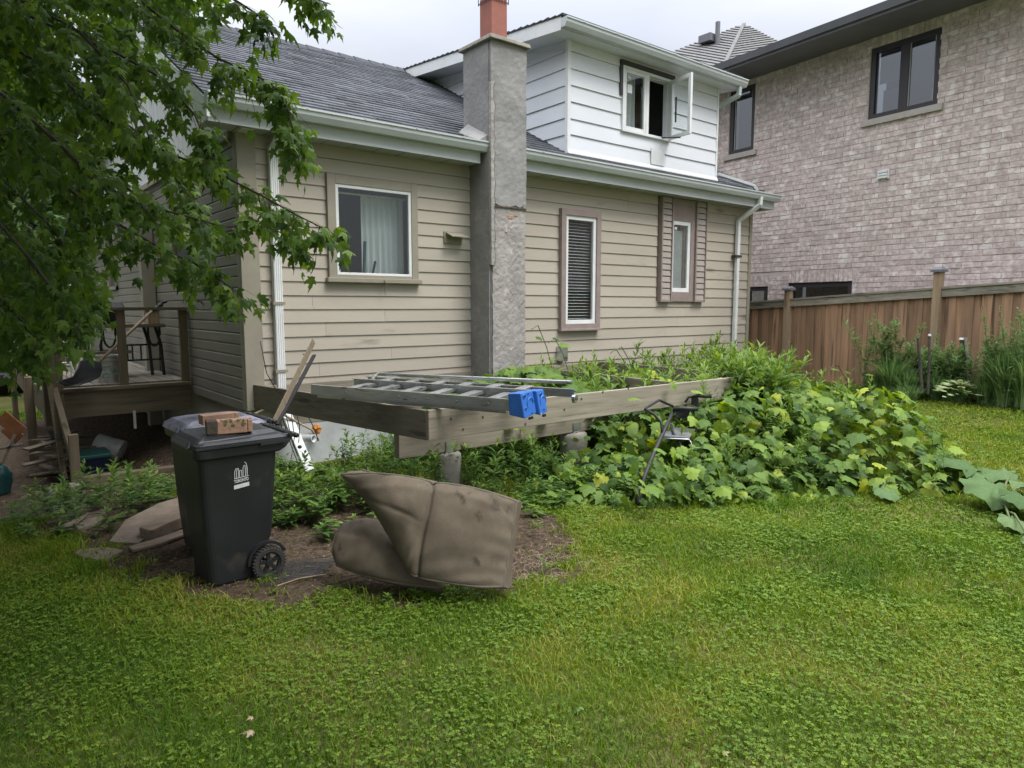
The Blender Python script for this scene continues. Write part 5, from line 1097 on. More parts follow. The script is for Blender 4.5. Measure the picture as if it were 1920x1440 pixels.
ob('bumper', MB().box(cq(-.84, -.06, .30), cq(.84, .06, .52)), M['blackp'], car, bevel=.03)

# ------------------------------------------------------------------ bits near the house corner
lp_ = thing('leaning_bar', (2.3, 6.2, .6), 'grey slotted metal bar leaning against the deck frame behind the bin', 'bar')
a = onY(588, 640, 6.15); b = onY(512, 797, 5.2); a2 = onY(583, 660, 6.12)
ob('channel', MB().bar(a, b, .05, .012, (0, 1, .2)), M['postZ'], lp_)
ob('slotted_flange', MB().bar(Vector(a2)+Vector((.030, 0, -.03)), Vector(b)+Vector((.030, 0, 0)), .012, .035, (0, 1, .2)), M['black'], lp_)
for k in (.13, .18): q = Vector(a).lerp(Vector(b), k); ob('bolt', MB().tube([q+Vector((-.04, 0, 0)), q+Vector((-.02, 0, 0))], .006, 6), M['black'], lp_)
wire = thing('loose_cables', (2.5, 6.8, .3), 'black cables hanging in loops from the deck frame by the downspout', 'cable')
for p in ([(523, 760), (540, 820), (563, 880)], [(532, 760), (545, 815), (556, 850)], [(545, 765), (552, 820), (546, 860)], [(556, 775), (562, 800), (560, 830)], [(505, 790), (522, 770), (528, 800), (532, 820)], [(572, 770), (585, 795), (596, 822)], [(488, 640), (500, 700), (520, 735), (548, 745)]):
    q = [onY(x, y, 6.56+.02*i) for i, (x, y) in enumerate(p)]; ob('cable', MB().tube(q, .0045, 5), M['blackp'], wire, smooth=True)
ob('knot', MB().lathe([(0, -.02), (.018, -.012), (.022, 0), (.018, .012), (0, .02)], onY(562, 838, 6.7), n=10), M['blackp'], wire)
pv = thing('drain_pipe', (3, 7.0, .2), 'short grey plastic pipe poking out of the foundation', 'pipe')
q = onY(563, 821, 7.0); q2 = onY(588, 822, 6.85); ob('pipe', MB().tube([q, q2], .038, 16, False), M['soffit'], pv, smooth=True); ob('mouth', MB().lathe([(.038, 0), (.042, .004), (.034, .004), (.03, -.03)], q2, tuple(Vector(q2)-Vector(q)), 16), M['white'], pv)
hs_ = thing('hose', (2.4, 7.0, .5), 'cut end of a pale yellow hose against the foundation', 'hose')
ob('hose', MB().tube([onY(x, y, 6.98) for x, y in ((452, 790), (478, 776), (500, 766), (518, 770), (540, 782), (560, 793), (585, 806), (597, 826))], .012, 8), M['straw'], hs_, smooth=True)
rg = thing('orange_rag', (2.9, 7.1, .35), 'small orange rag hanging on the foundation', 'rag')
mb = MB().lathe([(0, .03), (.03, .025), (.055, .0), (.05, -.03), (.03, -.05), (0, -.055)], onY(594, 805, 7.1), (0, -1, .3), 12); mb.v = [(a+random.uniform(-.012, .012), b+random.uniform(-.012, .012), c+random.uniform(-.015, .015)) for a, b, c in mb.v]; ob('cloth', mb, surf('orange_cloth', (.55, .24, .05), (.35, .12, .03), scale=20), rg)
bx = thing('blue_box', (4.1, 6.2, .2), 'small dark blue box in the shade under the deck frame', 'box')
q = onY(1006, 838, 6.0); ob('box', MB().box((q[0]-.10, 5.95, q[2]-.06), (q[0]+.10, 6.1, q[2]+.05)), M['navy'], bx, bevel=.01)

# slabs, planks and netting on the soil
def flat(name, pts, th, mat, label, cat, tilt=0):
    g = [onG(*p) for p in pts]; c = sum(g)/len(g); t = thing(name, c, label, cat)
    mb = MB().prism([(p[0], p[1], p[2]+.004+tilt*(p[1]-c[1])) for p in g], (0, 0, th)); ob('slab' if 'plank' not in name else 'board', mb, M[mat], t, bevel=.006); return t
flat('stone_slab', [(205, 1022), (236, 990), (300, 962), (352, 948), (360, 975), (330, 985), (290, 1005), (258, 1022)], .05, 'stone', 'big brown flagstone lying behind the black bins on the left', 'slab', .1)
flat('plank', [(240, 1032), (300, 1014), (372, 988), (374, 998), (300, 1026), (250, 1038)], .025, 'plankw', 'split rotten plank lying beside the big flagstone', 'plank')
flat('plank', [(262, 1012), (330, 975), (372, 962), (374, 978), (318, 1002), (285, 1018)], .09, 'plankw', 'thicker broken plank resting on the big flagstone', 'plank')
flat('stone_slab', [(138, 1046), (150, 1038), (205, 1034), (232, 1040), (196, 1060), (160, 1054)], .03, 'stone', 'small flat brown stone at the lawn edge on the left', 'slab')
flat('stone_slab', [(92, 1000), (130, 986), (165, 968), (200, 960), (190, 985), (140, 1002)], .03, 'stone', 'dark flat stone under a stick on the far left', 'slab')
st = thing('stick', onG(120, 990), 'dark forked stick lying on the flat stone at the left', 'stick')
ob('branch', MB().tube([onG(88, 992)+[0, 0, .04], onG(120, 984)+[0, 0, .06], onG(160, 972)+[0, 0, .06], onG(196, 960)+[0, 0, .05]], [.018, .02, .018, .012], 7), M['twig'], st); ob('branch', MB().tube([onG(140, 996)+[0, 0, .05], onG(165, 980)+[0, 0, .07], onG(190, 972)+[0, 0, .05]], [.012, .012, .008], 6), M['plankw'], st)
nt_ = thing('garden_netting', onG(560, 1075), 'flat piece of dark garden netting on the soil beside the bin wheel', 'netting')
cr4 = [onG(*p) for p in ((490, 1102), (600, 1085), (632, 1052), (545, 1056))]; mb = MB()
for i in range(17):
    t = i/16
    for e in (0, 1):
        a, b = (cr4[0]+(cr4[1]-cr4[0])*t, cr4[3]+(cr4[2]-cr4[3])*t) if e == 0 else (cr4[0]+(cr4[3]-cr4[0])*t, cr4[1]+(cr4[2]-cr4[1])*t)
        mb.tube([a+[0, 0, .016], (a+b)/2+[0, 0, .024+.01*sin(i)], b+[0, 0, .014]], .0022, 3, False)
ob('mesh_net', mb, M['black'], nt_, kind='stuff')
ob('edge_wire', MB().tube([onG(520, 1104)+[0, 0, .02], onG(562, 1093)+[0, 0, .03], onG(612, 1082)+[0, 0, .02]], .004, 5), M['straw'], nt_)

# ------------------------------------------------------------------ folded walker among the leaves
wk = thing('walker', onY(1260, 900, 3.9), 'black wheeled walking frame standing half swallowed by the weeds', 'walker')
def wp(x, y, Y): return Vector(onY(x, y, Y))
def tub(nm, pts, r=.013, m='black'): return ob(nm, MB().tube(pts, r, 10), M[m], wk, smooth=True)
tub('handle_frame', [wp(1210, 768, 4.25), wp(1212, 764, 4.27), wp(1236, 750, 4.38), wp(1262, 762, 4.32)], .013)
tub('handle_frame', [wp(1211, 768, 4.25), wp(1228, 778, 4.16), wp(1240, 792, 4.1), wp(1242, 815, 4.05)], .013)
tub('grip', [wp(1262, 768, 4.14), wp(1280, 766, 4.06), wp(1309, 767, 3.95)], .021, 'blackp'); tub('grip', [wp(1296, 746, 4.42), wp(1308, 742, 4.38), wp(1334, 743, 4.28)], .021, 'blackp')
tub('grip_arm', [wp(1285, 754, 4.45), wp(1291, 745, 4.42), wp(1300, 743, 4.4)], .012)
ob('brake_housing', MB().hexa([wp(1268, 785, 4.1), wp(1288, 785, 4.05), wp(1288, 785, 4.1), wp(1268, 785, 4.15), wp(1265, 766, 4.12), wp(1296, 768, 4.02), wp(1296, 768, 4.1), wp(1265, 766, 4.18)]), M['blackp'], wk, bevel=.006)
ob('brake_housing', MB().hexa([wp(1296, 764, 4.4), wp(1310, 764, 4.36), wp(1310, 764, 4.42), wp(1296, 764, 4.46), wp(1296, 746, 4.4), wp(1310, 746, 4.36), wp(1310, 746, 4.42), wp(1296, 746, 4.46)]), M['blackp'], wk, bevel=.006)
tub('leg', [wp(1262, 772, 4.15), wp(1242, 815, 4.05), wp(1226, 850, 3.97), wp(1208, 895, 3.88), wp(1200, 935, 3.82)], .018)
tub('leg', [wp(1258, 795, 4.15), wp(1262, 812, 4.1), wp(1285, 850, 3.95), wp(1312, 892, 3.80), wp(1325, 915, 3.76)], .013)
tub('leg', [wp(1290, 775, 4.4), wp(1300, 800, 4.36), wp(1330, 860, 4.2), wp(1345, 905, 4.12)], .013)
tub('leg', [wp(1250, 800, 4.6), wp(1242, 860, 4.55), wp(1238, 915, 4.5)], .013)
ob('seat', MB().hexa([wp(1240, 820, 4.1), wp(1292, 824, 3.95), wp(1304, 808, 4.35), wp(1258, 804, 4.5), wp(1240, 816, 4.1), wp(1292, 820, 3.95), wp(1304, 804, 4.35), wp(1258, 800, 4.5)]), M['eave'], wk, bevel=.004)
tub('basket_rim', [wp(1246, 822, 4.05), wp(1292, 824, 3.94), wp(1296, 830, 3.92), wp(1300, 850, 3.88)], .006, 'alu')
ob('wheel', MB().lathe([(0, -.015), (.07, -.015), (.085, -.01), (.085, .01), (.07, .015), (0, .015)], wp(1200, 930, 3.82), (.3, -1, 0), 20), M['rubber'], wk)
ob('wheel', MB().lathe([(0, -.015), (.07, -.015), (.085, -.01), (.085, .01), (.07, .015), (0, .015)], wp(1325, 905, 3.78), (.3, -1, 0), 20), M['rubber'], wk)

# stakes by the fence
for (x0, y0, x1, y1, r, lab, tip) in ((1721, 634, 1729, 700, .022, 'leftmost of the dark garden stakes in front of the fence', 0), (1743, 630, 1740, 705, .020, 'dark garden stake with white tip, second from the left', 1), (1803, 637, 1812, 715, .032, 'thick dark stake with white cut top before the fence', 1), (1811, 632, 1818, 712, .026, 'thin grey stake tied against the thick dark one', 0)):
    a = P(x0, y0, 9.75+.05*(r > .03)); b = P(x1, y1+34, 9.75+.05*(r > .03)); t = thing('garden_stake', b, lab, 'stake', 'stakes before the fence')
    ob('stake', MB().tube([b, (a+b)/2+[.004, 0, 0], a], [r, r*.95, r*.8], 7), M['bark'] if r != .026 else M['fencerail'], t)
    if tip: ob('tip', MB().tube([a, a+[0, 0, .028]], [r*1.1, r*.9], 8), M['white'], t)

# ------------------------------------------------------------------ vegetation
def npo(name, parts, mat, parent=None, kind=None, smooth=False):
    v, t, c = join(parts); return ob(name, npmesh(name, v, t, c, mat, smooth), None, parent, kind=kind)
def stalk(h, n, lw=.10, l0=.14, top=.5, lean=(0, 0)):
    """goldenrod-like stalk at the origin: lance leaves all round, denser to the top; returns leaf arrays and stem path"""
    t = rng.random(n)**.75; t = .12+.88*t; ang = np.arange(n)*2.4+rng.random(n)*.4
    z = t*h; ox = lean[0]*t**2*h; oy = lean[1]*t**2*h
    el = .15+.9*t**3+rng.normal(0, .18, n); yd = np.stack([np.cos(ang)*np.cos(el), np.sin(ang)*np.cos(el), np.sin(el)], 1)
    nr = np.stack([-np.cos(ang)*np.sin(el), -np.sin(ang)*np.sin(el), np.cos(el)], 1)+rng.normal(0, .15, (n, 3))
    s = l0*(.65+.6*np.sin(pi*np.clip(t, 0, .85)))*rng.uniform(.8, 1.15, n); s[t > .93] *= .6
    R = frames(yd, nr)*s[:, None, None]; tint = np.clip(.25+.55*t**2+rng.normal(0, .12, n), 0, 1)
    v, f, c = inst(*lance(lw), R, np.stack([ox, oy, z], 1), tint)
    path = [(lean[0]*(k/5)**2*h, lean[1]*(k/5)**2*h, h*k/5) for k in range(6)]
    return v, f, c, path
def stemtris(paths, r):
    V = []; T = []
    for p in paths:
        p = np.asarray(p, float); k = len(p); o = len(V)
        for i in range(k):
            rr = r*(1-.6*i/(k-1))
            for j in range(3): a = 2*pi*j/3; V.append((p[i][0]+rr*cos(a), p[i][1]+rr*sin(a), p[i][2]))
        for i in range(k-1):
            for j in range(3): a, b, c, d = o+i*3+j, o+i*3+(j+1) % 3, o+(i+1)*3+(j+1) % 3, o+(i+1)*3+j; T += [(a, b, c), (a, c, d)]
    return np.array(V), np.array(T), np.full(len(V), .3)
def move(a, R, T): v, f, c = a; return v @ R.T+T, f, c
def rotz(a): return np.array([[cos(a), -sin(a), 0], [sin(a), cos(a), 0], [0, 0, 1]])

# single goldenrod stalks one can tell apart
SV = []
for k in range(6):
    v, f, c, p = stalk(1., 64, .085, .125 if k % 2 else .145, lean=(rng.normal(0, .05), rng.normal(0, .05)))
    SV.append((npmesh('foliage', v, f, c, M['leaf_weed']), (lambda s: npmesh('stem', s[0], s[1], s[2], M['stem']))(stemtris([p], .006))))
sp = [(1175, 640, 6.45), (1206, 655, 6.3), (1266, 660, 6.2), (1345, 627, 6.3), (1393, 638, 6.0), (1372, 668, 5.3), (1310, 690, 5.2), (1240, 672, 6.4), (1425, 690, 5.0), (1465, 680, 4.9), (1337, 715, 4.3), (1412, 705, 4.4), (1452, 722, 4.1), (1385, 700, 4.7), (1545, 812, 3.5), (1690, 795, 3.3), (1490, 800, 3.7), (1368, 800, 3.7), (1330, 665, 5.9), (1495, 690, 5.3)]
DEs = ['tall goldenrod stalk before the beige siding, right of the tall window', 'shorter goldenrod stalk next to the tall one below the tall window', 'goldenrod stalk below the left shutter', 'tallest goldenrod stalk near the white corner downspout', 'goldenrod stalk growing right before the white corner downspout', 'goldenrod stalk over the far end of the front beam', 'goldenrod stalk just above the far part of the front beam', 'thin goldenrod stalk between two taller ones by the siding',
       'goldenrod stalk at the house corner before the fence', 'goldenrod stalk standing out before the first fence board', 'goldenrod stalk right beside the black walker grips', 'goldenrod stalk in the thick clump right of the walker', 'goldenrod stalk at the right of the thick clump', 'goldenrod stalk in the middle of the thick clump', 'bright goldenrod stalk rising alone among the vine leaves', 'bright goldenrod stalk at the right end of the vine mound', 'goldenrod stalk low at the front of the vine mound', 'goldenrod stalk right of the walker legs', 'goldenrod stalk below the right shutter', 'goldenrod stalk before the left fence post']
for i, ((x, y, Y), d) in enumerate(zip(sp, DEs)):
    q = onY(x, y, Y); g = float(gh(q[0], q[1])); h = q[2]-g
    t = thing('goldenrod', (q[0], q[1], g), d, 'plant', 'goldenrod stalks in the weeds'); t.rotation_euler = (rng.normal(0, .04), rng.normal(0, .04), rng.random()*6); t.scale = (max(.75, h*.95),)*2+(h,)
    for m in SV[i % 6]: o = bpy.data.objects.new(m.name.split('.')[0], m); COL.objects.link(o); o.parent = t
# mass of stalks: one stuff object
def mass(poly, n, h0, h1, name, mat, dens=34, l0=.12, lw=.10, var=8, edge=.5, tadd=0., hfun=None):
    base = []
    for k in range(var):
        v, f, c, p = stalk(1., dens, lw, l0, lean=(rng.normal(0, .12), rng.normal(0, .12))); s = stemtris([p], .005); base.append(join([(v, f, c), s]))
    poly = np.asarray(poly)[:, :2]; lo = poly.min(0); hi = poly.max(0); parts = []; cnt = 0
    while cnt < n:
        x, y = rng.uniform(lo, hi)
        if not inpoly(np.array([x]), np.array([y]), poly)[0]: continue
        e = min(1, .35+edist(np.array([x]), np.array([y]), poly)[0]/edge); h = rng.uniform(h0, h1)*e
        if hfun: h *= hfun(x, y)
        b = base[cnt % var]; w = rng.uniform(.7, 1.1)*max(h, .4)
        parts.append(move((b[0], b[1], np.clip(b[2]+rng.normal(0, .08)+tadd, 0, 1)), rotz(rng.random()*6)*np.array([w, w, h])[None, :], np.array([x, y, float(gh(x, y))]))); cnt += 1
    return npo(name, parts, mat, kind='stuff')
o = mass([(5.0, 4.75), (6.2, 4.7), (6.5, 3.7), (7.6, 4.0), (8.6, 5.0), (9.6, 6.2), (9.8, 7.0), (6.5, 7.0), (4.8, 6.9)], 300, .60, .98, 'weed_stalks', M['leaf_weed'], l0=.17, dens=40, tadd=.04)
tag(o, 'dense goldenrod stalks filling the deck frame and the ground right of the walker', 'weeds')
o = mass([(6.25, 4.35), (6.5, 3.75), (7.0, 3.6), (7.7, 4.1), (8.1, 4.8), (7.1, 5.2)], 110, .85, 1.16, 'weed_stalks', M['leaf_weed'], l0=.17, dens=44, tadd=.06)
tag(o, 'tallest thick clump of goldenrod between the walker and the house corner', 'weeds')
o = mass([(2.5, 5.3), (3.0, 4.6), (3.9, 4.35), (4.6, 4.6), (4.8, 6.9), (2.9, 6.95)], 260, .30, .56, 'low_weeds', M['leaf_weed'], dens=30, l0=.17, lw=.12)
tag(o, 'bushy green weeds growing under the deck frame behind the cushion', 'weeds')
o = mass([(1.75, 5.6), (1.9, 4.7), (2.6, 4.5), (3.0, 4.9), (2.7, 6.6), (2.2, 7.0)], 120, .16, .36, 'low_weeds', M['leaf_weed'], dens=24, l0=.24, lw=.16)
tag(o, 'low broad leaved weeds between the bins and the foundation', 'weeds')
o = mass([(.25, 6.0), (.9, 5.8), (1.3, 6.2), (1.9, 6.4), (2.15, 7.4), (1.2, 8.0), (.2, 7.6)], 130, .14, .42, 'low_weeds', M['leaf_weed'], dens=22, l0=.22, lw=.15)
tag(o, 'dark low weeds before the hollow under the porch', 'weeds')
o = mass([(3.3, 4.15), (4.2, 4.0), (5.2, 3.8), (6.0, 3.3), (6.6, 2.9), (6.9, 3.6), (5.5, 4.6), (4.0, 4.8)], 170, .10, .30, 'low_weeds', M['leaf_weed'], dens=22, l0=.25, lw=.16, tadd=.05)
tag(o, 'fringe of small leafy weeds along the lawn before the deck frame', 'weeds')

# grape vine mound
VINE = [onG(*q)[:2] for q in ((1010, 948), (1100, 956), (1230, 962), (1370, 955), (1500, 935), (1620, 932), (1740, 940), (1812, 925), (1840, 895))]+[np.array(p) for p in ((7.9, 2.9), (8.6, 3.7), (9.3, 4.6), (9.9, 5.5), (10.6, 6.9), (4.6, 7.0), (4.1, 5.2))]
def vh(x, y):
    e = edist(x, y, VINE); hm = np.interp(x+.25*y, [3.5, 5.5, 7.0, 8.0, 9.2, 10.5], [.28, .40, .84, .98, .76, .72])
    return hm*(1-np.exp(-e/.38))*(.84+.16*np.sin(x*3.1+1)*np.sin(y*3.7))
def vleaves(n, s0, s1, shell=.24):
    x = rng.uniform(3.4, 10.8, n*6); y = rng.uniform(2.1, 7.05, n*6); k = inpoly(x, y, VINE); 
    x, y = x[k][:n], y[k][:n]; n = len(x); h = vh(x, y)
    ex = (vh(x+.05, y)-vh(x-.05, y))/.1; ey = (vh(x, y+.05)-vh(x, y-.05))/.1
    z = gh(x, y)+h-rng.random(n)**2*np.minimum(h, shell+.2)+.02
    nr = np.stack([-ex*.6, -ey*.6-.25, np.ones(n)], 1)+rng.normal(0, .55, (n, 3)); a = rng.random(n)*2*pi
    yd = np.stack([np.cos(a)*.7-.2, np.sin(a)*.7-.55, np.full(n, -.35)], 1); yd /= np.linalg.norm(yd, axis=1, keepdims=True)
    R = frames(yd, nr)*(s0+(s1-s0)*rng.random(n)**1.4)[:, None, None]
    return R, np.stack([x, y, z], 1)
o = mass(VINE[:9]+[VINE[11], VINE[13]], 150, .45, .95, 'weed_stalks', M['leaf_weed'], l0=.16, dens=40, tadd=.12, hfun=lambda x, y: float(np.interp(x, [4, 5, 6.5, 8, 9], [.4, .55, .95, .85, .7]))); tag(o, 'loose upright weeds standing up through the grape vine mound', 'weeds')
o = mass([(4.6, 4.45), (6.6, 4.2), (7.2, 4.9), (6.6, 6.6), (4.9, 6.6)], 50, .80, 1.15, 'weed_stalks', M['leaf_weed'], l0=.16, dens=40, tadd=.1); tag(o, 'tall weeds growing up through the middle of the deck frame', 'weeds')
vnz = lambda x, y: vnoise(x, y, 2.2, 31)
vine = thing('grape_vine', (7, 3.8, .1), 'sprawling mound of wild grape vine leaves between the deck frame and the lawn', 'vine')
R_, T_ = vleaves(4400, .06, .18); dd = (T_-CAM) @ fw
front = np.argsort(dd+rng.normal(0, .6, len(dd))-2.2*(T_[:, 2]-gh(T_[:, 0], T_[:, 1])))[:230]; rest = np.setdiff1d(np.arange(len(dd)), front)
gl1 = npmesh('leaf', GRAPE[0], GRAPE[1], None, M['leaf_vine1'])
for i in front:
    o = bpy.data.objects.new('leaf', gl1); COL.objects.link(o); o.parent = vine
    m = np.eye(4); m[:3, :3] = R_[i]*1.08; m[:3, 3] = T_[i]-np.array(vine.location); o.matrix_basis = Matrix(m.tolist())
tn = np.clip(rng.normal(.40, .2, len(rest))+.4*(rng.random(len(rest)) > .9)+.5*(vnz(T_[rest, 0], T_[rest, 1])-.5), 0, 1)
npo('leaves', [inst(*GRAPE, R_[rest], T_[rest], tn)], M['leaf_vine'], vine, kind='stuff')
sts = MB()
for k in range(60):
    i = rng.integers(len(T_)); p = T_[i]; g = float(gh(p[0], p[1])); sts.tube([(p[0]+.1, p[1]+.1, g), (p[0], p[1]+.05, (g+p[2])/2), tuple(p)], .005, 4, False)
for (x, y, Y) in ((1003, 610, 6.6), (1035, 635, 6.5), (1150, 655, 6.3), (1160, 650, 6.0), (1290, 650, 6.1), (1480, 640, 6.1), (1560, 685, 5.2), (1600, 690, 4.9), (1655, 640, 5.2)):
    q = onY(x, y, Y); sts.tube([(q[0]+.35, q[1]-.1, .5), (q[0]+.2, q[1], q[2]*.6+.3), (q[0]+.05, q[1], q[2]), (q[0]-.06, q[1], q[2]-.05)], .006, 5, False)
ob('stems', sts, M['stem'], vine, kind='stuff')
# vine leaves spilling over the deck frame near the ladder, and yellow young tips
x = rng.uniform(3.9, 5.6, 420); y = rng.uniform(5.0, 6.6, 420); hz = .78+.32*np.exp(-((x-4.6)/.7)**2-((y-5.6)/.6)**2)-rng.random(420)**2*.25
yd = rdir(420)*[.8, .8, .2]+[-.1, -.5, -.3]; nr = np.array([0, -.3, 1.])+rng.normal(0, .35, (420, 3))
ov = thing('grape_vine', (4.7, 5.6, 0), 'grape vine leaves heaped inside the deck frame beyond the ladder', 'vine')
npo('leaves', [inst(*GRAPE, frames(yd, nr)*rng.uniform(.12, .2, 420)[:, None, None], np.stack([x, y, hz], 1), np.clip(rng.normal(.4, .15, 420), 0, 1))], M['leaf_vine'], ov, kind='stuff')
ob('stem', MB().tube([(4.6, 5.7, 0), (4.65, 5.65, .5), (4.6, 5.6, .95)], .012, 6), M['stem'], ov)
for i, (px, py, Y, s) in enumerate(((1050, 642, 6.4, .15), (1020, 690, 6.0, .16), (1008, 630, 6.5, .10), (1038, 632, 6.4, .09), (1205, 775, 4.3, .13), (1180, 745, 4.4, .14), (1262, 716, 4.42, .10), (1300, 730, 4.4, .13), (1145, 690, 6.0, .10), (1480, 700, 4.8, .12), (1560, 690, 4.9, .12), (1585, 695, 4.8, .10), (1625, 700, 4.6, .11), (1655, 745, 3.9, .2), (1670, 752, 3.8, .18), (1745, 820, 3.1, .18), (1722, 780, 3.4, .14), (1700, 740, 3.7, .12))):
    q = onY(px, py, Y); o = bpy.data.objects.new('leaf', gl1 if i % 3 else gl1); COL.objects.link(o); o.parent = vine
    R = frames(np.array([[.3, -.8, -.3]])+rng.normal(0, .3, (1, 3)), np.array([[0, -.5, 1.]]))[0]*s; m = np.eye(4); m[:3, :3] = R; m[:3, 3] = q-np.array(vine.location); o.matrix_basis = Matrix(m.tolist()); o['label'] = 'yellow green young leaf'

# burdock with big leaves
def bigleaf(seed, n=42, m=8):
    r_ = np.random.default_rng(seed); V = [(0, 0, 0)]; T = []
    for j in range(1, m+1):
        for i in range(n):
            a = 2*pi*i/n; rr = j/m*(1+.16*cos(a-pi/2)+(.07*sin(5*a+seed)+.04*sin(11*a)+.03*sin(19*a+seed))*(j/m)**2); nch = 1-.55*np.exp(-((a-1.5*pi)/.22)**2)*(j/m)
            V.append((rr*nch*cos(a)*.5, rr*nch*sin(a)*.5+.28, -.14*(j/m)**2+.06*sin(6*a+seed)*(j/m)**2+.035*cos(13*a+seed)*(j/m)**2+.05*abs(sin(3.5*a))*(j/m)))
    for i in range(n): T.append((0, 1+i, 1+(i+1) % n))
    for j in range(m-1):
        for i in range(n): a, b = 1+j*n+i, 1+j*n+(i+1) % n; T += [(a, a+n, b), (b, a+n, b+n)]
    V = np.array(V); V[0] = (0, .28, .03); return npmesh('leaf', V, np.array(T), None, M['leaf_big'], True)
BLm = [bigleaf(k) for k in (1, 2, 3)]
def burdock(cx, cy, leaves, label):
    g = float(gh(cx, cy)); t = thing('burdock', (cx, cy, g), label, 'plant')
    st_ = MB()
    for i, (px, py, z, s, az, tilt) in enumerate(leaves):
        q = onZ(px, py, z); o = bpy.data.objects.new('leaf', BLm[i % 3]); COL.objects.link(o); o.parent = t
        yd = np.array([[cos(az), sin(az), -tilt]]); R = frames(yd, np.array([[.1*sin(i), -.35, 1.]]))[0]*s; m = np.eye(4); m[:3, :3] = R; m[:3, 3] = q-R[:, 1]*.28-np.array([cx, cy, g]); o.matrix_basis = Matrix(m.tolist())
        b = q-R[:, 1]*.2; ob('stalk', MB().tube([(cx, cy, g), ((cx+b[0])/2, (cy+b[1])/2, (g+b[2])/2+.06), tuple(b-[0, 0, .015])], .009, 6), M['stem'], t, smooth=True)
burdock(6.65, 1.85, [(1862, 912, .22, .44, radians(200), .25), (1918, 932, .20, .36, radians(250), .3), (1880, 885, .26, .30, radians(120), .1), (1915, 905, .2, .34, radians(60), .15), (1900, 975, .1, .22, radians(230), .3), (1945, 1015, .08, .22, radians(270), .4)], 'burdock with huge grey green leaves at the right edge of the lawn')
burdock(6.75, 2.75, [(1785, 860, .32, .42, radians(230), .15), (1740, 845, .34, .34, radians(200), .1), (1825, 880, .25, .28, radians(330), .2), (1600, 880, .2, .26, radians(240), .3), (1660, 920, .12, .22, radians(250), .3)], 'burdock with broad leaves at the right end of the vine mound')

# plants before the fence
def clump(px, py, d, h, n, label, name='grass_clump', w=.02, mat='leaf_fence', spread=.9, cat='plant'):
    b = P(px, py, d); b[2] = float(gh(b[0], b[1])); t = thing(name, b, label, cat)
    k = 5; V = []; T = []; C = []
    for i in range(int(n*1.6)):
        a = rng.random()*2*pi; l = h*rng.uniform(.6, 1.1); sp_ = spread*rng.uniform(.1, 1); r0 = rng.random()*.12; o = len(V); c_ = rng.random()
        for j in range(k+1):
            u = j/k; r = r0+sp_*l*u**1.8*.6; z = l*(u-.38*sp_*u**3); ww = w*(1-u**2)+.001; V += [(b[0]+r*cos(a)-ww*sin(a)/2, b[1]+r*sin(a)+ww*cos(a)/2, b[2]+z), (b[0]+r*cos(a)+ww*sin(a)/2, b[1]+r*sin(a)-ww*cos(a)/2, b[2]+z)]; C += [c_, c_]
        for j in range(k): q_ = o+2*j; T += [(q_, q_+1, q_+3), (q_, q_+3, q_+2)]
    ob('blades', npmesh('blades', V, T, C, M[mat]), None, t, kind='stuff')
clump(1672, 730, 10.2, .75, 240, 'big tuft of dark grass at the left of the fence bed'); clump(1700, 742, 10.0, .5, 200, 'lower grass tuft right of the big dark one')
clump(1750, 752, 9.9, .42, 260, 'wide low grass tuft below the two thin stakes'); clump(1885, 757, 9.15, .85, 240, 'arching tall grass at the right of the fence bed', w=.03); clump(1918, 757, 8.95, 1.0, 200, 'tallest grass tuft at the right picture edge')
clump(1850, 758, 9.4, .5, 220, 'grass tuft between the thick stake and the arching grass'); clump(1780, 756, 9.8, .35, 200, 'low grass under the pale hosta'); clump(1640, 728, 10.4, .4, 150, 'small tuft peeping over the vine mound')
def leafy(px, py, d, h, n, label, l0=.12, lw=.1, mat='leaf_fence'):
    b = P(px, py, d); b[2] = float(gh(b[0], b[1])); t = thing('leafy_plant', b, label, 'plant'); pr = []; sm_ = []; n = int(n*2.2)
    for k in range(n):
        v, f, c, p = stalk(h*rng.uniform(.6, 1.08), 84, lw*.9, l0*1.0, lean=(rng.normal(0, .18), rng.normal(0, .18))); off = np.array([*rng.normal(0, .16, 2), 0])
        pr.append((v+off+b, f, c)); sm_.append(np.array(p)+off+b)
    npo('foliage', pr, M[mat], t, kind='stuff'); s = stemtris(sm_, .005); ob('stems', npmesh('stems', *s[:2], s[2], M['stem']), None, t, kind='stuff')
leafy(1658, 735, 10.5, 1.15, 9, 'tall feathery plant against the fence at its left bed'); leafy(1770, 745, 10.05, .85, 10, 'airy light plant behind the stakes'); leafy(1790, 745, 9.95, .7, 8, 'second airy plant between the stakes', .08)
leafy(1893, 750, 9.25, 1.25, 7, 'tall upright plant against the fence near the right edge', .09, .12); leafy(1860, 750, 9.5, .95, 9, 'bushy plant right of the thick stake'); leafy(1918, 750, 9.1, .9, 8, 'bushy plant at the right picture edge before the fence')
leafy(1720, 742, 10.4, .7, 8, 'leafy plant behind the leftmost stake')
b = P(1795, 750, 9.6); b[2] = float(gh(b[0], b[1])); t = thing('hosta', b, 'pale variegated hosta at the foot of the thick stake', 'plant')
n = 90; a = rng.random(n)*2*pi; r = rng.random(n)*.32; yd = np.stack([np.cos(a), np.sin(a), .35-r], 1)
npo('leaves', [inst(*OVAL, frames(yd, np.tile([0, -.4, 1.], (n, 1)))*rng.uniform(.1, .18, n)[:, None, None], b+np.stack([r*np.cos(a)*1.4, r*np.sin(a)*.8, .12+.16*(1-r/.32)+rng.random(n)*.05], 1), rng.random(n))], M['leaf_hosta'], t, kind='stuff')

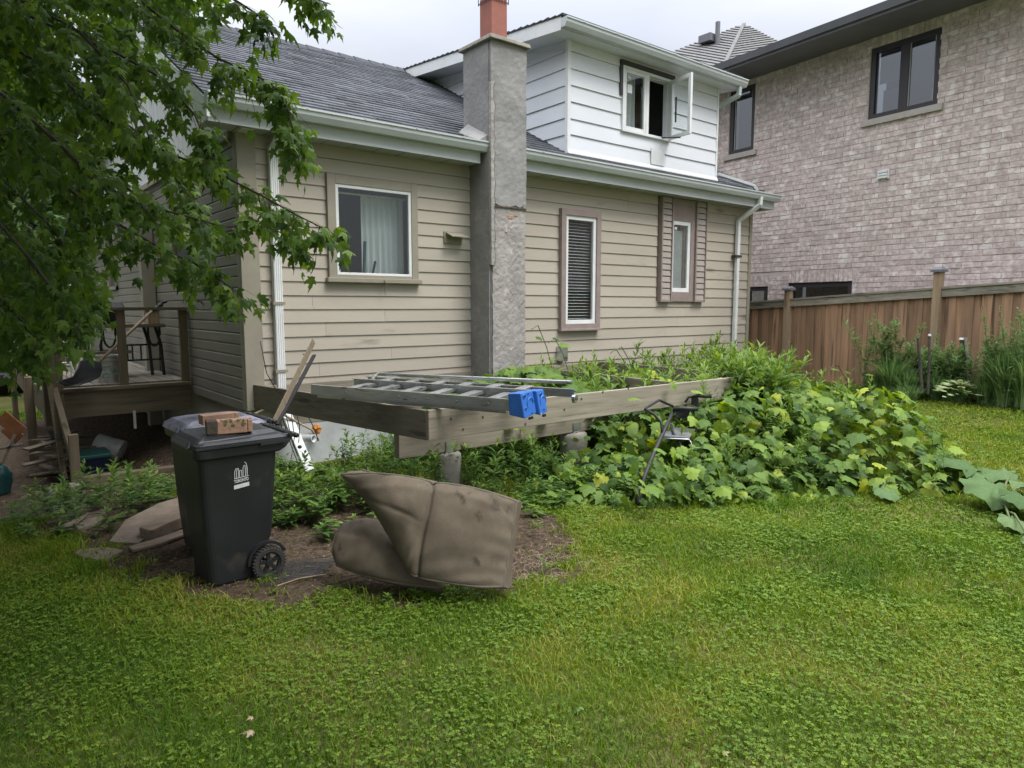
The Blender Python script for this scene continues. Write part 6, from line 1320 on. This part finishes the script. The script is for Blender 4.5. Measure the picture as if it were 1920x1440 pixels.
# ------------------------------------------------------------------ lawn
def in_view(x, y, m=1.25):
    lat = x*rt[0]+y*rt[1]; dp = x*sin(AZ)+y*cos(AZ); return (dp > .6) & (np.abs(lat) < dp*.74*m+.3), dp
DIRTa = np.array(DIRT); BEDa = np.array(BED)
def lawn_ok(x, y):
    d = sm(.5+np.where(inpoly(x, y, DIRTa), 1, -1)*edist(x, y, DIRTa)/.35-1.5*(vnoise(x, y, 4.2, 41)-.35)-1.0*(vnoise(x, y, 11, 42)-.5))
    keep = rng.random(len(x)) > d*.985
    keep &= ~((y > 7.3) & (x > .1) & (x < 2.4) & (y < 15.2)); keep &= ~((y > YW-.1) & (x > XC-.1)) & (x < 12.2)
    return keep
def scatter(dens, d0, d1, m=1.2):
    R_ = d1/.74+1; n = int(dens*(2*R_)**2*.5)
    x = rng.uniform(-2.5, R_+1, n*1); y = rng.uniform(-2.5, R_, n*1); dens_now = n/((R_+3.5)*(R_+2.5)); keepp = min(1, dens/dens_now)
    v, dp = in_view(x, y, m); k = v & (dp >= d0) & (dp < d1) & (rng.random(n) < keepp); x, y = x[k], y[k]; k = lawn_ok(x, y); return x[k], y[k]
def blades(x, y, h0, h1, w, tall=None):
    n = len(x); z = gh(x, y); a = rng.random(n)*2*pi; pt_ = vnoise(x, y, 1.6, 3)*.6+vnoise(x, y, 5, 4)*.4
    h = rng.uniform(h0, h1, n)*(.65+.7*pt_); 
    if tall is not None: h = h*tall
    ln = rng.uniform(.3, 1.3, n)*h; bx, by = np.cos(a)*ln, np.sin(a)*ln; b2 = a+rng.normal(0, 1, n); wx, wy = -np.sin(b2)*w, np.cos(b2)*w
    ww = rng.uniform(.6, 1.2, n); wx, wy = wx*ww, wy*ww
    V = np.empty((n, 5, 3)); V[:, 0] = np.stack([x-wx, y-wy, z-.004], 1); V[:, 1] = np.stack([x+wx, y+wy, z-.004], 1)
    V[:, 2] = np.stack([x+bx*.35-wx*.8, y+by*.35-wy*.8, z+h*.62], 1); V[:, 3] = np.stack([x+bx*.35+wx*.8, y+by*.35+wy*.8, z+h*.62], 1); V[:, 4] = np.stack([x+bx, y+by, z+h*.92], 1)
    T = (np.arange(n)*5)[:, None, None]+np.array([(0, 1, 3), (0, 3, 2), (2, 3, 4)])[None]
    dry = vnoise(x, y, .9, 11)*.55+vnoise(x, y, 3.6, 12)*.45
    t = np.clip(.22+1.15*(dry-.34)+rng.normal(0, .16, n)+.35*(rng.random(n) > .93), 0, 1); return V.reshape(-1, 3), T.reshape(-1, 3), np.repeat(t, 5)
parts = []
for dens, a, b, w in ((9000, .8, 3.4, .0022), (6200, 3.4, 5.2, .0030), (2800, 5.2, 8, .0045), (1100, 8, 13.5, .007)):
    x, y = scatter(dens, a, b); parts.append(blades(x, y, .022, .048, w))
# longer unmown grass along the edges of the soil and the vines
x, y = scatter(2400, 3.2, 9); e = np.minimum(edist(x, y, DIRTa), edist(x, y, np.array(VINE))); k = (e < .05+.2*rng.random(len(x))) & (vnoise(x, y, 3.1, 43) > .48); parts.append(blades(x[k], y[k], .04, .09, .003))
V, T, C = join(parts); tag(ob('grass', npmesh('grass', V, T, C, M['grass']), None), kind='stuff', label='short patchy lawn grass', cat='grass'); print('grass tris', len(T))
# clover and creeping leaves: flat little leaflets in drifts
CLV = (np.array([(0, 0, 0), (.5, .5, .06), (0, 1.05, .0), (-.5, .5, .06)]), np.array([(0, 1, 2), (0, 2, 3)]))
parts = []
for dens, a, b, s0, s1 in ((3000, .8, 3.6, .007, .014), (1900, 3.6, 6, .009, .017), (500, 6, 9, .012, .022)):
    x, y = scatter(dens, a, b); pr_ = vnoise(x, y, 1.1, 21)*.5+vnoise(x, y, 3.7, 22)*.5; k = rng.random(len(x)) < np.clip((pr_-.36)*3.2, .03, 1); x, y = x[k], y[k]; n = len(x)
    z = gh(x, y)+rng.uniform(.012, .040, n); a0 = rng.random(n)*2*pi; tn = np.clip(rng.normal(.5, .22, n), 0, 1); s = rng.uniform(s0, s1, n); tl = rng.normal(0, .35, (n, 3))+[0, 0, 1]
    for j in range(3):
        an = a0+j*2.09; R = frames(np.stack([np.cos(an), np.sin(an), rng.normal(.0, .15, n)], 1), tl)*s[:, None, None]; parts.append(inst(*CLV, R, np.stack([x, y, z], 1), tn))
npo('clover', parts, M['clover'], kind='stuff'); tag(bpy.data.objects['clover'], 'small clover leaves mixed into the lawn', 'clover')
# wood chips, dead leaves on the soil
n = 9000; lo = DIRTa.min(0); hi = DIRTa.max(0); x = rng.uniform(lo[0], hi[0], n); y = rng.uniform(lo[1]-.2, hi[1], n); k = inpoly(x, y, DIRTa); x, y = x[k], y[k]; n = len(x)
R = frames(rdir(n)*[1, 1, .25], rng.normal(0, .35, (n, 3))+[0, 0, 1])*(rng.uniform(.004, .015, n)*(1+1.5*(rng.random(n) > .96)))[:, None, None]
tag(npo('wood_chips', [inst(CLV[0]*[.9, 1.2, 1], CLV[1], R, np.stack([x, y, gh(x, y)+.006], 1), rng.random(n))], M['chip'], kind='stuff'), 'chips and crumbs on the bare soil', 'chips')
# pale tangled dead roots right of the cushion
mb = MB()
for k in range(150):
    c = onG(rng.normal(1010, 42), rng.normal(1062, 24)); a = rng.random()*6.3; p = [c+[0, 0, .01]]; 
    for j in range(5): a += rng.normal(0, .9); p.append(p[-1]+np.array([cos(a)*.018, sin(a)*.018, rng.normal(.006 if j < 2 else -.004, .008)]))
    mb.tube(p, .0014, 3, False)
tag(ob('dead_roots', mb, M['straw'], None, kind='stuff', smooth=True), 'tangle of pale dead roots beside the cushion', 'roots')
mb = MB()
for k in range(160):
    c = P(rng.uniform(1770, 1990), rng.normal(758, 3.5), 9.6); c[2] = float(gh(c[0], c[1]))+.012; a = rng.normal(.9, .5); mb.tube([c, c+[cos(a)*.09, sin(a)*.09, .01]], .006, 3, False)
tag(ob('straw', mb, M['straw'], None, kind='stuff'), 'dry straw along the fence bed edge', 'straw')
for (px, py, s, lab) in ((1085, 1340, .05, 'pale fallen leaf low in the lawn right of centre'), (468, 1385, .055, 'dry fallen leaf at the bottom left of the lawn'), (1650, 1135, .03, 'small tan fallen leaf in the right lawn'), (470, 1358, .03, 'small dry leaf above the bottom left one'), (1360, 1425, .03, 'whitish leaf at the bottom of the lawn')):
    g = onG(px, py); v, f = MAPLE; me = npmesh('fallen_leaf', (v-[0, .4, 0])*s, f, None, M['straw'] if s != .05 else M['leaf_hosta']); o = bpy.data.objects.new('fallen_leaf', me); COL.objects.link(o); o.location = g+[0, 0, .03]; o.rotation_euler = (rng.normal(.2, .3), rng.normal(0, .3), rng.random()*6); tag(o, lab, 'leaf')
# seedlings in front of the cushion
for (px, py, h, lab) in ((866, 1118, .11, 'tiny leafy seedling before the right half of the cushion'), (1010, 1010, .16, 'thin seedling at the right of the cushion'), (778, 1128, .07, 'smallest seedling before the middle of the cushion'), (728, 1135, .06, 'seedling at the soil edge before the left of the cushion'), (1020, 1075, .12, 'seedling among the dead roots')):
    g = onG(px, py); t = thing('seedling', g, lab, 'plant'); v, f, c, p = stalk(h, 9, .22, .045); ob('leaves', npmesh('leaves', v+g, f, c, M['leaf_weed']), None, t, kind='stuff'); s = stemtris([np.array(p)+g], .0018); ob('stem', npmesh('stem', s[0], s[1], s[2], M['stem']), None, t)

# ------------------------------------------------------------------ the maple whose branches hang in from the left
tree = thing('maple_tree', (-2.0, 3.6, 0), 'leafy maple whose low branches hang across the left side of the house', 'tree')
TB = Vector((-2.0, 3.6, -.05))
ob('trunk', MB().tube([TB, TB+Vector((.05, 0, 1.2)), TB+Vector((.1, .1, 2.6)), TB+Vector((.0, .2, 4.2)), TB+Vector((.1, .1, 6.0))], [.26, .21, .18, .14, .08], 12), M['bark'], tree, smooth=True)
br = [
    [(-60, 40, 5.2), (60, 110, 4.9), (120, 150, 4.8), (185, 215, 4.7), (260, 262, 4.6), (330, 292, 4.5), (420, 330, 4.4), (500, 372, 4.3), (560, 405, 4.2), (622, 436, 4.15)],
    [(-60, -90, 5.6), (120, -50, 5.2), (250, -10, 4.9), (330, 55, 4.7), (410, 110, 4.6), (480, 140, 4.5), (530, 175, 4.4), (548, 235, 4.35), (560, 290, 4.3)],
    [(-60, -20, 5.0), (100, 50, 4.6), (220, 100, 4.4), (310, 150, 4.3), (365, 215, 4.2), (400, 300, 4.15)],
    [(-80, 200, 5.0), (60, 300, 4.6), (150, 370, 4.5), (230, 425, 4.4), (310, 470, 4.3), (380, 500, 4.2), (440, 545, 4.1)],
    [(300, -120, 4.4), (380, -40, 4.3), (440, 0, 4.2), (480, 25, 4.2), (512, 50, 4.15)],
    [(430, -140, 4.2), (520, -50, 4.1), (570, -12, 4.1), (612, 6, 4.05)],
    [(-90, 320, 4.6), (0, 420, 4.3), (60, 490, 4.2), (110, 560, 4.15), (150, 610, 4.1)],
    [(-90, 460, 4.8), (-20, 540, 4.5), (40, 600, 4.4), (70, 650, 4.4)],
    [(-90, 100, 4.3), (20, 190, 4.1), (100, 260, 4.0), (170, 330, 4.0), (250, 380, 4.0), (330, 400, 4.0), (420, 425, 4.0), (500, 425, 4.1), (560, 450, 4.2)],
    [(-90, -60, 4.2), (40, 0, 4.0), (150, 60, 3.9), (240, 160, 3.9), (280, 260, 3.95)],
    [(-80, 0, 6.4), (60, 60, 6.2), (160, 170, 6.0), (260, 250, 5.8), (330, 330, 5.6), (380, 400, 5.5)],
    [(-90, 250, 6.2), (0, 330, 6.0), (90, 420, 5.8), (150, 500, 5.7), (180, 560, 5.6)],
    [(-90, 380, 6.6), (-20, 480, 6.4), (40, 560, 6.2), (90, 620, 6.1)],
    [(-70, 130, 5.8), (40, 200, 5.6), (120, 300, 5.5), (200, 330, 5.4), (300, 390, 5.3), (360, 450, 5.2)]]
LT = []; LD = []; LS = []; tw = []
def addleaf(p, d, s): LT.append(p); LD.append(d); LS.append(s)
for bi, b in enumerate(br):
    pts = [Vector(P(x, y, d)) for x, y, d in b]; n = len(pts)
    start = TB+Vector((.1, .1, min(5.2, max(2.4, pts[0].z+.2))))
    path = [start]+pts; ob('branch', MB().tube(path, [.026]+[.012*(1-.85*i/(n-1))+.0018 for i in range(n)], 6), M['twig'], tree, smooth=True)
    seg = 0; tot = sum((pts[i+1]-pts[i]).length for i in range(n-1)); m_ = int(tot*17)
    for k in range(m_):
        u = (k+rng.random())/m_*(n-1); i = min(int(u), n-2); f = u-i; p = pts[i].lerp(pts[i+1], f); fwd = (pts[i+1]-pts[i]).normalized()
        px_ = 960+F*((np.array(p)-CAM) @ rt)/((np.array(p)-CAM) @ fw)
        ln = rng.uniform(.12, .42)*(1.15 if px_ < 250 else .85)*(1-.45*u/(n-1)); side_ = rng.choice([-1, 1]); dr = (fwd*rng.uniform(.3, 1.0)+Vector((rt*side_*rng.uniform(.1, .7)+up*rng.uniform(-.6, .45)+fw*rng.uniform(-.6, .6)).tolist())).normalized()
        q = [p+dr*ln*t+Vector((0, 0, -.28*ln*t*t)) for t in (0, .35, .7, 1)]; tw.append(q)
        nl = int(4+ln*19)
        for j in range(nl):
            t = rng.uniform(.15, 1.02); c = p+dr*ln*t+Vector((0, 0, -.28*ln*t*t)); pet = rdir(1)[0]*.045; c2 = np.array(c)+pet+[0, 0, -.02]
            d = np.array(dr)*.45+pet*9+[0, 0, -.75]+rng.normal(0, .25, 3); addleaf(c2, d, rng.uniform(.055, .108))
# dense interior near the left edge and the shading crown out of the picture above
rg_ = []
while len(rg_) < 6600:
    x, y = rng.uniform(-260, 420), rng.uniform(-160, 690)
    lim = np.interp(y, [-160, 60, 130, 250, 450, 560, 640, 700], [520, 380, 290, 190, 160, 190, 150, 60])
    if x > lim+rng.normal(0, 22): continue
    if y > 110 and vnoise(np.array([x+400.]), np.array([y+400.]), .016, 5)[0] < .33: continue
    p = P(x, y, rng.uniform(4.6, 7.2) if y < 560 else rng.uniform(4.4, 6.2)); rg_.append(p); addleaf(p, rng.normal(0, .5, 3)+[.2, -.1, -.7], rng.uniform(.08, .125))
nn_ = len(LT); 
for k in range(900): addleaf(P(rng.uniform(-250, 420), rng.uniform(-260, -10), rng.uniform(4, 6.5)), rng.normal(0, .5, 3)+[.2, -.1, -.7], rng.uniform(.09, .13))
LT = np.array(LT); LD = np.array(LD); LS = np.array(LS); n = len(LT)
nrm = rng.normal(0, .5, (n, 3))+[0, -.45, .75]; RL = frames(LD, nrm)*LS[:, None, None]
zd = (LT-CAM) @ fw; pxl = 960+F*((LT-CAM) @ rt)/zd; pyl = 720-F*((LT-CAM) @ up)/zd
cand = np.where((pxl > 120) & (pyl > 0) & (pyl < 640))[0]; cand = cand[np.argsort(zd[cand])]; one = cand[::max(1, len(cand)//290)][:290]; oth = np.setdiff1d(np.arange(n), one)
ml = npmesh('leaf', MAPLE[0], MAPLE[1], None, M['leaf_maple1'])
for i in one:
    o = bpy.data.objects.new('leaf', ml); COL.objects.link(o); o.parent = tree; m = np.eye(4); m[:3, :3] = RL[i]; m[:3, 3] = LT[i]-np.array(tree.location); o.matrix_basis = Matrix(m.tolist())
tt = np.clip(rng.normal(.45, .2, len(oth)), 0, 1); npo('leaves', [inst(*MAPLE, RL[oth], LT[oth], tt)], M['leaf_maple'], tree, kind='stuff'); print('maple leaves', n)
s = stemtris([[tuple(q) for q in t_] for t_ in tw], .0035); ob('twigs', npmesh('twigs', s[0], s[1], None, M['twig']), None, tree, kind='stuff')
# crown over the foreground (out of the picture, it shades the left lawn and the bins)
nc = 25000; c = rdir(nc)*(rng.random(nc)**.4)[:, None]*[3.9, 4.6, 1.9]+[-1.5, 2.2, 6.0]
hd_ = np.hypot(c[:, 0], c[:, 1]); dpz = c[:, 0]*sin(AZ)+c[:, 1]*cos(AZ); k = (dpz < .5) | ((c[:, 2]-EYE) > dpz*.5+.25); c = c[k]; nc = len(c)
npo('crown', [inst(MAPLE_LO[0], MAPLE_LO[1], frames(rdir(nc)+[0, 0, -.5], rdir(nc)+[0, 0, 1.2])*rng.uniform(.16, .24, nc)[:, None, None], c, np.clip(rng.normal(.4, .2, nc), 0, 1))], M['leaf_maple'], tree, kind='stuff')
for k in range(7):
    a = k*.9; e = Vector((-1.0+2.6*cos(a), 1.6+2.6*sin(a), 5.7+.4*sin(3*a))); ob('branch', MB().tube([TB+Vector((.05, .15, 3.8)), (TB+Vector((0, .2, 5)))*.5+e*.5+Vector((0, 0, .3)), e], [.08, .05, .015], 7), M['bark'], tree, smooth=True)

# ------------------------------------------------------------------ trees far behind on the left and beyond
def bgtree(x, y, h, r, n, label, ls=.24, mat='leaf_far', z0=.28, name='tree'):
    g = -.35; t = thing(name, (x, y, g), label, 'tree', 'trees beyond the house')
    ob('trunk', MB().tube([(x, y, g-.1), (x+.1, y, g+h*.3), (x, y+.1, g+h*.6), (x, y, g+h*.9)], [r*.10, r*.075, r*.05, r*.015], 9), M['bark'], t, smooth=True)
    cs = rdir(26)*(rng.random(26)**.5)[:, None]*[r*.72, r*.72, h*(1-z0)*.38]+[x, y, g+h*(z0+(1-z0)*.52)]
    for c_ in cs[:9]: ob('limb', MB().tube([(x, y, g+h*rng.uniform(.25, .6)), tuple((c_+[x, y, g+h*.5])/2), tuple(c_)], [r*.035, r*.02, r*.006], 5), M['bark'], t)
    w = rng.integers(0, 26, n); p = cs[w]+rdir(n)*(rng.random(n)**.45)[:, None]*[r*.34, r*.34, h*.12]
    npo('crown', [inst(OVAL[0]*[1.3, 1, 1], OVAL[1], frames(rdir(n)+[0, 0, -.5], rdir(n)+[0, 0, .9])*rng.uniform(ls*.6, ls*1.2, n)[:, None, None], p, np.clip(rng.normal(.4, .2, n)+.12*(w % 3-1), 0, 1))], M[mat], t, kind='stuff')
bgtree(.9, 20.5, 9.0, 2.9, 7000, 'dark olive tree filling the gap left of the house', z0=.12)
bgtree(-2.5, 24, 11, 3.8, 5000, 'tall tree further back beyond the left edge'); bgtree(2.6, 30, 8.0, 3.0, 5000, 'tree across the street behind the porch', z0=.1); bgtree(-1.0, 17.2, 4.2, 1.6, 4200, 'bushy young tree beyond the porch', ls=.16, z0=.05)
bgtree(6.5, 34, 9, 4, 3000, 'tree behind the bungalow roof'); 
hd = thing('hedge', (.9, 18.5, -.35), 'low bushy hedge behind the porch at the street', 'hedge'); n = 5000; c = rng.uniform(0, 1, (n, 3))*[2.6, .9, 1.35]+[1.15, 18.2, -.3]; npo('foliage', [inst(*OVAL, frames(rdir(n), rdir(n)+[0, 0, .8])*rng.uniform(.08, .16, n)[:, None, None], c, np.clip(rng.normal(.5, .2, n), 0, 1))], M['leaf_far'], hd, kind='stuff'); ob('branches', MB().tube([(1.3, 18.6, -.4), (1.4, 18.6, .6)], .03, 6).tube([(2.4, 18.6, -.4), (2.3, 18.6, .6)], .03, 6), M['bark'], hd, kind='stuff')

bgtree(-6.5, 4.5, 12, 4.6, 12000, 'unseen broad tree added left of the yard for shade', ls=.4, z0=.08); bgtree(-7.5, 10.5, 12, 4.6, 12000, 'second unseen broad tree added behind it for shade', ls=.4, z0=.08); bgtree(-3.6, 8.5, 9.0, 3.3, 11000, 'leafy tree added left of the porch for shade, mostly beyond the picture edge', ls=.26, z0=.12); bgtree(-3.4, 13.5, 9.5, 3.3, 10000, 'second leafy tree added further back on the left for shade', ls=.26, z0=.12)  # trees added out of frame to block the sky and darken wall and porch

BB_ = [P(x, y, d)[:2] for x, y, d in ((1625, 735, 10.9), (1640, 752, 10.1), (1720, 758, 9.85), (1850, 760, 9.2), (1930, 760, 8.75), (2100, 760, 8.0), (2100, 740, 8.4), (1930, 745, 9.2), (1780, 745, 10.1), (1640, 720, 11.2))]
o = mass(BB_, 330, .16, .42, 'bed_weeds', M['leaf_fence'], dens=26, l0=.16, lw=.06); tag(o, 'low mixed weeds filling the bed along the fence', 'weeds')
for k in range(3): clump(1700+90*k, 757, 9.75, .3, 260, ('low grass spilling from the fence bed under the two thin stakes', 'low grass spilling from the bed under the hosta', 'low grass spilling from the bed right of the thick stake')[k], w=.012, spread=1.2)

# vine leaves in front of the walker's legs
for k in range(46):
    px = rng.uniform(1190, 1350); py = rng.uniform(835, 945); q = onY(px, py, 3.62+rng.uniform(-.12, .1)); s_ = rng.uniform(.07, .15)
    if q[2] < .04: continue
    o = bpy.data.objects.new('leaf', gl1); COL.objects.link(o); o.parent = vine
    R = frames(rng.normal(0, .5, (1, 3))+[0, -.5, -.4], rng.normal(0, .35, (1, 3))+[0, -.5, 1.])[0]*s_; m = np.eye(4); m[:3, :3] = R; m[:3, 3] = q-np.array(vine.location); o.matrix_basis = Matrix(m.tolist())
o = mass([(4.55, 3.8), (5.0, 3.55), (5.4, 3.5), (5.4, 3.85), (4.8, 4.15)], 26, .3, .6, 'weed_stalks', M['leaf_weed'], l0=.15, dens=34); tag(o, 'few weeds standing round the legs of the walker', 'weeds')
